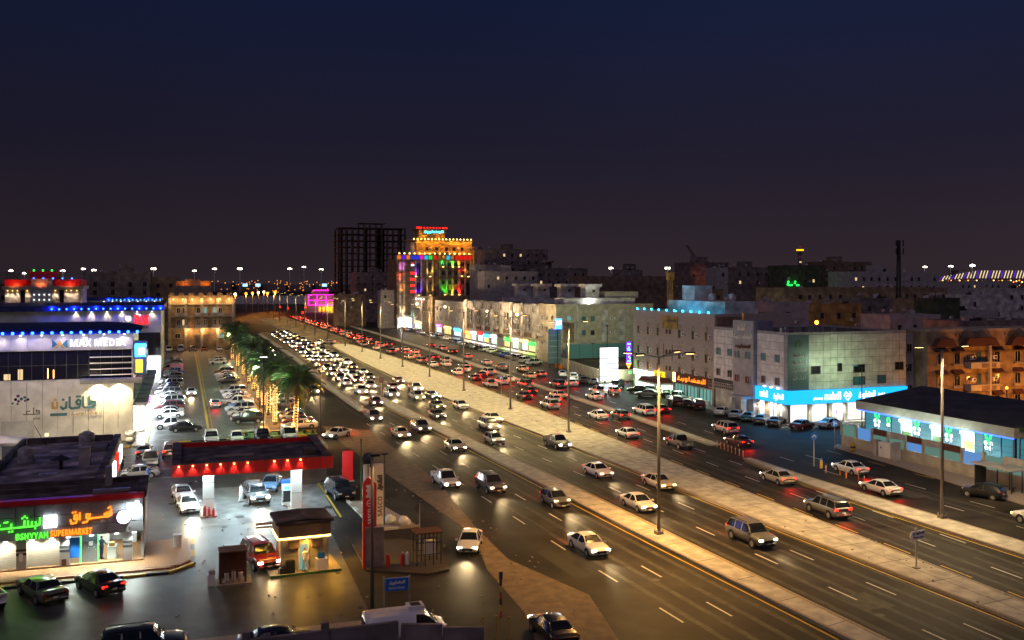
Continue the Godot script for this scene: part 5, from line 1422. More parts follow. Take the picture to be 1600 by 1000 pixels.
	area(o.transform * Vector3(kw + 0.35, 2.5, -1.2), Vector3(0, -1, 0) + o.basis.x * 0.6, 0.15, 2.5, Color(1, 0.72, 0.2), 34)
	area(o.transform * Vector3(-0.35, 2.5, -1.2), Vector3(0, -1, 0) - o.basis.x * 0.5, 0.15, 2.5, Color(1, 0.72, 0.25), 6)
	for x in [0.5, 2.25]: slab("ac_box", o, M.brown_wall, x, x + 0.8, 1.95, 2.55, -0.04, 0.5)
	slab("doorway_light", o, M.lit_room_cool, 1.35, 2.0, 0.18, 2.1, -0.05, 0.0); slab("door_frame", o, M.white_plastic, 1.28, 1.35, 0.16, 2.15, -0.05, 0.06); slab("door_frame", o, M.white_plastic, 2.0, 2.07, 0.16, 2.15, -0.05, 0.06)
	slab("counter", o, M.white_plastic, 2.55, 3.4, 0.16, 1.0, -0.02, 0.55); slab("cool_box", o, M.sign_blue, 2.7, 3.2, 1.0, 1.4, 0.05, 0.45)
	slab("pillar", o, M.galvanised, -0.05, 0.05, 0.16, 2.75, 0.05, 0.15); slab("pillar", o, M.galvanised, kw - 0.05, kw + 0.05, 0.16, 2.75, 0.05, 0.15)
	slab("crate", o, M.dark_metal, 0.35, 0.95, 0.16, 1.05, 0.1, 0.6); slab("bag", o, M.black_paint, -0.2, 0.3, 0.16, 0.6, 0.15, 0.6)
	slab("barrier_arm", o, M.beige_wall, -1.4, 0.0, 3.0, 3.15, -3.5, -3.35); slab("barrier_arm", o, M.beige_wall, -1.4, -0.2, 2.75, 2.85, -3.5, -3.35)
	# the brown cage with its ladder rack, and the cylinder cage
	o = thing("steel_cage", "rusty brown open steel cage with a rack inside", "cage", R(72.6, 2.6), YAW)
	var cg := MB.new()
	for x in [0.0, 1.75]:
		for z in [0.0, -1.3]: cg.box(Vector3(x, 1.15, z), Vector3(0.14, 2.3, 0.14))
	for x in [0.45, 0.9, 1.35]: cg.box(Vector3(x, 1.15, 0), Vector3(0.04, 2.2, 0.04)); 
	for y in [0.1, 1.0]: cg.box(Vector3(0.87, y, 0), Vector3(1.8, 0.08, 0.08))
	put("frame", cg.done(), M.rust, o)
	slab("roof", o, M.rust, -0.12, 1.87, 2.3, 2.42, -1.5, 0.15); slab("panel", o, M.rust, 0.0, 1.75, 0.05, 2.2, -1.34, -1.3); slab("base", o, M.kerb, -0.3, 2.2, 0, 0.12, -1.7, 0.4)
	for k in 3: slab("shelf_item", o, M.white_plastic, 0.3 + k * 0.5, 0.6 + k * 0.5, 0.15, 0.6 + 0.2 * (k % 2), -0.9, -0.5)
	slab("crate", o, M.white_plastic, -0.9, -0.4, 0, 0.8, -0.5, 0.0); slab("crate", o, M.grey_wall, -0.8, -0.35, 0.8, 1.1, -0.4, -0.05)
	o = thing("cylinder_cage", "dark tube-framed shelter with a white box and bottles in it", "cage", R(72.0, 17.0), YAW)
	var sc := MB.new()
	for x in [0.0, 0.65, 1.3, 1.9]:
		for z in [0.0, -1.3]: sc.box(Vector3(x, 1.3, z), Vector3(0.07, 2.6, 0.07))
	for y in [0.1, 1.0, 1.9]:
		for z in [0.0, -1.3]: sc.box(Vector3(0.95, y, z), Vector3(1.9, 0.05, 0.05))
	put("frame", sc.done(), M.dark_metal, o)
	slab("roof", o, M.rust, -0.1, 2.0, 2.6, 2.7, -1.5, 0.15); slab("box", o, M.white_plastic, 0.8, 1.6, 0.8, 1.9, -1.0, -0.5)
	for k in 4:
		var q := MB.new(); q.group(0); q.cyl(Vector3(0, 0, 0), Vector3(0, 0.8, 0), 0.16, 0.16, 10, false); q.cyl(Vector3(0, 0.8, 0), Vector3(0, 0.98, 0), 0.16, 0.05, 10)
		tag(put("gas_bottle", q.done(), M.white_plastic if k < 2 else M.red_paint, self, R(72.9 - 0.1 * k, 16.1 + k * 0.34 if k < 2 else 14.9 + (k - 2) * 1.1, 0.15), YAW), ["white gas bottle left of the cage, outer one", "white gas bottle left of the cage, next to its post", "red gas bottle beside the pylon base", "red gas bottle on the island's bare middle"][k], "gas bottle", "")
	# round sign seen from behind, bulky sacks on the island
	o = thing("round_sign", "round road sign seen from behind, above the cylinder cage", "road sign", R(76.2, 18.2), YAW)
	var rs := MB.new(); rs.cyl(Vector3(0, 3.6, 0), Vector3(0, 3.6, 0.03), 0.42, 0.42, 18)
	put("plate", rs.done(), M.pole_grey, o); slab("post", o, M.galvanised, -0.04, 0.04, 0, 4.0, 0.03, 0.11)
	for k in 2:
		var q := MB.new(); q.group(0); q.ball(Vector3(0, 0.4, 0), Vector3(0.5, 0.45, 0.42), 10, 6); q.ball(Vector3(0.32, 0.3, 0.2), Vector3(0.3, 0.34, 0.3), 8, 5); q.ball(Vector3(-0.2, 0.62, 0.1), Vector3(0.22, 0.3, 0.2), 7, 5)
		tag(put("bulk_sack", q.done(), M.white_plastic, self, R(84.7 + k * 1.0, 18.8 - k * 1.1, 0.12), YAW + k), ["bulky white sack on the paved entry triangle, right one", "bulky white sack on the paved entry triangle, left one"][k], "sack", "")

func arched(o: Node3D, f: String, a: float, y: float, w: float, h: float, frame: Material, pane: Material) -> void:
	var n := window(o, f, a, y, w, h, frame, pane)
	var key := "arch%.2f" % w
	if not cache.has(key):
		var q := MB.new()
		for k in 6:
			var a0 := PI * k / 6; var a1 := PI * (k + 1) / 6
			q.bar(Vector3(cos(a0) * w * 0.52, h / 2 + 0.06 + sin(a0) * w * 0.75, 0.08), Vector3(cos(a1) * w * 0.52, h / 2 + 0.06 + sin(a1) * w * 0.75, 0.08), 0.14, 0.12)
		cache[key] = q.done()
	put("arch", cache[key], frame, n)

func shop(o: Node3D, x0: float, x1: float, h: float, sign_: String, word: Material, room: String, f := 0.0, tint := Color.WHITE, e := 20.0) -> void:
	# a glazed shop front with its sign box; front of the block at z = 0
	var a := slab("shop_front_window", o, M[room], x0 + 0.2, x1 - 0.2, 0.2, h - 0.3, f, f + 0.06)
	var n := int((x1 - x0) / 1.3)
	for k in n + 1: slab("mullion", o, M.dark_metal, x0 + 0.17 + k * (x1 - x0 - 0.4) / n, x0 + 0.23 + k * (x1 - x0 - 0.4) / n, 0.2, h - 0.3, f + 0.06, f + 0.14)
	slab("display_plinth", o, M.dark_wall, x0 + 0.3, x1 - 0.3, 0.2, 0.7, f + 0.065, f + 0.1)
	slab("shop_sign", o, M[sign_], x0 + 0.1, x1 - 0.1, h, h + 0.85, f, f + 0.35)
	writing("sign_letters", o, WORD_LONG if n % 2 else WORD_SHORT, word, 0.07, 0.05, Transform3D(Basis(), Vector3(x0 + 0.5, h + 0.15, f + 0.36)), Vector2((x1 - x0 - 1.0) / 5.0 if n % 2 else (x1 - x0 - 1.0) / 2.8, 0.7))
	area(o.transform * Vector3((x0 + x1) / 2, h * 0.62, f + 0.5), o.basis.z + Vector3(0, -0.4, 0), x1 - x0 - 0.6, h * 0.6, tint, e)

func right_buildings() -> void:
	clinic()
	stone_building()
	terrace()
	school()
	# apartment house behind the school, lit amber
	var o := block("apartment_house", "amber-lit stone apartment house with tiled window hoods and balconies", 124, 113.0, 0, 26, 13.9, 6, M.tan_wall)
	parapet(o, 26, 13.9, 6, M.beige_wall, M.roof, 0.4)
	for y in [3.8, 7.4, 11.0]:
		slab("string_course", o, M.brown_wall, 0, 26, y - 0.6, y - 0.35, 0, 0.12)
	for fl in 3:
		var y := 2.2 + fl * 3.6
		for x in [2.6, 5.9, 14.2, 18.6]:
			var n := window(o, "front", x, y + 0.2, 1.3, 1.9, M.beige_wall, M.glass)
			var hd := MB.new(); hd.prism(PackedVector2Array([Vector2(0, 0.0), Vector2(0.75, -0.1), Vector2(0.75, 0.02), Vector2(0.0, 0.6)]), -1.05, 1.05)
			var hn := put("window_hood", hd.done(), M.tile_roof, n, Vector3(0, 1.15, 0.02), -PI / 2)
			slab("sill", n, M.beige_wall, -0.9, 0.9, -1.25, -1.0, 0.16, 0.4)
		for x in [8.2, 12.6]:
			window(o, "front", x, y + 0.3, 0.9, 1.0, M.beige_wall, M.glass); air_con(o, "front", x + 0.9, y + 0.2)
		window(o, "front", 10.4, y, 1.0, 2.2, M.dark_wall, M.teal_glass)
		slab("balcony", o, M.beige_wall, 7.4, 13.4, y - 1.5, y - 0.5, 0.1, 1.5); slab("balcony_panel", o, M.brown_wall, 9.6, 12.6, y - 1.4, y - 0.7, 1.5, 1.53)
	slab("pillar", o, M.beige_wall, 11.2, 11.6, 0, 11.6, 1.2, 1.55)
	for q in [[0.6, 5.0], [6.4, 13.8], [16.0, 21.0]]:
		var rf := MB.new(); rf.prism(PackedVector2Array([Vector2(q[0], 11.5), Vector2(q[0] + 1.0, 12.9), Vector2(q[1] - 1.0, 12.9), Vector2(q[1], 11.5)]), 0.05, 1.2)
		put("tiled_roof", rf.done(), M.tile_roof, o)
	for k in 2:
		for j in 2: slab("vent_hole", o, M.dark_wall, 5.6 + k * 10.2 + j * 0.8, 5.95 + k * 10.2 + j * 0.8, 13.1, 13.5, 0.02, 0.1)
	for x in [8.0, 16.0, 23.0]:
		var lp := thing("yard_lamp", ["sodium yard lamp hidden low behind the hall, first", "sodium yard lamp low behind the hall, middle", "sodium yard lamp low behind the hall, last"][int(x / 8) - 1 if x < 20 else 2], "street lamp", o.transform * Vector3(x, 0, 8.0), YAW)
		slab("pole", lp, M.dark_metal, -0.06, 0.06, 0, 5.4, -0.06, 0.06); put("lamp_bulb", bulb_mesh(0.2), M.sodium, lp, Vector3(0, 5.5, 0)); omni(o.transform * Vector3(x, 5.5, 7.6), Color(1, 0.62, 0.26), 34, 0.2)
	o = block("dark_house", "unlit grey house wedged between clinic and amber apartment house", 127, 110.3, 0, 2.6, 13.4, 10, M.grey_wall)
	windows(o, "front", [1.7], [4.5, 8.0, 11.2], 1.1, 1.4, M.grey_wall, 0.0); air_con(o, "front", 0.7, 8.4); air_con(o, "front", 0.7, 5.0)
	# lit billboard on its post
	o = thing("billboard_sign", "tall blank white lit billboard of five panels by the roadside", "billboard", R(190.7, 85.5), YAW + 0.1)
	var hgt := [2.4, 1.15, 1.15, 1.6, 1.0]
	var y := 0.5
	for k in 5:
		slab("lit_panel_sign", o, M.panel_lit, 0.0, 4.55, y, y + hgt[4 - k] - 0.16, -0.25, 0.25)
		y += hgt[4 - k]
	slab("frame", o, M.dark_metal, -0.06, 4.61, 0.4, y - 0.02, -0.2, 0.2); slab("post", o, M.dark_metal, 1.2, 1.5, 0, 0.45, -0.15, 0.15); slab("post", o, M.dark_metal, 3.0, 3.3, 0, 0.45, -0.15, 0.15)
	area(o.transform * Vector3(2.3, 4.2, 0.6), o.basis.z, 4.4, 7.0, Color(0.95, 0.98, 1), 150)
	area(o.transform * Vector3(2.3, 4.2, -0.6), -o.basis.z, 4.4, 7.0, Color(0.92, 1, 0.85), 420)
	# pale lot fence, teal screen in the pit behind it
	o = thing("lot_fence", "pale rendered boundary wall round the empty lot, bending at billboard", "wall", R(258, 96.2), heading(R(194, 87.2) - R(258, 96.2)))
	var L := (R(194, 87.2) - R(258, 96.2)).length()
	for k in 10: slab("wall_panel", o, M.beige_wall, k * L / 10 + 0.02, (k + 1) * L / 10 - 0.02, 0, 2.5, -0.12, 0.12)
	var o2 := thing("lot_fence", "pale rendered wall running from the billboard to stone building", "wall", R(193.6, 87.0), YAW)
	for k in 4: slab("wall_panel", o2, M.beige_wall, 0.1 + k * 3.0, 3.06 + k * 3.0, 0, 2.5, -0.12, 0.12)
	o = thing("screen_fence", "long teal mesh screen on posts before the beige block", "fence", R(249, 101.5), YAW)
	for k in 7:
		slab("screen_panel", o, M.mesh_teal, k * 4.0 + 0.04, k * 4.0 + 3.96, 0.4, 4.4, -0.03, 0.03); slab("post", o, M.dark_metal, k * 4.0 - 0.05, k * 4.0 + 0.03, 0, 4.5, -0.06, 0.06)
	# dark tall sign and the blue lit sign over it
	o = thing("tall_sign", "tall dark green slatted sign tower beneath a blue lit sign", "sign", R(228, 88.0), YAW)
	for k in 6: slab("panel", o, M.teal_panel, 0, 3.4, 1.2 + k * 1.45, 2.55 + k * 1.45, -0.15, 0.15)
	for k in 6: slab("trim_light", o, M.lit_room_cool, 0.1, 3.3, 2.58 + k * 1.45, 2.63 + k * 1.45, -0.1, 0.16)
	for x in [0.3, 2.9]: slab("post", o, M.dark_metal, x, x + 0.25, 0, 10.0, -0.1, 0.1)
	o = thing("blue_lit_sign", "small blue glowing sign with white writing beside the lamp post", "sign", R(226.5, 89.4), YAW)
	slab("post", o, M.dark_metal, 0.6, 0.8, 0, 10.0, -0.3, -0.16); slab("lit_panel_sign", o, M.blue_glow, 0, 1.6, 10.0, 12.6, -0.15, 0.15)
	writing("letters", o, WORD_SHORT, M.white_glow, 0.09, 0.04, Transform3D(Basis(), Vector3(0.2, 11.0, 0.16)), Vector2(0.45, 1.0))
	o = thing("arrow_neon_sign", "upright blue-white neon sign with an orange arrow tip", "sign", R(181.6, 87.6), YAW)
	slab("lit_panel_sign", o, M.purple_glow, 0, 0.95, 5.0, 9.4, -0.15, 0.15)
	writing("letters", o, [[0.2, 4, 0.7, 4], [0.45, 3.3, 0.2, 2.8, 0.7, 2.8], [0.2, 2.0, 0.7, 2.2], [0.45, 1.4, 0.7, 0.9], [0.2, 0.4, 0.7, 0.4]], M.cyan_glow, 0.1, 0.05, Transform3D(Basis(), Vector3(0, 5.0, 0.16)))
	var at := MB.new(); at.prism(PackedVector2Array([Vector2(-0.1, 5.0), Vector2(1.05, 5.0), Vector2(0.48, 3.9)]), -0.12, 0.12)
	put("arrow_sign", at.done(), M.orange_glow, o); slab("bracket", o, M.dark_metal, 0.9, 3.0, 9.2, 9.35, -0.1, 0.0)
	area(o.transform * Vector3(1.2, 7.4, 0.3), V + U * -0.2, 0.5, 4.0, Color(0.6, 0.3, 1), 7)

func clinic() -> void:
	var w := 22.2; var d := 21.7; var h := 13.8
	var o := block("clinic_building", "panel-clad corner clinic with a glowing cyan pharmacy sign band", 125.6, 87.9, 0, w, h, d, M.joint)
	parapet(o, w, h, d, M.grey_wall, M.roof_dark, 0.35)
	var sx := (w - 3.7) / 14
	for r in 7:
		for k in 14:
			var p := slab("facade_panel", o, M.green_panel, 3.7 + k * sx + 0.028, 3.7 + (k + 1) * sx - 0.028, 5.25 + r * 1.222, 5.25 + (r + 1) * 1.222 - 0.055, 0, 0.09 + 0.01 * rng.randf())
	for r in 7: slab("corner_panel", o, M.teal_panel, 0.0, 3.68, 5.25 + r * 1.222, 5.25 + (r + 1) * 1.222 - 0.055, 0, 0.12)
	var big := MB.new()
	for f in [[4.1, 8.1, 1.7], [9.0, 8.4, 0.8], [12.0, 8.1, 2.1], [20.0, 8.3, 1.6], [12.0, 3.6 + 2.6, 2.1], [16.6, 6.3, 1.5]]:
		window(o, "front", f[0] + f[2] / 2, f[1] + 0.2, f[2], 1.3, M.dark_metal, M.glass if f[1] > 6.5 else M.teal_glass).position.z = 0.1
	# left (road) side: pale, slate and pale panels
	for q in [[0.0, 1.0, "slate_panel", 1], [1.0, 8.3, "pale_panel", 6], [14.6, 21.6, "pale_panel", 6]]:
		var n: int = q[3]
		for r in 7:
			for k in n:
				var x0: float = lerpf(q[0], q[1], float(k) / n); var x1: float = lerpf(q[0], q[1], float(k + 1) / n)
				slab("facade_panel", o, M[q[2]], -0.1, 0, 5.25 + r * 1.222, 5.25 + (r + 1) * 1.222 - 0.055, -x1 + 0.028, -x0 - 0.028)
	slab("tower_face", o, M.slate_panel, -0.7, 0, 0, 15.6, -14.5, -8.4)
	slab("tower_back", o, M.slate_panel, 0, 3, h, 15.6, -14.5, -8.4)
	for a in [2.6, 6.4, 16.4, 20.0]:
		for yy in [10.0, 6.4]: window(o, "left", d - a, yy, 1.2, 1.25, M.slate_panel, M.teal_glass if yy > 8 else M.glass).position.x = -0.12
	for a in [10.0, 13.2]:
		for yy in [10.0, 6.0]: window(o, "left", d - a, yy, 1.3, 1.25, M.slate_panel, M.teal_glass if yy > 8 else M.glass).position.x = -0.72
	var lf := Basis(Vector3.UP, -PI / 2)
	writing("tower_letters", o, WORD_SHORT, M.white_plastic, 0.1, 0.12, Transform3D(lf, Vector3(-0.72, 13.9, -13.0)), Vector2(0.9, 1.0))
	writing("tower_letters", o, WORD_LONG, M.white_plastic, 0.09, 0.12, Transform3D(lf, Vector3(-0.72, 12.6, -14.3)), Vector2(1.1, 0.8))
	writing("tower_letters", o, WORD_LONG, M.rust, 0.09, 0.1, Transform3D(lf, Vector3(-0.72, 11.0, -13.8)), Vector2(0.9, 0.7))
	slab("roof_finial", o, M.gold_ink, -0.4, -0.1, 15.6, 16.8, -12.2, -11.8)
	var i := 0
	for wrd in [WORD_SHORT, WORD_SHORT, WORD_LONG, WORD_SHORT]:
		writing("corner_letters", o, wrd, M.grey_wall, 0.08, 0.08, Transform3D(Basis(), Vector3(0.6, 10.3 - i * 1.15, 0.12)), Vector2(0.95, 0.65) if i != 2 else Vector2(0.5, 0.65))
		i += 1
	var em := MB.new(); em.prism(PackedVector2Array([Vector2(1.2, 11.9), Vector2(1.2, 12.7), Vector2(1.75, 13.1), Vector2(2.3, 12.7), Vector2(2.3, 11.9), Vector2(1.95, 11.9), Vector2(1.95, 12.4), Vector2(1.55, 12.4), Vector2(1.55, 11.9)]), 0.12, 0.2)
	put("emblem", em.done(), M.leaf, o)
	# sign band
	glow("pharmacy_cyan", Color(0.0, 0.62, 0.95), 1.35)
	slab("lit_band_sign", o, M.pharmacy_cyan, -0.35, w + 0.0, 3.1, 5.2, 0.02, 0.4); slab("lit_band_sign", o, M.pharmacy_cyan, -0.4, -0.02, 3.1, 5.2, -8.4, 0.02)
	text("sign_letters", o, "nahdi", M.sign_lit, Vector3(7.9, 4.15, 0.42), 1.15, 0, 0.05, 3.0)
	writing("sign_letters", o, WORD_LONG, M.sign_lit, 0.1, 0.05, Transform3D(Basis(), Vector3(12.7, 3.6, 0.41)), Vector2(0.62, 1.1))
	writing("sign_letters", o, WORD_SHORT, M.sign_lit, 0.05, 0.04, Transform3D(Basis(), Vector3(16.4, 3.85, 0.41)), Vector2(0.5, 0.5))
	text("sign_letters", o, "pharmacy", M.sign_lit, Vector3(5.2, 3.9, 0.42), 0.36, 0, 0.04, 1.7)
	var ht := MB.new()
	ht.bar(Vector3(9.95, 4.2, 0.43), Vector3(10.6, 3.4, 0.43), 0.3, 0.06); ht.bar(Vector3(10.6, 3.4, 0.43), Vector3(11.35, 4.2, 0.43), 0.3, 0.06); ht.bar(Vector3(9.95, 4.2, 0.43), Vector3(10.3, 4.8, 0.43), 0.3, 0.06); ht.bar(Vector3(11.35, 4.2, 0.43), Vector3(11.0, 4.8, 0.43), 0.3, 0.06)
	put("logo_heart_light", ht.done(), M.sign_lit, o)
	var dt := MB.new()
	for q in [[10.45, 4.55], [10.85, 4.3], [11.1, 4.6], [10.6, 4.1]]: dt.box(Vector3(q[0], q[1], 0.46), Vector3(0.18, 0.18, 0.05))
	put("logo_dot_light", dt.done(), M.warm_glow, o)
	text("sign_letters", o, "nahdi", M.sign_lit, Vector3(-0.42, 4.15, -5.9), 1.0, -PI / 2, 0.05, 2.2)
	writing("sign_letters", o, WORD_LONG, M.sign_lit, 0.09, 0.05, Transform3D(lf, Vector3(-0.41, 3.6, -3.2)), Vector2(0.5, 1.0))
	area(o.transform * Vector3(w / 2, 4.1, 0.9), o.basis.z + Vector3(0, -0.3, 0), w, 2.0, Color(0.1, 0.7, 1.0), 34)
	area(o.transform * Vector3(-0.9, 4.1, -4.2), -o.basis.x + Vector3(0, -0.3, 0), 8, 2.0, Color(0.1, 0.7, 1.0), 14)
	# shop: white blinds with posters, glazed side, portal
	for q in [[0.4, 3.4], [4.2, 7.0], [8.0, 10.0], [10.8, 15.8], [16.6, 18.0], [18.6, 21.8]]:
		slab("shop_front_window", o, M.white_glow if false else M.shop_blind, q[0], q[1], 0.3, 3.0, 0, 0.08)
		if q[0] > 3: slab("pier", o, M.beige_wall, q[0] - 0.6, q[0] - 0.05, 0, 3.1, 0, 0.3)
	for q in [-1.9, -4.2, -6.6]: slab("shop_front_window", o, M.shop_blind, -0.08, 0, 0.3, 3.0, q - 1.6, q + 0.3)
	for z in [-2.0, -4.6, -5.2, -7.4]: slab("pier", o, M.brown_wall, -0.3, 0, 0, 3.1, z - 0.5, z)
	var ps := MB.new()
	for k in 9:
		var a := TAU * k / 10 - 1.0; ps.bar(Vector3(5.6 + cos(a) * 0.42, 1.75 + sin(a) * 0.55, 0.1), Vector3(5.6 + cos(a + 0.63) * 0.42, 1.75 + sin(a + 0.63) * 0.55, 0.1), 0.14, 0.03)
	ps.bar(Vector3(5.25, 1.2, 0.1), Vector3(5.8, 1.75, 0.1), 0.12, 0.03)
	put("poster_mark", ps.done(), M.magenta_ink, o)
	var ps2 := MB.new(); ps2.prism(PackedVector2Array([Vector2(8.6, 1.2), Vector2(8.55, 1.7), Vector2(9.1, 2.25), Vector2(9.4, 2.2), Vector2(9.2, 1.6)]), 0.09, 0.11)
	put("poster_mark", ps2.done(), M.magenta_ink, o)
	slab("poster_screen", o, M.sign_white, 4.3, 6.9, 0.4, 2.9, 0.08, 0.09); slab("poster_screen", o, M.sign_white, 8.05, 9.95, 0.4, 2.9, 0.08, 0.085)
	for k in 6: spot(o.transform * Vector3(2.0 + k * 3.6, 2.95, 0.75), Vector3(0, -1, 0) - o.basis.z * 0.3, Color(1, 0.98, 0.92), 20, 72)
	for k in 3: spot(o.transform * Vector3(-0.8, 2.95, -1.6 - k * 2.6), Vector3(0, -1, 0) + o.basis.x * 0.3, Color(1, 0.98, 0.92), 20, 72)
	for k in 3: put("band_lamp", bm(0.3, 0.15, 0.3), M.white_glow, o, Vector3(-0.5, 5.4, -2.0 - k * 1.8))
	slab("portal_top", o, M.slate_panel, -2.6, -0.7, 3.0, 3.4, -12.6, -8.6)
	for z in [-8.9, -12.3]: slab("portal_column", o, M.white_wall, -2.5, -1.9, 0, 3.0, z - 0.35, z + 0.35)
	spot(o.transform * Vector3(-3.2, 0.3, -10.4), -o.basis.z * 0.01 + o.basis.x * 0.8 + Vector3(0, 0.8, 0), Color(0.95, 0.98, 1), 14, 70)
	slab("roller_shutter", o, M.white_wall, -0.1, 0, 0.2, 3.6, -21.0, -15.0)
	for k in 12: slab("shutter_slat", o, M.white_wall, -0.14, -0.1, 0.3 + k * 0.27, 0.5 + k * 0.27, -20.9, -15.1)
	var aw := MB.new()
	for k in 13: aw.box(Vector3(-1.2, 4.2, -21.4 + k * 0.6), Vector3(0.06, 1.1, 0.06))
	aw.box(Vector3(-1.2, 4.75, -17.8), Vector3(0.1, 0.08, 7.4)); aw.box(Vector3(-1.2, 3.65, -17.8), Vector3(0.1, 0.08, 7.4)); aw.box(Vector3(-0.6, 4.2, -17.8), Vector3(1.1, 0.06, 7.4))
	put("steel_awning", aw.done(), M.galvanised, o)
	for k in 9: slab("roof_duct", o, M.galvanised, 1.2 + k * 1.1 + (k % 3) * 0.5, 1.6 + k * 1.1 + (k % 3) * 0.5, h, h + 0.9, -4.0 - k % 2, -3.4 - k % 2)
	# street lamp in the side street, washing the green panels
	o = thing("street_lamp", "slim dark street lamp standing before the clinic's green panels", "street lamp", R(119.8, 96.9), YAW)
	var lp := MB.new(); lp.cyl(Vector3.ZERO, Vector3(0, 9.2, 0), 0.1, 0.06, 8); lp.bar(Vector3(0, 9.1, 0), Vector3(-1.2, 9.4, 0), 0.08, 0.08)
	put("pole", lp.done(), M.dark_metal, o); put("lamp_head", bm(0.7, 0.14, 0.3), M.lit_room_cool, o, Vector3(-1.3, 9.38, 0))
	spot(o.transform * Vector3(-1.3, 9.2, 0), -o.basis.z + Vector3(0, -0.1, 0) + o.basis.x * 0.1, Color(0.86, 0.98, 0.8), 34, 85, 0.2)

func stone_building() -> void:
	var w := 32.0; var h := 15.8
	var o := block("stone_building", "brown stone block with arched windows and cyan roof lamps over shops", 179.6, 88.2, -PI / 2, w, h, 16, M.pink_stone)
	parapet(o, w, h, 16, M.pink_stone, M.roof_dark, 0.5)
	for y in [3.9, 6.6, 10.4, 14.2]: slab("string_course", o, M.grey_wall, 0, w, y, y + 0.25, 0, 0.1)
	for y in [5.2, 8.3, 12.2]:
		var k := 0
		for x in [2.4, 6.6, 10.8, 19.5, 24.5, 29.2]:
			arched(o, "front", x, y, 1.0, 1.7, M.beige_wall, M.glass)
			if k != 2: air_con(o, "front", x + 1.7, y + 0.1)
			k += 1
		for x in [14.4, 15.8]: window(o, "front", x, y + 0.2, 0.6, 0.9, M.brown_wall, M.glass)
	for y in [5.2, 8.3, 12.2]: arched(o, "right", 7.0, y, 1.0, 1.6, M.beige_wall, M.glass); window(o, "right", 11.5, y, 1.0, 1.6, M.beige_wall, M.glass)
	slab("side_cladding", o, M.brown_wall, w, w + 0.06, 4, 15.8, -6, -0.4)
	bulbs(o, M.cyan_glow, Vector3(0.4, h + 0.7, 0.1), Vector3(w - 0.4, h + 0.7, 0.1), 10, 0.2, Color(0.2, 0.8, 1), 5, 2, Vector3(0, 0, -0.5))
	slab("wall_sign", o, M.ochre_wall, 13.0, 19.0, 13.0, 15.4, 0.1, 0.25)
	writing("sign_letters", o, WORD_LONG, M.brown_wall, 0.07, 0.04, Transform3D(Basis(), Vector3(14.2, 14.2, 0.26)), Vector2(0.8, 0.7))
	for x in [13.4, 16.8]: slab("down_pipe", o, M.dark_metal, x, x + 0.08, 7.0, 10.0, 0.12, 0.2)
	# shops at its foot
	shop(o, 0.6, 9.5, 3.2, "white_glow", M.gold_ink, "shop_bright", 0.0, Color(0.9, 1, 0.9), 26)
	slab("shop_sign", o, M.yellow_sign, 9.7, 13.8, 3.2, 4.5, 0, 0.35)
	writing("sign_letters", o, WORD_SHORT, M.brown_wall, 0.08, 0.05, Transform3D(Basis(), Vector3(10.2, 3.5, 0.36)), Vector2(1.1, 0.8))
	slab("shop_front_window", o, M.shop_bright, 9.9, 16.8, 0.2, 2.6, 0, 0.06)
	for k in 7: slab("mullion", o, M.dark_metal, 9.9 + k * 1.1, 10.0 + k * 1.1, 0.2, 2.6, 0.06, 0.14)
	var pc := MB.new(); pc.prism(PackedVector2Array([Vector2(8.6, 2.7), Vector2(10.0, 3.5), Vector2(16.0, 3.5), Vector2(17.4, 2.7)]), 0.36, 3.2)
	put("tiled_porch", pc.done(), M.tile_roof, o); slab("porch_eaves", o, M.white_wall, 8.5, 17.5, 2.4, 2.7, 0.36, 3.3)
	slab("shop_sign", o, M.rust, 17.6, 31.0, 3.1, 5.0, 0, 0.4)
	writing("neon_sign", o, WORD_LONG, M.letter_orange, 0.11, 0.06, Transform3D(Basis(), Vector3(19.0, 3.5, 0.42)), Vector2(2.1, 1.0))
	slab("neon_sign", o, M.warm_glow, 17.6, 18.6, 3.2, 4.9, 0.4, 0.45)
	for q in [[17.8, 22.0], [22.6, 26.4], [27.0, 31.0]]:
		slab("shop_front_window", o, M.lit_room_cool, q[0], q[1], 0.2, 2.8, 0, 0.06)
		for k in 4: slab("mullion", o, M.dark_metal, q[0] + k * 1.2, q[0] + 0.1 + k * 1.2, 0.2, 2.8, 0.06, 0.14)
		slab("display_plinth", o, M.white_plastic, q[0] + 0.4, q[1] - 0.4, 0.2, 0.9, 0.07, 0.4)
	area(o.transform * Vector3(13.2, 2.0, 0.8), o.basis.z + Vector3(0, -0.5, 0), 6, 1.6, Color(0.8, 1, 0.75), 18)
	area(o.transform * Vector3(24.5, 2.4, 0.8), o.basis.z + Vector3(0, -0.6, 0), 12, 1.2, Color(0.75, 1, 0.9), 22)
	put("green_lamp", bm(0.4, 0.4, 0.4), M.green_glow, o, Vector3(0.3, 3.3, 0.9)); omni(o.transform * Vector3(0.3, 3.3, 1.3), Color(0.4, 1, 0.3), 10, 0.2)
	slab("roof_block", o, M.white_wall, 2.0, 24.0, h, h + 2.4, -14, -7); slab("roof_tower", o, M.white_wall, 6.0, 11, h + 2.4, h + 5.4, -12, -8)
	spot(o.transform * Vector3(12, h + 0.6, -3.5), o.basis * Vector3(0, 0.3, -1), Color(0.3, 0.75, 1), 10, 75)
	put("roof_lamp", bm(0.3, 0.2, 0.3), M.cyan_glow, o, Vector3(12, h + 0.4, -3.2))
	tank(o, Vector3(16, h + 2.4, -9)); tank(o, Vector3(20, h + 2.4, -11)); 

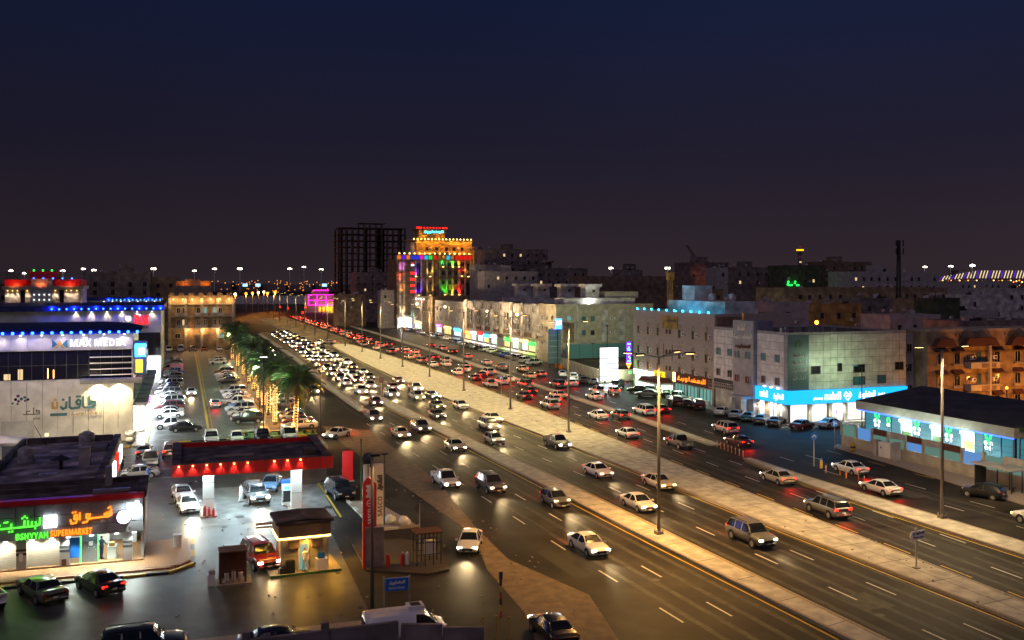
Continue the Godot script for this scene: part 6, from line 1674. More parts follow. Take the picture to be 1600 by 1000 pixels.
func terrace() -> void:
	# the beige block facing the view, then the long terrace running away from it
	var o := block("beige_block", "plain beige block facing the view with green-lit windows", 256, 101.2, 0, 31, 15.0, 14, M.beige_wall)
	parapet(o, 31, 15, 14, M.beige_wall, M.roof_dark, 0.5)
	for x in [15.2, 20.8]:
		var b := MB.new(); b.box(Vector3(x, 8.8, 0.06), Vector3(1.9, 8.4, 0.12)); b.cyl(Vector3(x, 13.0, 0), Vector3(x, 13.0, 0.12), 0.95, 0.95, 14)
		put("white_band", b.done(), M.white_wall, o)
	windows(o, "front", [8.6, 11.4, 26.0, 29.0], [3.4, 7.2, 11.2], 1.2, 1.5, M.dark_wall, 0.3, [M.teal_glass])
	for n in o.find_children("window*", "", false): n.position.z = 0.02
	windows(o, "front", [15.2, 20.8], [7.2, 11.2], 1.3, 1.4, M.dark_wall, 0.0, [M.teal_glass])
	for n in o.find_children("window*", "", false):
		if absf(n.position.x - 15.2) < 0.1 or absf(n.position.x - 20.8) < 0.1: n.position.z = 0.12
	for y in [7.2, 11.2]: air_con(o, "front", 17.2, y + 0.1); air_con(o, "front", 18.6, y + 0.1)
	slab("recess", o, M.brown_wall, 2.2, 5.6, 4.4, 10.2, 0, 0.05); slab("corner_fin", o, M.white_wall, 6.3, 6.7, 5.5, 15, 0, 0.4)
	windows(o, "front", [4.0], [3.4, 7.4, 11.4], 1.5, 1.4, M.dark_wall, 0.9, [M.teal_glass])
	for n in o.find_children("window*", "", false):
		if absf(n.position.x - 4.0) < 0.1: n.position.z = 0.06
	windows(o, "left", [3, 7, 11], [4, 8, 11.5], 1.2, 1.5, M.white_wall, 0.2)
	slab("roof_wall", o, M.white_wall, 4, 27, 15, 17.2, -12, -4); slab("roof_house", o, M.beige_wall, 18, 29, 17.2, 19, -13, -6)
	put("roof_lamp", bm(0.35, 0.35, 0.3), M.white_glow, o, Vector3(12, 16.4, -3.8)); omni(o.transform * Vector3(12, 16.4, -3.2), Color(1, 1, 0.95), 14, 0.2)
	# greenish street light from the lot side, as the photo shows it on this face
	stair_towers()
	o = block("shop_terrace", "long carved terrace of flats over brightly lit shop fronts", 350, 101.2, -PI / 2, 79.6, 14.8, 14, M.white_wall)
	parapet(o, 79.6, 14.8, 14, M.grey_wall, M.roof_dark, 0.4)
	slab("cornice", o, M.white_wall, 0, 79.6, 12.2, 14.8, 0, 0.5)
	slab("frieze", o, M.brown_wall, 0, 79.6, 4.8, 6.2, 0, 0.35)
	for k in 8:
		var x := 3.0 + k * 10.4
		slab("pylon", o, M.white_wall, x, x + 2.4, 4.8, 15.3, 0.0, 0.8)
		var tr := MB.new(); tr.prism(PackedVector2Array([Vector2(x + 0.5, 12.6), Vector2(x + 1.2, 14.6), Vector2(x + 1.9, 12.6), Vector2(x + 1.6, 12.6), Vector2(x + 1.2, 13.7), Vector2(x + 0.8, 12.6)]), 0.8, 0.9)
		put("chevron", tr.done(), M.brown_wall, o)
		for y in [7.9, 10.7]:
			for dx in [4.0, 6.4, 8.8]:
				if x + dx < 78: window(o, "front", x + dx, y, 1.1 if dx != 6.4 else 1.5, 2.3, M.white_wall, M.glass)
			if k % 2: slab("balcony", o, M.white_wall, x + 5.3, x + 7.6, y - 2.0, y - 1.2, 0.1, 1.1)
			else: air_con(o, "front", x + 5.2, y - 0.6)
		for dx in [2.7, 5.1, 7.5, 9.9]:
			if x + dx < 78.5: slab("recess", o, M.dark_wall, x + dx, x + dx + 0.5, 6.3, 12.0, 0, 0.04)
		for y in [6.9, 9.7]:
			slab("balcony", o, M.beige_wall, x + 3.4, x + 4.7, y - 0.5, y + 0.1, 0.1, 0.8)
		for j in 5: slab("bracket", o, M.beige_wall, x + 2.8 + j * 1.5, x + 3.3 + j * 1.5, 4.3, 4.8, 0, 0.5)
	var signs := ["orange_glow", "white_glow", "red_glow", "cyan_glow", "white_glow", "dark", "green_glow", "white_glow", "warm_glow", "green_glow"]
	for k in 10:
		var x0 := 1.0 + k * 7.8
		if signs[k] == "dark":
			slab("roller_shutter", o, M.galvanised, x0 + 0.3, x0 + 7.0, 0.2, 3.0, 0, 0.06); slab("shop_sign", o, M.dark_wall, x0, x0 + 7.2, 3.2, 4.3, 0, 0.3)
		else:
			shop(o, x0 + (k % 3) * 0.5, x0 + 7.0 - (k % 2) * 0.9, 2.5 + 0.25 * (k % 3), signs[k], M.white_plastic, ["shop_warm", "shop_bright", "shop_cool"][k % 3], 0.0, [Color(1, 0.85, 0.6), Color(1, 1, 1), Color(1, 0.8, 0.75), Color(0.85, 0.95, 1), Color(1, 1, 1), Color(1, 1, 1), Color(0.7, 1, 0.6), Color(1, 1, 1), Color(1, 0.9, 0.6), Color(0.6, 1, 0.4)][k], 34)
	# plain grey block and the brown stone block farther on
	o = block("grey_block", "plain grey walk-up with small dark windows beyond the terrace", 400, 102.4, -PI / 2, 49.6, 13.6, 16, M.grey_wall)
	parapet(o, 49.6, 13.6, 16, M.grey_wall, M.roof_dark, 0.5)
	windows(o, "front", steps(16, 49, 8), [6.6, 10.6], 1.0, 1.7, M.grey_wall, 0.05); windows(o, "front", [4, 10], [6.6, 10.6], 1.8, 1.8, M.grey_wall, 0.05)
	shop(o, 3, 11, 3.0, "magenta_glow", M.sign_lit, "shop_bright", 0.0, Color(1, 0.8, 0.95), 40); shop(o, 16, 26, 2.8, "warm_glow", M.brown_wall, "shop_warm", 0.0, Color(1, 0.9, 0.7), 40); shop(o, 31, 41, 2.6, "cyan_glow", M.white_plastic, "shop_cool", 0.0, Color(0.95, 1, 1), 45)
	o = block("brown_block", "brown stone corner house with arched windows near the hotel", 437, 101.6, -PI / 2, 35.6, 15.0, 16, M.tan_wall)
	parapet(o, 35.6, 15, 16, M.tan_wall, M.roof_dark, 0.6)
	for x in [4.5, 12.5, 19.5, 27.0]:
		for y in [6.2, 10.8]: arched(o, "front", x, y, 1.5, 2.4, M.beige_wall, M.glass)
	for y in [4.2, 8.6, 13.4]: slab("string_course", o, M.beige_wall, 0, 35.6, y, y + 0.3, 0, 0.2)
	slab("green_strip", o, M.green_panel, 15.2, 17.2, 3, 14, 0, 0.12)
	bulbs(o, M.white_glow, Vector3(4, 14.2, 0.4), Vector3(24, 14.2, 0.4), 4, 0.25, Color(1, 0.95, 0.85), 10, 2, Vector3(0, -0.2, 0.4))
	shop(o, 4, 16, 3.0, "warm_glow", M.brown_wall, "shop_bright", 0.0, Color(1, 0.85, 0.5), 40)
	slab("shop_sign", o, M.red_glow, 17.5, 20, 13.0, 13.6, 0.15, 0.3)
	hotel()

func stair_towers() -> void:
	for q in [[323, 0], [303, 1], [281, 2], [262, 3]]:
		var o := thing("stair_tower", ["grey-capped stair tower on the terrace roof, farthest of four", "grey-capped stair tower on the terrace roof, third from beige block", "grey-capped stair tower on the terrace roof, second from beige block", "grey-capped stair tower standing on the beige block's own roof"][q[1]], "roof hut", R(q[0], 113, 14.8), YAW, "stair towers on the roofs")
		slab("wall", o, M.white_wall, 0, 4.4, 0, 5.6, -4.0, 0)
		slab("cap", o, M.white_wall, -0.6, 5.0, 5.6, 6.5, -4.6, 0.6)
		window(o, "front", 2.6, 4.4, 0.9, 0.8, M.dark_wall, M.glass)
		slab("low_wall", o, M.white_wall, -6.0, 8.0, 0, 1.6, 0.4, 0.8)

func hotel() -> void:
	var w := 38.7
	var o := block("hotel", "tall hotel front washed in coloured light with an ochre crown", 440, 94.3, 0, w, 32.4, 22, M.brown_wall)
	slab("ledge", o, M.brown_wall, -0.8, w + 0.8, 31.8, 32.4, 0, 0.9)
	# balustrade cells, each lit in its own colour
	var cols := ["orange_glow", "purple_glow", "orange_glow", "blue_cell", "blue_cell", "magenta_glow", "cyan_glow", "green_glow", "red_glow", "", "", "cyan_glow", "", "red_glow", "red_glow", "red_glow", "red_glow", "red_glow"]
	for k in 18:
		var x := 0.2 + k * w / 18
		if cols[k]: slab("lit_cell_panel", o, M["dim_" + cols[k]], x, x + w / 18 - 0.35, 32.4, 34.3, -0.3, 0.1)
		slab("baluster", o, M.brown_wall, x + w / 18 - 0.35, x + w / 18, 32.4, 34.5, -0.4, 0.4)
	slab("rail", o, M.brown_wall, 0, w, 34.3, 34.6, -0.5, 0.5)
	slab("gable", o, M.brown_wall, 17.5, 26.0, 34.6, 35.6, -0.5, 0.3)
	bulbs(o, M.warm_glow, Vector3(0, 35.2, 0.2), Vector3(w, 35.2, 0.2), 16, 0.35)
	# bays: windows, white pilasters with lights at their feet
	var bays := [10.5, 16.3, 22.5, 25.5, 28.5, 32.5, 36.5]
	for y in [17.2, 21.6, 26.0, 30.2]:
		for x in [22.3, 25.4, 28.4, 31.8, 37.2]: window(o, "front", x, y, 1.7, 2.2, M.white_wall, M.glass)
	for x in [10.3, 15.8, 34.5]:
		for y in [18.6, 27.6]: window(o, "front", x, y, 1.8, 6.4, M.white_wall, M.glass)
	for x in [9.0, 11.7, 14.4, 17.2, 20.6, 24.0, 27.0, 30.0, 33.0, 36.0]:
		slab("pilaster", o, M.white_wall, x - 0.3, x + 0.3, 14, 31.8, 0, 0.35)
	for y in [14.6, 23.4]: slab("ledge", o, M.brown_wall, 8.5, w, y, y + 0.6, 0, 0.8)
	slab("balcony", o, M.brown_wall, 19.5, 31.0, 28.0, 28.6, 0, 1.6)
	var li := 0
	for q in [[10.3, 15.6, 0.45, 0.12, 1.0], [15.8, 15.6, 1, 0.7, 0.2], [22, 29.0, 0.2, 1, 0.25], [26.8, 29.0, 0.3, 1, 0.2], [29.8, 29.0, 1, 0.45, 0.05], [23, 15.8, 0.3, 1, 0.2], [26.4, 15.8, 0.8, 0.9, 0.15], [30, 15.8, 1, 0.08, 0.05], [15.8, 24.4, 1, 0.75, 0.25], [34.5, 24.4, 1, 0.7, 0.25], [31.2, 24.6, 1, 0.1, 0.05], [9.0, 24.4, 0.5, 0.2, 1.0]]:
		put("uplight_lamp", bm(0.8, 0.25, 0.4), M.warm_glow, o, Vector3(q[0], q[1], 1.0))
		spot(o.transform * Vector3(q[0], q[1] + 0.3, 1.1), o.basis * Vector3(0, 1, -0.28), Color(q[2], q[3], q[4]), 62, 42)
	# street end: pale stacked bays in a warm wash and a red upright sign
	for x in [1.5, 3.4]: slab("pilaster", o, M.white_wall, x - 0.5, x + 0.5, 5, 31.8, 0, 0.5)
	for y in [6, 11, 16, 21, 26, 31]: slab("ledge", o, M.brown_wall, -0.5, 5.2, y, y + 0.5, 0, 1.0)
	for q in [[2.4, 6.8, 1, 0.8, 0.5], [2.4, 16.8, 1, 0.6, 0.2], [0.8, 21.8, 1, 0.3, 0.15], [2.4, 26.8, 0.8, 0.4, 0.8]]:
		spot(o.transform * Vector3(q[0], q[1], 1.4), o.basis * Vector3(0, 1, -0.3), Color(q[2], q[3], q[4]), 50, 45)
	slab("upright_sign", o, M.dark_wall, 6.0, 8.4, 6, 31.6, 0.05, 1.4)
	for k in 4: slab("neon_bar_sign", o, M.red_glow, 6.2, 8.2, 16.8 + k * 2.9, 17.7 + k * 2.9, 1.4, 1.5)
	slab("neon_bar_sign", o, M.white_glow, 6.6, 7.8, 29.4, 30.0, 1.4, 1.5); slab("neon_bar_sign", o, M.red_glow, 7.0, 7.4, 30.0, 30.8, 1.4, 1.5)
	# the ground-floor front on the street
	for k in 7: slab("lit_fin_light", o, M.white_glow, 1.0 + k * 0.9, 1.4 + k * 0.9, 0.6, 5.0, 0.05, 0.12)
	slab("blue_window_light", o, M.blue_glow, 8.6, 12.0, 0.4, 1.0, 0.1, 0.3); slab("blue_shop_window", o, M.sign_blue, 8.6, 12.0, 1.2, 4.0, 0, 0.1)
	omni(o.transform * Vector3(10, 1.5, 2.0), Color(0.15, 0.35, 1), 40, 0.3); omni(o.transform * Vector3(3, 3, 2.0), Color(1, 0.97, 0.95), 60, 0.3)
	put("corner_lamp", bm(1, 0.8, 0.6), M.teal_lamp, o, Vector3(8.6, 5.6, 1.0))
	omni(o.transform * Vector3(8.8, 6.0, 1.9), Color(0.1, 0.9, 0.7), 25, 0.3)
	# ochre crown
	slab("crown_wall", o, M.ochre_wall, 10.5, 38.0, 32.4, 41.2, -18, -5)
	slab("crown_side", o, M.grey_wall, 8.0, 10.5, 32.4, 40.8, -17, -6)
	slab("crown_coping", o, M.ochre_wall, 7.5, 38.6, 41.2, 41.9, -18.5, -4.5)
	for x in [15.6, 20.4, 25.2, 29.0, 33.0]:
		var n := put("window", frame_mesh(1.5, 1.7), M.brown_wall, o, Vector3(x, 37.6, -4.95)); put("pane", bm(1.3, 1.5, 0.04), M.glass, n, Vector3(0, 0, 0.02))
	for x in [17.4, 31.0, 36.4]: slab("ac_box", o, M.white_plastic, x - 0.5, x + 0.5, 37.8, 38.4, -5.0, -4.5)
	bulbs(o, M.warm_glow, Vector3(8.4, 42.2, -4.6), Vector3(38.2, 42.2, -4.6), 17, 0.36)
	for k in 9: spot(o.transform * Vector3(11.5 + k * 3.2, 41.6, -3.5), o.basis * Vector3(0, -1, -0.5), Color(1, 0.66, 0.24), 22, 60)
	for k in 6: spot(o.transform * Vector3(13 + k * 4.6, 33.0, -2.6), o.basis * Vector3(0, 1, -0.5), Color(1, 0.66, 0.22), 18, 62)
	slab("crown_tower", o, M.ochre_wall, 12.0, 25.0, 41.9, 46.6, -16, -7)
	slab("tower_cap", o, M.brown_wall, 11.0, 26.0, 46.6, 47.3, -17, -6.4)
	bulbs(o, M.red_glow, Vector3(11, 47.7, -6.5), Vector3(26, 47.7, -6.5), 10, 0.34)
	slab("neon_bar_sign", o, M.red_glow, 11, 13.4, 47.4, 48.0, -6.9, -6.6); slab("neon_bar_sign", o, M.red_glow, 24, 26, 47.4, 48.0, -6.9, -6.6)
	writing("neon_sign", o, WORD_LONG, M.cyan_glow, 0.16, 0.1, Transform3D(Basis(), Vector3(14.5, 45.2, -6.95)), Vector2(1.9, 1.2))
	for x in [14, 22]: spot(o.transform * Vector3(x, 42.4, -4.6), o.basis * Vector3(0, 1, -0.6), Color(1, 0.6, 0.12), 20, 62)

func school() -> void:
	# glazed hall behind a panelled street wall
	var o := block("nursery_hall", "low glazed hall with a dark sheet roof and neon flower signs", 108.0, 88.0, -PI / 2, 25.5, 4.66, 15, M.grey_wall)
	slab("roof_fascia", o, M.beige_wall, -0.6, 25.8, 4.66, 5.8, -1.0, 1.2)
	var rf := MB.new()
	rf.quad(Vector3(-0.6, 5.8, 1.2), Vector3(25.8, 5.8, 1.2), Vector3(25.8, 7.4, -10), Vector3(-0.6, 7.4, -10)); rf.quad(Vector3(-0.6, 7.4, -10), Vector3(25.8, 7.4, -10), Vector3(25.8, 5.6, -20), Vector3(-0.6, 5.6, -20))
	rf.tri(Vector3(25.8, 5.8, 1.2), Vector3(25.8, 7.4, -10), Vector3(25.8, 5.6, -20)); rf.tri(Vector3(-0.6, 5.8, 1.2), Vector3(-0.6, 5.6, -20), Vector3(-0.6, 7.4, -10))
	put("roof", rf.done(), M.roof_sheet, o)
	for k in 26: slab("roof_seam", o, M.roof_sheet, -0.5 + k * 1.02, -0.44 + k * 1.02, 5.85, 5.9, 0.4, 1.18)
	slab("blue_strip_light", o, M.blue_strip, -0.3, 25.6, 4.52, 4.64, 1.0, 1.1)
	slab("green_edge", o, M.grass_green, 25.8, 26.0, 5.4, 5.8, -19, 0.5)
	for k in 10: slab("glazing_pane", o, M.teal_lit_window, k * 2.55 + 0.06, k * 2.55 + 2.49, 0.3, 4.5, 0, 0.06)
	for k in 11: slab("mullion", o, M.dark_metal, k * 2.55 - 0.06, k * 2.55 + 0.06, 0.3, 4.5, 0.06, 0.16)
	# printed banners lit from above between the glass
	var i := 0
	for x in [7.0, 12.4, 17.2]:
		slab("banner", o, M.sign_white, x, x + 1.9, 1.4, 4.4, 0.1, 0.2)
		slab("banner_print", o, [M.leaf, M.leaf, M.orange_plastic][i], x + 0.1, x + 1.8, 2.2, 2.8 + 0.2 * i, 0.2, 0.21)
		put("flood_lamp", bm(0.7, 0.3, 0.3), M.white_glow, o, Vector3(x + 0.95, 4.2, 0.9))
		spot(o.transform * Vector3(x + 0.95, 4.1, 1.1), o.basis * Vector3(0, -1, -0.7), Color(0.95, 1, 0.85), 18, 62)
		omni(o.transform * Vector3(x + 0.95, 3.4, 2.3), Color(0.9, 1, 0.95), 9, 0.2)
		i += 1
	# neon flowers: a green ring on a stem over four white petals
	i = 0
	for x in [3.3, 10.6, 15.9, 21.9]:
		var fl := thing("neon_flower", ["neon flower nearest the side street, green ring over white petals", "neon flower left of the second lit banner", "neon flower half hidden by the tall lamp post", "neon flower farthest along, right of the orange banner"][i], "neon sign", o.transform * Vector3(x, 1.9, 0.9), YAW - PI / 2, "neon flowers on the hall")
		var g := MB.new()
		for k in 10:
			var a := TAU * k / 10; g.ball(Vector3(cos(a) * 0.36, 2.5 + sin(a) * 0.44, 0), Vector3(0.14, 0.14, 0.1), 6, 4)
		g.box(Vector3(0, 1.75, 0), Vector3(0.08, 0.5, 0.06))
		put("neon_ring", g.done(), M.green_glow, fl)
		for q in [[-0.4, 1.62], [0.4, 1.62], [-0.3, 1.08], [0.3, 1.08]]:
			var p := MB.new(); p.ball(Vector3.ZERO, Vector3(0.27, 0.25, 0.08), 8, 5)
			put("neon_petal", p.done(), M.sign_lit, fl, Vector3(q[0], q[1], 0))
		slab("stand", fl, M.dark_metal, -0.03, 0.03, -1.3, 2.0, -0.16, -0.1)
		omni(o.transform * Vector3(x, 2.2, 1.6), Color(0.75, 0.95, 1), 7, 0.3)
		i += 1
	var sn := thing("neon_flower", "small single green neon flower on a stick by the first", "neon sign", o.transform * Vector3(5.6, 1.0, 1.0), YAW - PI / 2)
	var g2 := MB.new()
	for k in 8:
		var a := TAU * k / 8; g2.ball(Vector3(cos(a) * 0.25, 2.9 + sin(a) * 0.36, 0), Vector3(0.09, 0.09, 0.08), 6, 4)
	put("neon_ring", g2.done(), M.green_glow, sn); slab("neon_bow", sn, M.white_glow, -0.2, 0.2, 2.2, 2.45, -0.04, 0.04); slab("stand", sn, M.dark_metal, -0.02, 0.02, -1.0, 2.6, -0.08, -0.05)
	for k in 4: area(o.transform * Vector3(4 + k * 6.2, 3.2, 0.7), o.basis.z + Vector3(0, -0.3, 0), 4, 1.6, Color(0.55, 0.85, 1.0), 12)
	# glass return at its near end
	for k in 5: slab("glazing_pane", o, M.teal_lit_window, 25.5, 25.58, 0.3, 4.5, -3.0 * k - 2.9, -3.0 * k - 0.1)
	slab("corner_post", o, M.dark_metal, 25.4, 25.7, 0, 5.6, 0.7, 1.0)
	# the street wall: plinth, piers, panels, print boards
	var wl := thing("street_wall", "buff street wall with piers and translucent panels before the hall", "wall", R(107.2, 83.4), YAW - PI / 2)
	slab("plinth", wl, M.beige_wall, 0, 48, 0, 1.5, -0.22, 0)
	for k in 17:
		slab("pier", wl, M.beige_wall, k * 3.0 - 0.2, k * 3.0 + 0.2, 1.5, 3.2, -0.27, 0.05)
		if k < 16:
			slab("panel_window", wl, M.screen_lit if k % 3 != 1 else M.screen_blue, k * 3.0 + 0.22, k * 3.0 + 2.78, 1.52, 2.95, -0.12, -0.06)
			if k in [2, 3, 4, 5, 6, 9]:
				slab("print_board", wl, M.grey_wall if k % 2 else M.rust, k * 3.0 + 0.25, k * 3.0 + 2.75, 2.5, 3.3, -0.05, 0.0)
	for k in 5: slab("fence_post", wl, M.galvanised, k * 6.0 + 1.0, k * 6.0 + 1.08, 3.2, 4.4, -0.16, -0.08)
	slab("wire", wl, M.dark_metal, 0, 30, 4.3, 4.33, -0.14, -0.11); slab("wire", wl, M.dark_metal, 0, 30, 3.7, 3.73, -0.14, -0.11)
	var el := thing("electric_cabinet", "white electric cabinet between two grey posts at the wall", "cabinet", R(98.8, 82.4), YAW - PI / 2)
	slab("body", el, M.white_plastic, 0, 2.0, 0.1, 2.0, -0.8, 0); slab("base", el, M.kerb, -0.05, 2.05, 0, 0.1, -0.85, 0.05); slab("door", el, M.white_plastic, 1.02, 1.95, 0.2, 1.9, 0, 0.03); slab("door", el, M.white_plastic, 0.05, 0.98, 0.2, 1.9, 0, 0.03)
	slab("warning_plate", el, M.rust, 0.4, 0.6, 1.2, 1.45, 0.03, 0.04)
	for q in [[-0.9, 2.1], [2.6, 2.3]]: slab("guard_post", el, M.grey_wall, q[0], q[0] + 0.6, 0, q[1], -0.7, 0.1)
	var hy := thing("striped_bollard", "short yellow and black striped post with a rounded cap", "bollard", R(102.6, 81.6), YAW)
	for k in 4: slab("band", hy, M.yellow_paint if k % 2 else M.black_paint, -0.22, 0.22, k * 0.28, k * 0.28 + 0.28, -0.22, 0.22)
	var cp := MB.new(); cp.group(0); cp.ball(Vector3(0, 1.15, 0), Vector3(0.22, 0.2, 0.22), 8, 5)
	put("cap", cp.done(), M.yellow_paint, hy)
	# bus shelter
	var bs := thing("bus_shelter", "dark framed bus shelter with a flat roof against the wall", "bus shelter", R(81.4, 80.6), YAW - PI / 2)
	for x in [0.0, 1.6, 3.2, 4.8]: slab("post", bs, M.dark_metal, x - 0.05, x + 0.05, 0.15, 2.5, -1.4, -1.3)
	for x in [0.0, 4.8]: slab("post", bs, M.dark_metal, x - 0.05, x + 0.05, 0.15, 2.5, 0.0, 0.1)
	slab("roof", bs, M.grey_wall, -0.3, 5.1, 2.5, 2.65, -1.6, 0.5); slab("bench", bs, M.dark_metal, 0.6, 4.2, 0.55, 0.62, -1.2, -0.8)
	for x in [0.9, 3.9]: slab("bench_leg", bs, M.dark_metal, x, x + 0.08, 0.15, 0.55, -1.1, -0.9)
	slab("side_frame", bs, M.dark_metal, -0.02, 0.02, 0.4, 2.3, -1.3, 0.0)

var far_blocks := [
	["grey block of flats before the unfinished tower", 523.4, 89.1, 26.7, 26.5, 14, "dark_wall", 3, 1],
	["low brown house left of the grey block", 472.3, 71.6, 14.2, 15.1, 12, "brown_wall", 2, 0],
	["pale flat-fronted house below the grey block", 445.6, 87.9, 9.5, 17.2, 8, "grey_wall", 2, 0],
	["ochre-lit slab house just right of the hotel", 436.2, 130.8, 5.4, 36.9, 10, "ochre_wall", 2, 0],
	["dark unfinished block with big openings, beside the ochre slab", 420.3, 130.9, 31.1, 36.4, 14, "dark_wall", 3, 1],
	["pale stepped house behind the terrace, lower one", 382.1, 119.0, 23.6, 25.7, 10, "grey_wall", 2, 1],
	["plain grey house right behind the hotel's foot", 402.5, 121.0, 14.2, 28.7, 8, "grey_wall", 2, 0],
	["wide dark house with a rimmed water tower", 393.8, 146.4, 24.3, 27.3, 14, "dark_wall", 2, 0],
	["long low brown roofscape right of the water tower", 349.7, 151.6, 48.1, 23.5, 20, "brown_wall", 0, 0],
	["small pale hut on the long low roofscape", 359.0, 170.8, 9.6, 26.2, 8, "dark_wall", 1, 1],
	["dark corner block with an amber-lit flank", 372.0, 210.0, 19.3, 29.8, 14, "dark_wall", 3, 1],
	["whitish house with three dark windows, right of corner block", 350.5, 211.1, 9.5, 27.1, 10, "grey_wall", 2, 0],
	["grey house beneath the telecom mast", 344.6, 215.9, 16.3, 27.3, 12, "dark_wall", 2, 1],
	["dark olive house carrying green neon letters", 328.6, 228.6, 19.3, 27.9, 12, "green_dark", 2, 0],
	["long brown block with two roof huts on the skyline", 361.6, 271.1, 26.8, 30.3, 14, "brown_wall", 3, 1],
	["pale wide house with dark upper storeys", 307.5, 243.8, 41.8, 25.2, 14, "grey_wall", 2, 1],
	["long ochre terrace behind the clinic", 256.1, 178.0, 63.6, 19.4, 16, "tan_wall", 1, 0],
	["small two-tone house by the star-like orange lamp", 194.1, 143.1, 13.7, 16.0, 10, "ochre_wall", 1, 0],
	["pale low house right of the two-tone house", 175.9, 149.9, 14.1, 13.8, 10, "grey_wall", 1, 0],
	["dark olive stair house above the amber apartments", 193.0, 177.0, 9.1, 17.2, 6, "green_dark", 1, 0],
	["white house with two dark windows at the frame's right edge", 237.4, 232.6, 14.1, 17.2, 10, "white_wall", 2, 0],
	["second white house at the very right edge", 242.5, 248.4, 17.2, 19.1, 10, "white_wall", 2, 0],
	["flat grey building far right under the terminal", 397.2, 383.0, 35.2, 21.7, 20, "grey_wall", 2, 0],
	["wide grey house behind the stone building", 186.4, 110.0, 26.1, 16.6, 14, "grey_wall", 1, 0],
	["brown house filling the gap left of the mast", 293.6, 161.2, 17.6, 18.7, 12, "brown_wall", 1, 0],
	["low orange-roofed house above the amber apartments", 150.9, 145.5, 23.2, 13.5, 10, "dark_wall", 1, 0],
	["grey house between ochre terrace and pale house", 216.9, 175.1, 10.7, 16.8, 8, "dark_wall", 1, 0],
	["low house with parapet right of the pale house", 204.2, 190.5, 19.6, 13.5, 12, "grey_wall", 1, 0],
]

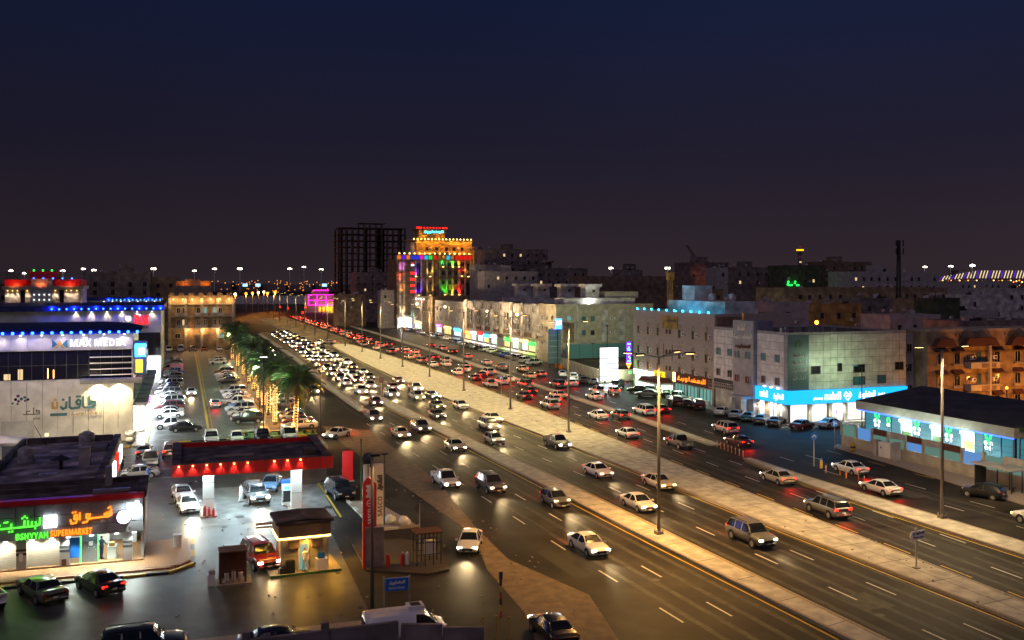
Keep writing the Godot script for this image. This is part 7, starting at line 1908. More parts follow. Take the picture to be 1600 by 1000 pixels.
func far_city() -> void:
	for q in far_blocks:
		var w: float = q[3]; var h: float = q[4]; var d: float = q[5]
		var o := block("city_house", q[0], q[1], q[2], 0, w, h, d, M[q[6]])
		parapet(o, w, h, d, M[q[6]], M.roof_dark, 0.7)
		var n := int(w / 3.6)
		for f in q[7]:
			for k in n:
				if rng.randf() < 0.72: window(o, "front", (k + 0.5) * w / n + rng.randf_range(-0.3, 0.3), h - 2.2 - f * 3.4, 1.1, 1.4, M.dark_wall, M.lit_room if rng.randf() < 0.08 else M.glass)
		if q[8]: slab("roof_hut", o, M[q[6]], w * 0.35, w * 0.35 + 4.5, h, h + 3.2, -d * 0.7, -d * 0.3)
		for k in 4:
			var cx := rng.randf_range(0.12, 0.88) * w; var cz := -rng.randf_range(0.15, 0.6) * d
			if rng.randf() < 0.5: slab("roof_unit", o, M.grey_wall if k % 2 else M.dark_metal, cx - 0.6, cx + 0.6, h + 0.06, h + rng.randf_range(0.8, 1.9), cz - 0.5, cz + 0.5)
			else:
				var ds := MB.new(); ds.group(0); ds.cyl(Vector3(cx, h, cz), Vector3(cx, h + 1.3, cz), 0.05, 0.05, 5); ds.ball(Vector3(cx, h + 1.5, cz + 0.1), Vector3(0.55, 0.5, 0.14), 9, 4)
				put("satellite_dish", ds.done(), M.tank_white, o)
		for k in 3:
			if q[7] > 0 and rng.randf() < 0.7: air_con(o, "front", rng.randf_range(1.0, w - 1.0), h - 3.0 - rng.randf() * 3.0)
		if rng.randf() < 0.6: tank(o, Vector3(w * 0.75, h + 0.06, -d * 0.5))
		if rng.randf() < 0.5: tank(o, Vector3(w * 0.2, h + 0.06, -d * 0.6), 0.9, 1.0)
		if q[0].begins_with("dark corner block"):
			for y in [6, 14]: spot(o.transform * Vector3(4, h - y, 7), -o.basis.z + Vector3(0, -0.1, 0), Color(1, 0.5, 0.22), 9, 55)
		if q[0].begins_with("ochre-lit"): spot(o.transform * Vector3(2, h - 14, 9), -o.basis.z + Vector3(0, 0.4, 0), Color(1, 0.6, 0.15), 60, 60)
		if q[0].begins_with("dark olive house"):
			for k in 2:
				var g := slab("neon_sign", o, M.green_glow, 1.0 + k * 3.2, 1.5 + k * 3.2, h - 7.4, h - 5.6, 0.1, 0.3); g.rotation.z = -0.3
				slab("neon_sign", o, M.green_glow, 1.5 + k * 3.2, 3.2 + k * 3.2, h - 7.6, h - 7.0, 0.1, 0.3)
			omni(o.transform * Vector3(3.5, h - 6.5, 1.5), Color(0.1, 1, 0.3), 1.5, 0.4)
		if q[0].begins_with("wide dark house"):
			var wt := MB.new(); wt.group(0); wt.cyl(Vector3(8, h, -7), Vector3(8, h + 3.2, -7), 1.8, 1.8, 14); wt.cyl(Vector3(8, h + 3.2, -7), Vector3(8, h + 4.0, -7), 2.9, 2.9, 14)
			put("water_tower", wt.done(), M.dark_wall, o)
	# unfinished tower: a bare frame of columns and floors
	var w := 42.3; var o := thing("unfinished_tower", "unfinished concrete tower frame, sky showing between its bare floors", "tower", R(600, 92.2), YAW)
	var xs := [0.0, 3.75, 7.5, 11.25, 15.0, 18.75, 22.5, 26.25, 30.0, 33.75, 37.5, 41.25]
	for x in xs:
		for z in [0.0, -19.5]: slab("column", o, M.raw_concrete, x, x + 1.1, 0, 58.5 if x > 12 and x < 28 else 55.0, z - 1.0, z)
	for k in 14:
		slab("floor_slab", o, M.raw_concrete, -0.4, w + 0.4, 3.6 + k * 4.0, 3.95 + k * 4.0, -20.5, 0.4)
	for k in 13:
		for q in [[0.2, 3.4], [16.5, 19.0], [24.0, 30.0], [38.6, 41.2]]:
			slab("infill_wall", o, M.raw_concrete, q[0], q[1], 3.97 + k * 4.0, 7.58 + k * 4.0, -7.3, -6.9)
	slab("floor_slab", o, M.raw_concrete, 12.5, 29.5, 58.5, 58.9, -12, 0.2)
	# pink-lit low building at the far crossing
	o = block("pink_lit_building", "low building outlined in magenta neon beyond the crossing", 690, 83.6, 0, 21.4, 13.0, 14, M.beige_wall)
	for y in [5.2, 8.6, 12.6]: slab("neon_line", o, M.magenta_glow, 0.5, 21, y, y + 0.25, 0.1, 0.4)
	for x in [0.5, 6.5, 13, 20.5]: slab("neon_line", o, M.magenta_glow, x, x + 0.5, 5.7, 12.6, 0.1, 0.4)
	slab("roof_box", o, M.beige_wall, 4, 15, 13, 15.5, -9, -1); slab("neon_line", o, M.magenta_glow, 4, 15, 15.5, 16.1, -1, -0.7)
	for k in 5: slab("lit_window", o, M.yellow_sign, 8 + k * 2.6, 9.6 + k * 2.6, 1, 4, 0, 0.1)
	omni(o.transform * Vector3(10, 7, 6), Color(1, 0.2, 0.8), 22, 0.5); omni(o.transform * Vector3(16, 3, 4), Color(1, 0.8, 0.2), 40, 0.5)
	# traffic lights far up the road
	var n := 0
	for q in [[610, 62.0], [625, 74.5], [560, 76.0], [640, 60.0], [520, 60.5]]:
		var t := thing("traffic_light", ["red traffic light on the sandy median's far end", "red traffic light beyond the right carriageway", "red traffic light nearest the pink-lit building", "red traffic light farthest up the road", "red traffic light on the median, nearest of all"][n], "traffic light", R(q[0], q[1]), YAW)
		slab("pole", t, M.dark_metal, -0.1, 0.1, 0, 5, -0.1, 0.1); slab("head", t, M.dark_metal, -0.35, 0.35, 4.2, 6.0, 0.1, 0.4)
		slab("red_light", t, M.red_glow, -0.45, 0.45, 5.1, 6.0, 0.4, 0.5); omni(t.transform * Vector3(0, 5.5, 1.2), Color(1, 0.1, 0.05), 30, 0.4)
		n += 1
	# embankment of the ring road across the end of the boulevard
	o = struct("embankment", bm(190, 10, 6), M.white_wall, Vector3(-215, 3.0, -950), 0.04)
	struct("embankment_road", bm(620, 0.6, 14), M.asphalt, Vector3(-100, 8.6, -962), 0.04)
	struct("terrain", bm(900, 14, 40), M.soil, Vector3(-180, 2, -1250), 0.02)
	# floodlight masts of the airfield
	var mast_bulb := bulb_mesh(1.5)
	n = 0
	for q in [[17, 424, 1700], [38, 428, 1900], [98, 424, 1500], [131, 421, 1750], [147, 423, 1650], [200, 421, 1600], [240, 421, 1500], [335, 421, 1650], [375, 421, 1500], [304, 424, 1800], [453, 421, 1550], [475, 418, 1900], [502, 422, 1650], [955, 420, 1700], [1043, 420, 1500], [1445, 418, 1750], [1485, 417, 1600], [1519, 416, 1500]]:
		var D: float = q[2]; var h: float = 22 - (q[1] - 440) * D / 1500.0
		var t := thing("floodlight_mast", "%s floodlight mast from the left along the airfield skyline" % ORD[n], "floodlight mast", Vector3((q[0] - 800) / 1500.0 * D, 0, -D), 0.0, "airfield floodlight masts")
		slab("mast", t, M.white_plastic, -0.45, 0.45, 0, h, -0.45, 0.45)
		slab("crossbar", t, M.dark_metal, -3.6, 3.6, h, h + 0.4, -0.3, 0.3)
		for k in 3: put("flood_lamp", mast_bulb, M.mast_glow, t, Vector3(-2.6 + k * 2.6, h + 1.0 + 0.7 * (k % 2), 0.8)).scale = Vector3.ONE * rng.randf_range(0.5, 1.1)
		n += 1
	# airfield control tower, terminal
	o = thing("control_tower", "distant airport control tower with a lit yellow cab", "control tower", Vector3(900, 0, -3000), 0)
	o.scale = Vector3(0.68, 1, 0.68)
	slab("shaft", o, M.dark_wall, -7, 7, 0, 112, -7, 7); slab("lit_cab_window", o, M.yellow_sign, -13, 13, 118, 123, -13, 13); slab("cab_roof", o, M.dark_wall, -15, 15, 123, 125, -15, 15); slab("cab_floor", o, M.dark_wall, -14, 14, 112, 118, -12, 12)
	slab("lit_window", o, M.lit_room, -5, 5, 81, 85, 7, 7.4); slab("red_light", o, M.dim_red_glow, -6, -3.6, 98, 100, 7, 7.5); slab("red_light", o, M.dim_red_glow, 3, 5.4, 98, 100, 7, 7.5); slab("aerial", o, M.dark_metal, -0.8, 0.8, 125, 140, -0.8, 0.8); slab("red_light", o, M.dim_red_glow, -1.4, 1.4, 131, 133, -1.4, 1.4)
	o = thing("airport_terminal", "long distant terminal with slanting ribs of white light", "terminal", Vector3(1105, 0, -2500), 0)
	slab("hall", o, M.dark_wall, 0, 300, 0, 34, -60, 0); slab("roof", o, M.dark_wall, 60, 300, 34, 52, -60, -6)
	for k in 30:
		var r := MB.new(); r.bar(Vector3(k * 8.0 + 8, 27 + minf(k, 10) * 0.4, 1), Vector3(k * 8.0 + 14, 35 + minf(k, 12) * 1.3, 1), 1.6, 1.6)
		put("rib_light", r.done(), M.rib_glow if k % 4 else M.dim_purple_glow, o)
	for k in 40: slab("lit_window", o, M.orange_glow if k % 2 else M.warm_glow, k * 7.4, k * 7.4 + 2.6, 20 + k % 3 * 2, 22 + k % 3 * 2, 0.2, 0.6)
	# telecom mast, cranes, orange street lamp
	o = thing("telecom_mast", "dark lattice telecom mast with antenna frames at its top", "mast", Vector3(121, 17, -300), 0)
	var m := MB.new()
	for x in [-0.5, 0.5]: m.bar(Vector3(x, 0, 0), Vector3(x * 0.5, 18, 0), 0.22, 0.22); m.bar(Vector3(x, 0, -1), Vector3(x * 0.5, 18, -0.7), 0.22, 0.22)
	for k in 14: m.bar(Vector3(-0.5, k * 1.28, 0), Vector3(0.45, k * 1.28 + 1.2, 0), 0.1, 0.1)
	put("lattice", m.done(), M.dark_metal, o)
	for y in [13.5, 16.0]:
		for x in [-1.1, 0.0, 1.1]: slab("antenna", o, M.dark_metal, x - 0.15, x + 0.15, y, y + 1.9, 0.3, 0.6)
	o = thing("yellow_crane", "slim yellow lattice crane mast behind the beige block", "crane", Vector3(42.8, 0, -260), 0.3)
	var c := MB.new()
	for x in [-0.5, 0.5]:
		for z in [-0.5, 0.5]: c.box(Vector3(x, 12, z), Vector3(0.14, 24, 0.14))
	for k in 20: c.bar(Vector3(-0.5, k * 1.2, 0.5), Vector3(0.5, k * 1.2 + 1.1, 0.5), 0.1, 0.1)
	put("mast", c.done(), M.ochre_wall, o); slab("cab", o, M.ochre_wall, -0.8, 0.9, 22.4, 24.6, -0.7, 0.9)
	spot(o.transform * Vector3(3, 8, 5), Vector3(-0.4, 0.8, -0.6), Color(1, 0.75, 0.3), 30, 45)
	o = thing("roof_crane", "dark crane jib leaning on the corner block's roof", "crane", Vector3(79, 29.5, -421), 0.2)
	var j := MB.new(); j.bar(Vector3(0, 0, 0), Vector3(0, 4, 0), 1.2, 1.2); j.bar(Vector3(1.5, 3.2, 0), Vector3(-2.5, 8.5, 0), 0.9, 0.9); j.bar(Vector3(0, 3, 0), Vector3(3.5, 2.2, 0), 1.4, 1.4)
	put("jib", j.done(), M.dark_wall, o)
	o = thing("orange_street_lamp", "single sodium street lamp glowing like a star above clinic's roof", "street lamp", Vector3(63.4, 0, -200), 0)
	slab("pole", o, M.dark_metal, -0.08, 0.08, 0, 13.3, -0.08, 0.08); put("lamp_bulb", bulb_mesh(0.42), M.sodium, o, Vector3(0, 13.5, 0.2)); omni(Vector3(63.4, 13.5, -199.2), Color(1, 0.5, 0.1), 90, 0.3)
	# far screens and the carpet of city lights below the horizon
	n = 0
	for q in [[383, 446, 900], [403, 445, 900], [507, 444, 900]]:
		var t := thing("far_screen", ["pale blue far advertising screen, left one of a pair", "white far advertising screen, right one of a pair", "lone blue-white advertising screen beyond the crossing"][n], "screen", Vector3((q[0] - 800) / 1500.0 * 900, 0, -900), 0)
		slab("screen", t, M.lit_screen, -2.2, 2.2, 17.4, 20.0, -0.2, 0.2); slab("post", t, M.dark_metal, -0.3, 0.3, 0, 16.4, -0.3, 0.3)
		n += 1
	var mm := MultiMesh.new(); mm.transform_format = MultiMesh.TRANSFORM_3D
	mm.mesh = bulb_mesh(0.75); mm.instance_count = 420
	for k in 420:
		var D := rng.randf_range(1500, 3800); var px := rng.randf_range(-20, 535) if k < 260 else rng.randf_range(900, 1640)
		mm.set_instance_transform(k, Transform3D(Basis().scaled(Vector3.ONE * D / 1700.0), Vector3((px - 800) / 1500.0 * D, rng.randf_range(3, 24), -D)))
	var mi := MultiMeshInstance3D.new(); mi.name = "city_lights"; mi.multimesh = mm; mi.material_override = M.city_glow
	add_child(mi); stuff(mi)
	# low dark mass of distant roofs and trees
	var hz := MB.new()
	for k in 90: hz.box(Vector3(-2600 + k * 60, 5, -2300 - (k * 37) % 500), Vector3(62, 14 + (k * 53) % 12, 40))
	stuff(put("treeline", hz.done(), M.dark_wall, self))

func bulb_mesh(r: float) -> Mesh:
	var q := MB.new(); q.group(0); q.ball(Vector3.ZERO, Vector3(r, r, r), 10, 6)
	return q.done()

func street_lamp(s: float, t: float, h: float, arms: Array, label: String, e: float, c: Color, lit := true) -> void:
	# tapering pole; each arm reaches out to [across, along] and carries a flat head that shines down
	var o := thing("street_lamp", label, "street lamp", R(s, t, 0.15), YAW, "street lamps of the boulevard")
	var p := MB.new(); p.group(0)
	p.cyl(Vector3(0, 0.3, 0), Vector3(0, h, 0), 0.17, 0.1, 10)
	put("pole", p.done(), M.pole_grey, o)
	slab("base", o, M.kerb, -0.3, 0.3, 0, 0.32, -0.3, 0.3)
	if not cache.has("bolt"): cache.bolt = bm(0.07, 0.3, 0.07)
	for x in [-0.24, 0.24]:
		for z in [-0.24, 0.24]: put("bolt", cache.bolt, M.galvanised, o, Vector3(x, 0.4, z))
	for a in arms:
		var tip := Vector3(a[0], h + 0.28, -a[1])
		var b := MB.new(); b.bar(Vector3(0, h - 0.1, 0), tip, 0.08, 0.08)
		put("arm", b.done(), M.pole_grey, o)
		var yaw := atan2(-tip.z, tip.x)
		var hd := put("lamp_head", bm(0.9, 0.14, 0.34), M.dark_metal, o, tip + Vector3(tip.x, 0, tip.z).normalized() * 0.4 + Vector3(0, 0.04, 0), yaw)
		hd.rotation.z = 0.0
		put("lamp_lens", bm(0.7, 0.02, 0.26), M.street_glow, hd, Vector3(0.02, -0.082, 0))
		if lit: spot(o.transform * (tip + Vector3(tip.x, 0, tip.z).normalized() * 0.45 - Vector3(0, 0.12, 0)), Vector3(0, -1, 0) + (o.basis * Vector3(tip.x, 0, tip.z).normalized()) * 0.12, c, e, 80, 0.15)

func street_lamps() -> void:
	var warm := Color(1.0, 0.87, 0.58)
	var amber := Color(1.0, 0.74, 0.39)
	var two := [[-2.2, 0], [2.2, 0]]
	var k := 0
	for s in [101.0, 128.7, 155.2, 184.3, 213.6, 241.2, 268.9, 297, 326]:
		if s > 110: street_lamp(s, lt(PALE_L, s) * 0.35 + lt(PALE_R, s) * 0.65 - 1.0, 15.8, two, "tall two-armed lamp post on the pale median, %s from the view" % ORD[k], 205, warm)
		if s > 110: k += 1
	street_lamp(74.3, 38.9, 15.4, [[-2.0, 1.0], [2.0, 1.0], [-2.0, -1.0], [2.0, -1.0]], "tallest four-armed lamp post, on the narrow median", 170, amber)
	street_lamp(70.8, 66.2, 15.6, two, "tall two-armed lamp post on the separator before the school hall", 190, Color(1, 0.86, 0.62))
	# its neighbours to either side along the same rows
	k = 0
	for s in [360, 395, 430, 465, 505, 545, 585]:
		street_lamp(s, 51.0, 15.4, two, "two-armed lamp post on the sandy median, %s beyond the gap" % ORD[k], 205, warm)
		k += 1
	k = 0
	for q in [[600, 30], [630, 38], [660, 44], [690, 50], [640, 52], [700, 62], [720, 56], [740, 66]]:
		var o := thing("far_street_lamp", "far amber street lamp by the crossing, %s nearest" % ORD[k], "street lamp", R(q[0], q[1]), YAW, "amber lamps at the crossing")
		slab("pole", o, M.pole_grey, -0.15, 0.15, 0, 14, -0.15, 0.15); put("lamp_bulb", bulb_mesh(0.8), M.orange_glow if k % 3 else M.street_glow, o, Vector3(0, 14.4, 0))
		omni(o.transform * Vector3(0, 13.4, 1.0), Color(1, 0.6, 0.22), 90, 0.4)
		k += 1
	# lamps along the shop side
	k = 0
	for q in [[296, 94.5], [352, 95.5], [402, 96.5], [452, 96], [262, 93]]:
		var o := thing("shop_street_lamp", ["bright warm lamp post before the terrace's middle", "bright warm lamp post before the grey block", "bright warm lamp post by the brown stone block", "warm lamp post beside the hotel's foot", "lamp post with a short arm beside the blue sign"][k], "street lamp", R(q[0], q[1]), YAW)
		slab("pole", o, M.pole_grey, -0.08, 0.08, 0, 12.6, -0.08, 0.08); slab("arm", o, M.pole_grey, -1.4, 0, 12.5, 12.6, -0.04, 0.04)
		put("lamp_bulb", bulb_mesh(0.3 + 0.1 * (k % 3)), M.street_glow, o, Vector3(-1.5, 12.5, 0.1)); omni(o.transform * Vector3(-1.6, 11.8, 0.6), Color(1, 0.86, 0.64), 170, 0.3)
		k += 1
	var lot := thing("street_lamp", "dark lamp post in the empty lot before the beige block", "street lamp", R(226, 103.5), YAW)
	slab("pole", lot, M.dark_metal, -0.08, 0.08, 0, 10.5, -0.08, 0.08); slab("lamp_head", lot, M.dark_metal, -0.3, 0.3, 10.5, 10.8, -0.3, 0.1)
	put("lamp_lens", bm(0.5, 0.2, 0.04), M.white_glow, lot, Vector3(0, 10.6, -0.33)); spot(lot.transform * Vector3(0, 10.55, -0.5), -lot.basis.z + Vector3(0, -0.12, 0) + lot.basis.x * 0.25, Color(0.95, 1, 0.72), 160, 80, 0.2)
	# near dark pole at the side street, lamp posts of the car park
	var o := thing("street_lamp", "grey lamp post rising past the blue road sign", "street lamp", R(64.3, 12.1), YAW)
	var p := MB.new(); p.group(0); p.cyl(Vector3.ZERO, Vector3(0, 10.2, 0), 0.14, 0.09, 10)
	put("pole", p.done(), M.pole_grey, o); slab("lamp_head", o, M.dark_metal, -0.2, 0.5, 10.2, 10.35, -0.14, 0.14)
	spot(o.transform * Vector3(0.3, 10.0, -0.3), Vector3(0, -1, 0) - o.basis.z * 0.35, amber, 14, 70)
	o = thing("street_lamp", "dark lamp post in front of the parked black off-roader", "street lamp", R(139.2, 10.8), YAW)
	slab("pole", o, M.dark_metal, -0.09, 0.09, 0, 11.4, -0.09, 0.09); slab("lamp_head", o, M.dark_metal, -0.7, 0.7, 11.4, 11.55, -0.15, 0.15)
	put("lamp_lens", bm(1.0, 0.04, 0.2), M.white_glow, o, Vector3(0, 11.37, 0)); spot(o.transform * Vector3(0, 11.2, -0.3), Vector3(0, -1, 0) - o.basis.z * 0.3, Color(0.85, 1, 0.8), 90, 78)
	k = 0
	for s in [171, 205, 242, 280]:
		o = thing("car_park_lamp", "slender white-lit lamp post among the palms, %s along" % ORD[k], "street lamp", R(s, 12.6), YAW, "car park lamps")
		slab("pole", o, M.dark_metal, -0.07, 0.07, 0, 7.4, -0.07, 0.07); put("lamp_bulb", bulb_mesh(0.24), M.white_glow, o, Vector3(0, 7.6, 0))
		omni(o.transform * Vector3(-0.4, 7.3, 0.4), Color(0.85, 1, 0.82), 80, 0.3)
		k += 1
	# the road lamps on the left, before the frame's lower part
	o = thing("street_lamp", "dark slim post at the island by the palms", "post", R(141, 18.9), YAW)
	slab("pole", o, M.dark_metal, -0.09, 0.09, 0, 9.0, -0.09, 0.09); slab("lamp_head", o, M.dark_metal, -0.3, 0.7, 9.0, 9.14, -0.13, 0.13)
	put("lamp_lens", bm(0.5, 0.04, 0.2), M.street_glow, o, Vector3(0.35, 8.97, 0)); spot(o.transform * Vector3(0.4, 8.8, 0.2), Vector3(0, -1, 0) + V * 0.35, Color(1, 0.68, 0.3), 70, 78)

func frond_mesh(len_: float, droop: float, seed_: int) -> ArrayMesh:
	var r := RandomNumberGenerator.new(); r.seed = seed_
	var b := MB.new()
	var pts := []
	var n := 9
	for k in n + 1:
		var f := float(k) / n
		pts.append(Vector3(len_ * f * (1.0 - 0.18 * f * droop), len_ * (0.42 * f - droop * 0.62 * f * f), 0))
	for k in n: b.bar(pts[k], pts[k + 1], 0.055 * (1.1 - float(k) / n), 0.05)
	for k in 22:
		var f := 0.12 + 0.86 * k / 22.0
		var i := mini(int(f * n), n - 1)
		var p: Vector3 = pts[i].lerp(pts[i + 1], f * n - i)
		var l := 0.62 * sin(PI * minf(0.12 + f * 0.9, 1.0)) + 0.16
		for side in [1, -1]:
			var d := Vector3(0.55, -0.25 - r.randf() * 0.45 * droop, side * (0.85 + r.randf() * 0.2)).normalized() * l
			var w := Vector3(0.065, 0.0, 0)
			b.tri(p - w, p + d, p + w)
			b.tri(p - w * 0.9 + Vector3(0.07, 0, 0), p + d * 0.92 + Vector3(0.1, -0.03, 0), p + w * 0.9 + Vector3(0.07, 0, 0))
	return b.done()

func palms() -> void:
	var fm := []
	for k in 5: fm.append(frond_mesh(3.5 + 0.15 * k, 0.75 + 0.2 * k, 40 + k))
	var n := 0
	for q in [[140.2, 15.2, 7.4, 1.12], [151.2, 13.4, 7.8, 1.0], [162.3, 13.4, 7.4, 1.05], [172.6, 13.3, 8.0, 1.0], [184.0, 13.4, 7.6, 1.02], [199.4, 13.5, 8.0, 1.0], [214, 13.5, 7.6, 1.0], [232, 13.4, 8.0, 1.1], [256, 13.4, 8.0, 1.1], [280, 13.2, 8.2, 1.1]]:
		var o := thing("palm_tree", "date palm with a light-wrapped trunk, %s in the car park row" % ORD[n], "palm tree", R(q[0], q[1]), YAW, "palms between the parking rows")
		var h: float = q[2] + rng.randf_range(-0.5, 0.7)
		o.rotation = Vector3(rng.randf_range(-0.045, 0.045), YAW + n * 0.7, rng.randf_range(-0.045, 0.045))
		var t := MB.new(); t.group(0)
		for k in 12: t.cyl(Vector3(0, h * k / 12, 0), Vector3(0, h * (k + 1) / 12, 0), 0.24 - 0.004 * k + 0.03, 0.24 - 0.004 * k - 0.01, 9, k == 11)
		put("trunk", t.done(), M.bark, o)
		var ls := MB.new()
		for k in 13:
			var y := 0.5 + k * (h - 2.2) / 13
			for j in 9:
				if rng.randf() < 0.3: continue
				var a := TAU * j / 9 + k * 0.4; var a2 := TAU * (j + 0.75) / 9 + k * 0.4
				ls.bar(Vector3(cos(a) * 0.33, y + 0.03 * j, sin(a) * 0.33), Vector3(cos(a2) * 0.33, y + 0.03 * j + rng.randf_range(-0.05, 0.05), sin(a2) * 0.33), 0.06, 0.06)
		for j in 3:
			for k in 12:
				var a := TAU * j / 3 + 0.3
				ls.bar(Vector3(cos(a) * 0.33, 0.5 + k * (h - 2.2) / 13, sin(a) * 0.33), Vector3(cos(a) * 0.33, 0.5 + (k + 0.8) * (h - 2.2) / 13, sin(a) * 0.33), 0.05, 0.05)
		put("string_light", ls.done(), M.string_glow, o)
		for y in [1.6, 4.4]:
			omni(o.transform * (Vector3(-0.3, y, 0.75)), Color(1, 0.66, 0.3), 4.0, 0.3)
			omni(o.transform * (Vector3(0.3, y, -0.75)), Color(1, 0.66, 0.3), 4.0, 0.3)
		var c := Node3D.new(); c.name = "crown"; o.add_child(c, true); c.position = Vector3(0, h, 0)
		var hub := MB.new(); hub.group(0); hub.ball(Vector3(0, 0.1, 0), Vector3(0.36, 0.6, 0.36), 9, 6)
		put("hub", hub.done(), M.bark, c)
		for k in 56:
			var lvl := float(k) / 56
			var f := put("frond", fm[k % 5], M.frond if lvl > 0.22 or k % 3 == 0 else M.frond_dry, c, Vector3(0, 0.25, 0))
			f.rotation = Vector3(0, k * 2.39996 + rng.randf_range(-0.2, 0.2), 0)
			f.rotate_object_local(Vector3(0, 0, 1), lerpf(-0.95, 1.0, pow(lvl, 0.9)) + rng.randf_range(-0.15, 0.15))
			f.rotate_object_local(Vector3(1, 0, 0), rng.randf_range(-0.35, 0.35))
			f.scale = Vector3.ONE * q[3] * rng.randf_range(0.95, 1.22)
		n += 1
	# low shrubs in the beds
	var sm := MB.new()
	for k in 90:
		var a := rng.randf() * TAU; var e := rng.randf_range(0.15, 1.3); var l := rng.randf_range(0.3, 0.62)
		var d := Vector3(cos(a) * cos(e), sin(e), sin(a) * cos(e)); var p := d * l * 0.25
		var w := d.cross(Vector3.UP).normalized() * 0.07
		sm.tri(p - w, p + d * l, p + w)
	var shr := sm.done()
	n = 0
	for q in [[141.5, 8.6], [141.2, 10.9], [141.0, 13.2], [141.4, 16.7], [141.2, 17.9], [205.5, 7.6], [206, 9.4]]:
		tag(put("shrub", shr, M.leaf, self, R(q[0], q[1], 0.03), n), "small spiky shrub in the planted beds, %s from the kerb's left end" % ORD[n], "shrub", "shrubs in the beds")
		n += 1

func street_furniture() -> void:
	# blue road sign on two posts
	var o := thing("street_name_sign", "blue street name board with white lettering on two pale posts", "road sign", R(64.3, 12.9), YAW - 0.06)
	slab("board", o, M.sign_blue, 0.1, 1.65, 1.0, 1.85, -0.03, 0.03); slab("border", o, M.sign_white, 0.06, 1.69, 0.96, 1.89, -0.035, -0.02)
	for x in [0.0, 1.75]: slab("post", o, M.galvanised, x - 0.05, x + 0.05, 0, 2.0, -0.05, 0.05)
	text("letters", o, "Hamra Street", M.sign_white, Vector3(0.87, 1.2, 0.035), 0.17, 0, 0.01, 1.1)
	writing("letters", o, WORD_LONG, M.sign_white, 0.035, 0.01, Transform3D(Basis(), Vector3(0.35, 1.43, 0.03)), Vector2(0.21, 0.24))
	# direction sign on the pale median
	o = thing("direction_sign", "white arrow-shaped direction sign on a thin post, pointing left", "road sign", R(59.1, 52.8, 0.15), YAW + 0.1)
	slab("post", o, M.galvanised, -0.045, 0.045, 0, 3.0, -0.05, 0.04); slab("base", o, M.kerb, -0.22, 0.22, 0, 0.12, -0.22, 0.22); slab("cap", o, M.galvanised, -0.1, 0.1, 3.0, 3.1, -0.06, 0.06)
	var ar := MB.new(); ar.prism(PackedVector2Array([Vector2(-0.75, 2.55), Vector2(-0.55, 2.88), Vector2(0.8, 2.94), Vector2(0.8, 2.26), Vector2(-0.55, 2.2)]), 0.05, 0.1)
	put("board", ar.done(), M.sign_white, o)
	text("letters", o, "Nada Clinics", M.dark_metal, Vector3(0.22, 2.4, 0.11), 0.16, 0.0, 0.01, 0.95)
	writing("letters", o, WORD_LONG, M.dark_metal, 0.025, 0.01, Transform3D(Basis(), Vector3(-0.2, 2.62, 0.1)), Vector2(0.18, 0.2))
	slab("mark", o, M.sign_blue, -0.45, -0.28, 2.6, 2.76, 0.1, 0.12); slab("mark", o, M.magenta_ink, -0.42, -0.3, 2.38, 2.52, 0.1, 0.12)
	# round blue signs
	var specs := [[96.0, 70.8, 3.6, "blue round sign with a white chevron on a slim white post", [[-0.22, -0.1, 0, 0.14, 0.22, -0.1]]], [104.7, 80.4, 3.4, "blue round sign with a turn-or-ahead arrow by the side street", [[-0.1, -0.25, -0.1, 0.25], [-0.1, 0.0, 0.22, 0.0], [-0.22, 0.12, -0.1, 0.25, 0.02, 0.12]]], [176.0, 58.2, 3.3, "blue round sign with a white U-turn arrow on the pale median", [[-0.15, -0.25, -0.15, 0.15, 0.12, 0.15, 0.12, -0.15]]]]
	for q in specs:
		o = thing("round_sign", q[3], "road sign", R(q[0], q[1], 0.1), YAW - 0.15)
		slab("post", o, M.galvanised, -0.035, 0.035, 0, q[2], -0.05, 0.0)
		var d := MB.new(); d.cyl(Vector3(0, q[2], 0), Vector3(0, q[2], 0.03), 0.46, 0.46, 20)
		put("plate", d.done(), M.sign_blue, o)
		writing("arrow", o, q[4], M.sign_white, 0.055, 0.012, Transform3D(Basis(), Vector3(0, q[2], 0.03)))
	var k := 0
	for q in [[224, 30.4], [182, 36.0]]:
		o = thing("small_sign", ["small grey rectangular sign seen from behind on the separator", "grey sign seen from behind at the narrow median's tip"][k], "road sign", R(q[0], q[1]), YAW)
		slab("post", o, M.galvanised, -0.05, 0.05, 0, 3.6, -0.05, 0.05); slab("plate", o, M.pole_grey, -0.4, 0.4, 2.6, 3.7, 0.05, 0.09)
		k += 1
	# orange delineator posts in the gap of the separator and near the school
	k = 0
	var pts := []
	for j in 8: pts.append([111.5 - j * 1.05, 67.0 - j * 0.1])
	for q in [[92.6, 69.9], [91.0, 70.6], [89.4, 70.2], [87.6, 70.4], [86.4, 70.2], [84.6, 70.4], [83.2, 70.6]]: pts.append(q)
	for j in 4: pts.append([187.6 - j * 1.2, 33.6 - j * 0.2])
	for j in 4: pts.append([160.5 - j * 1.1, 28.6 + j * 0.15])
	for q in pts:
		var run: String = "in the separator's gap" if k < 8 else ("on the hatching near the arrow sign" if k < 15 else ("at the narrow median's tip" if k < 19 else "at the long separator's end"))
		var i := k if k < 8 else (k - 8 if k < 15 else (k - 15 if k < 19 else k - 19))
		o = thing("delineator_post", "orange plastic delineator post, %s of those %s" % [ORD[i], run], "delineator post", R(q[0], q[1]), YAW, "orange delineator posts")
		var m := MB.new(); m.cyl(Vector3(0, 0, 0), Vector3(0, 0.95, 0), 0.055, 0.045, 8)
		put("post", m.done(), M.orange_plastic, o); slab("base", o, M.black_paint, -0.14, 0.14, 0, 0.05, -0.14, 0.14); slab("band", o, M.white_paint, -0.055, 0.055, 0.68, 0.8, -0.056, 0.056)
		k += 1
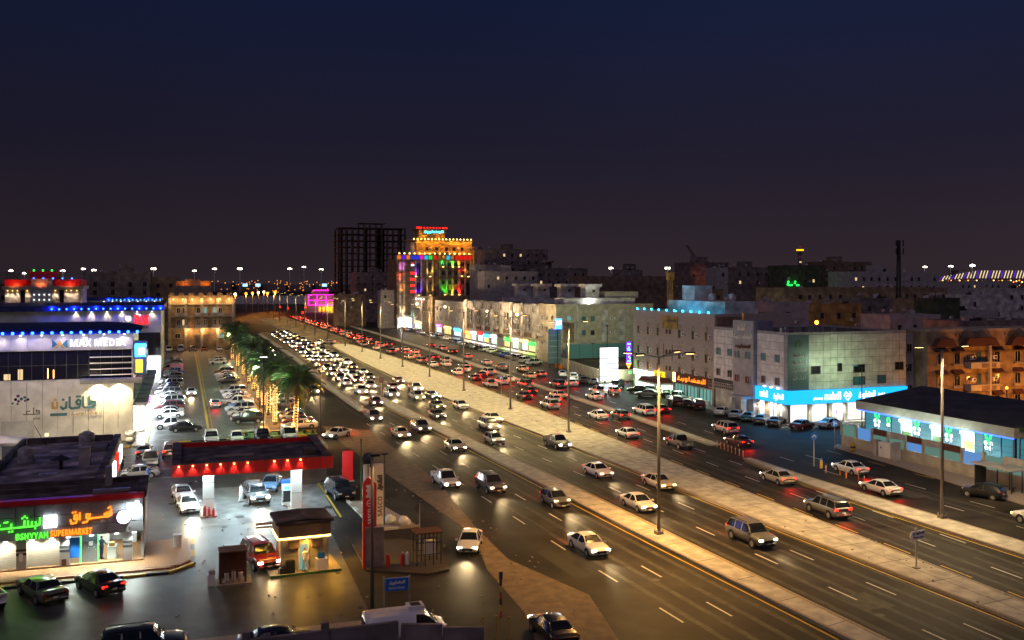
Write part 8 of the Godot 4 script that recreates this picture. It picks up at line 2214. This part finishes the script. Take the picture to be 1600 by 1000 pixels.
	o = thing("marker_bollard", "yellow median marker with a small blue disc behind chevron sign", "bollard", R(95.2, 71.2), YAW)
	slab("post", o, M.yellow_paint, -0.14, 0.14, 0, 0.9, -0.08, 0.08); slab("disc", o, M.sign_blue, -0.12, 0.12, 0.92, 1.15, -0.03, 0.03)
	# boundary wall low in the frame
	o = thing("boundary_wall", "brown rendered boundary wall with square piers along the frame's foot", "wall", R(54.2, -14), YAW + 0.02)
	for j in 6:
		slab("wall_panel", o, M.dark_wall, j * 4.3 + 0.3, j * 4.3 + 4.3, 0, 2.35, -0.14, 0.14); slab("pier", o, M.dark_wall, j * 4.3 - 0.1, j * 4.3 + 0.3, 0, 2.8, -0.22, 0.22)
	o = thing("boundary_wall", "brown wall sloping down to the right behind the van", "wall", R(54.3, 11.9), YAW - 0.3)
	for j in 2: slab("wall_panel", o, M.dark_wall, j * 2.4, j * 2.4 + 2.36, 0, 2.3 - j * 0.2, -0.14, 0.14)
	o = thing("barrier_post", "red and yellow striped barrier post at the verge", "post", R(59.7, 19.7), YAW)
	for j in 6: slab("band", o, [M.red_paint, M.yellow_paint, M.black_paint][j % 3], -0.07, 0.07, j * 0.42, j * 0.42 + 0.42, -0.07, 0.07)
	slab("head", o, M.dark_metal, -0.1, 0.1, 2.52, 3.0, -0.1, 0.1)
	k = 0
	for q in [[56.2, 17.4], [56.0, 18.2], [55.6, 18.9]]:
		tag(slab("yellow_rail_post", self, M.yellow_paint, -0.05, 0.05, 0, 1.5, -0.05, 0.05), ["thin yellow post by the boundary wall's end, first", "thin yellow post between two others at the wall's end", "thin yellow post by the striped barrier post"][k], "post", "thin yellow posts")
		get_child(get_child_count() - 1).position = R(q[0], q[1], 0.75)
		k += 1
	# sacks stacked on the shop pavement, litter bin, blue skip, barriers
	k = 0
	for q in [[140.6, -6.8, 0], [142.4, -6.7, 0], [144.3, -6.9, 0], [146.2, -6.7, 0], [141.4, -6.8, 0.6], [143.4, -6.8, 0.6], [148.2, -6.5, 0], [150, -5.8, 0], [151.8, -5.7, 0]]:
		var m := MB.new(); m.group(0); m.ball(Vector3(0, 0.32, 0), Vector3(0.6, 0.34, 0.8), 9, 5)
		tag(put("grain_sack", m.done(), M.cladding_warm, self, R(q[0], q[1], 0.12 + q[2]), YAW + k), "%s tan sack in the pile at the shop corner, counting away" % ORD[k], "sack", "tan sacks at the shop corner")
		k += 1
	o = thing("litter_bin", "pale litter bin at the supermarket's right corner", "bin", R(83.4, -0.4, 0.26), YAW)
	var lb := MB.new(); lb.cyl(Vector3.ZERO, Vector3(0, 0.95, 0), 0.28, 0.34, 12)
	put("body", lb.done(), M.cladding_warm, o); slab("lid", o, M.grey_wall, -0.34, 0.34, 0.95, 1.02, -0.34, 0.34)
	o = thing("waste_skip", "dark blue waste skip by the pale lot fence", "skip", R(240, 92.6), YAW - PI / 2)
	slab("tub", o, M.sign_blue, 0, 2.6, 0.2, 1.7, -1.8, 0); slab("lid", o, M.dark_metal, -0.05, 2.65, 1.7, 1.8, -1.85, 0.05)
	for x in [0.2, 2.2]: slab("wheel", o, M.tyre, x, x + 0.25, 0, 0.25, -0.5, -0.2)
	for j in 2:
		o = thing("plastic_barrier", ["orange plastic road barrier by the lot fence, farther", "orange plastic road barrier by the lot fence, nearer"][j], "barrier", R(229 - j * 3.0, 90.4), YAW - PI / 2)
		slab("body", o, M.orange_plastic, 0, 1.6, 0.1, 1.0, -0.2, 0.2); slab("foot", o, M.orange_plastic, 0.1, 1.5, 0, 0.1, -0.35, 0.35)
	o = thing("row_fence", "row of short red-brown posts along the lot's curb", "fence", R(186.5, 86.6), YAW)
	for j in 9: slab("post", o, M.rust, j * 1.35, j * 1.35 + 0.16, 0, 1.1, -0.08, 0.08)
	slab("rail", o, M.rust, 0, 11, 0.7, 0.78, -0.03, 0.03)

# ---- people: one smooth skin over a posed skeleton ----
func figure(called: String, label: String, at: Vector3, yaw: float, cloth: Material, robe: bool, reach: float) -> void:
	var o := thing(called, label, "person", at, yaw)
	# bones: from, to, radius from, radius to (facing +z)
	var bones := [[Vector3(0, 0.98, 0), Vector3(0, 1.38, 0), 0.145, 0.165], [Vector3(-0.13, 1.4, 0), Vector3(0.13, 1.4, 0), 0.08, 0.08], [Vector3(0, 1.42, 0), Vector3(0, 1.56, 0.01), 0.06, 0.055]]
	for side in [-1, 1]:
		var hip := Vector3(side * 0.09, 0.95, 0); var knee := Vector3(side * 0.1, 0.5, 0.03 * side); var ank := Vector3(side * 0.1, 0.08, -0.04 + 0.07 * side)
		var f := 1.5 if robe else 1.0
		bones.append([hip, knee, 0.1 * f * 0.9, 0.07 * f]); bones.append([knee, ank, 0.07 * f, 0.05 * f]); bones.append([ank, ank + Vector3(side * 0.02, -0.03, 0.16), 0.045, 0.035])
		var sh := Vector3(side * 0.2, 1.4, 0); var el := Vector3(side * 0.25, 1.12, 0.04 + reach * 0.14); var wr := Vector3(side * 0.22, 0.9 + reach * 0.16, 0.1 + reach * 0.3)
		bones.append([sh, el, 0.058, 0.046]); bones.append([el, wr, 0.045, 0.033]); bones.append([wr, wr + Vector3(0, -0.07, 0.04), 0.035, 0.03])
	put("body", skin_mesh(bones, 0.032), cloth, o)
	var hd := MB.new(); hd.group(0)
	hd.ball(Vector3(0, 1.645, 0.01), Vector3(0.078, 0.115, 0.095), 12, 9); hd.ball(Vector3(0, 1.64, 0.105), Vector3(0.016, 0.026, 0.022), 6, 4)
	for side in [-1, 1]:
		hd.ball(Vector3(side * 0.08, 1.64, 0), Vector3(0.015, 0.032, 0.022), 6, 4)
		# hands: a palm and five unequal fingers, the thumb leaving the side
		var w := Vector3(side * 0.22, 0.84 + reach * 0.16, 0.13 + reach * 0.3)
		hd.ball(w, Vector3(0.022, 0.045, 0.036), 7, 5)
		for f in 4:
			var b0 := w + Vector3(0, -0.035, 0.026 - f * 0.017); var b1 := b0 + Vector3(-side * 0.004, -0.032 - (0.006 if f == 1 or f == 2 else 0.0), 0.004)
			hd.cyl(b0, b1, 0.009, 0.008, 5); hd.cyl(b1, b1 + Vector3(-side * 0.014, -0.022, 0.0), 0.008, 0.006, 5)
		hd.cyl(w + Vector3(0, 0.0, 0.03), w + Vector3(-side * 0.012, -0.03, 0.056), 0.01, 0.008, 5)
	put("head", hd.done(), M.skin, o)
	var fc := MB.new(); fc.group(0)
	for side in [-1, 1]: fc.ball(Vector3(side * 0.032, 1.655, 0.094), Vector3(0.011, 0.008, 0.008), 6, 4)
	fc.box(Vector3(0, 1.592, 0.096), Vector3(0.042, 0.008, 0.01))
	put("face", fc.done(), M.hair, o)
	var hr := MB.new(); hr.group(0); hr.ball(Vector3(0, 1.69, -0.012), Vector3(0.086, 0.09, 0.098), 10, 6)
	put("hair", hr.done(), M.thobe if robe and reach > 0.5 else M.hair, o)
	for side in [-1, 1]: slab("shoe", o, M.black_paint, side * 0.11 - 0.05, side * 0.11 + 0.05, 0, 0.07, -0.12 + 0.07 * side, 0.16 + 0.07 * side)

func skin_mesh(bones: Array, cell: float) -> ArrayMesh:
	var lo := Vector3(9, 9, 9); var hi := -lo
	for b in bones:
		for p in [b[0], b[1]]:
			lo = lo.min(p - Vector3.ONE * 0.24); hi = hi.max(p + Vector3.ONE * 0.24)
	var n := Vector3i(((hi - lo) / cell).ceil()) + Vector3i.ONE
	var val := PackedFloat32Array(); val.resize(n.x * n.y * n.z); val.fill(1.0)
	for b in bones:
		var a: Vector3 = b[0]; var d: Vector3 = b[1] - a; var dd := maxf(d.length_squared(), 1e-6)
		var reach_: float = maxf(b[2], b[3]) + 0.07
		var l := Vector3i((a.min(b[1]) - Vector3.ONE * reach_ - lo) / cell); var h := Vector3i((a.max(b[1]) + Vector3.ONE * reach_ - lo) / cell)
		for z in range(maxi(l.z, 0), mini(h.z + 1, n.z)):
			for y in range(maxi(l.y, 0), mini(h.y + 1, n.y)):
				for x in range(maxi(l.x, 0), mini(h.x + 1, n.x)):
					var p := lo + Vector3(x, y, z) * cell
					var f := clampf((p - a).dot(d) / dd, 0, 1)
					var v: float = (p - a - d * f).length() - lerpf(b[2], b[3], f)
					var i := x + n.x * (y + n.y * z)
					var m := clampf(0.5 + 0.5 * (val[i] - v) / 0.035, 0, 1)
					val[i] = lerpf(val[i], v, m) - 0.035 * m * (1 - m)
	var at := {}
	var verts := []
	for z in n.z - 1:
		for y in n.y - 1:
			for x in n.x - 1:
				var s := 0; var sum := Vector3.ZERO; var c := 0
				var vs := []
				for k in 8:
					var q := val[x + (k & 1) + n.x * (y + (k >> 1 & 1) + n.y * (z + (k >> 2)))]
					vs.append(q)
					if q < 0: s += 1
				if s == 0 or s == 8: continue
				for e in [[0, 1], [2, 3], [4, 5], [6, 7], [0, 2], [1, 3], [4, 6], [5, 7], [0, 4], [1, 5], [2, 6], [3, 7]]:
					var p: float = vs[e[0]]; var q: float = vs[e[1]]
					if (p < 0) != (q < 0):
						var f := p / (p - q)
						sum += Vector3(e[0] & 1, e[0] >> 1 & 1, e[0] >> 2).lerp(Vector3(e[1] & 1, e[1] >> 1 & 1, e[1] >> 2), f); c += 1
				at[Vector3i(x, y, z)] = lo + (Vector3(x, y, z) + sum / c) * cell
	var out := MB.new(); out.group(0)
	for k in at:
		var i: int = k.x + n.x * (k.y + n.y * k.z)
		for ax in 3:
			var e := Vector3i(ax == 0, ax == 1, ax == 2); var u := Vector3i(ax == 1, ax == 2, ax == 0); var v := Vector3i(ax == 2, ax == 0, ax == 1)
			var a := val[i]; var b := val[i + e.x + n.x * (e.y + n.y * e.z)]
			if (a < 0) == (b < 0) or not (at.has(k - u) and at.has(k - v) and at.has(k - u - v)): continue
			if a < 0: out.quad(at[k], at[k - v], at[k - u - v], at[k - u])
			else: out.quad(at[k], at[k - u], at[k - u - v], at[k - v])
	return out.done()

func people() -> void:
	figure("person", "person in a long white robe standing beside the grey off-roader", R(99.4, 5.5, 0.02), YAW + 1.2, M.thobe, true, 0.4)
	figure("person", "person in dark blue standing in the supermarket's open entrance", R(81.6, -6.0, 0.3), YAW + 2.6, M.navy_cloth, false, 1.0)
	figure("person", "person in a light shirt in the kiosk's doorway", R(73.6, 8.75, 0.16), YAW + 0.4, M.white_cloth, false, 0.2)
	figure("person", "person in purple walking past the white shop fronts", R(183, -5.6, 0.12), YAW, M.purple_cloth, true, 0.1)
	figure("person", "person in dark clothes on the pavement before the purple one", R(180, -6.2, 0.12), YAW, M.navy_cloth, true, 0.1)
	figure("person", "person in a blue shirt behind the silver sedan's near side", R(112.6, -3.6, 0.02), YAW + 0.8, M.blue_cloth, false, 0.3)
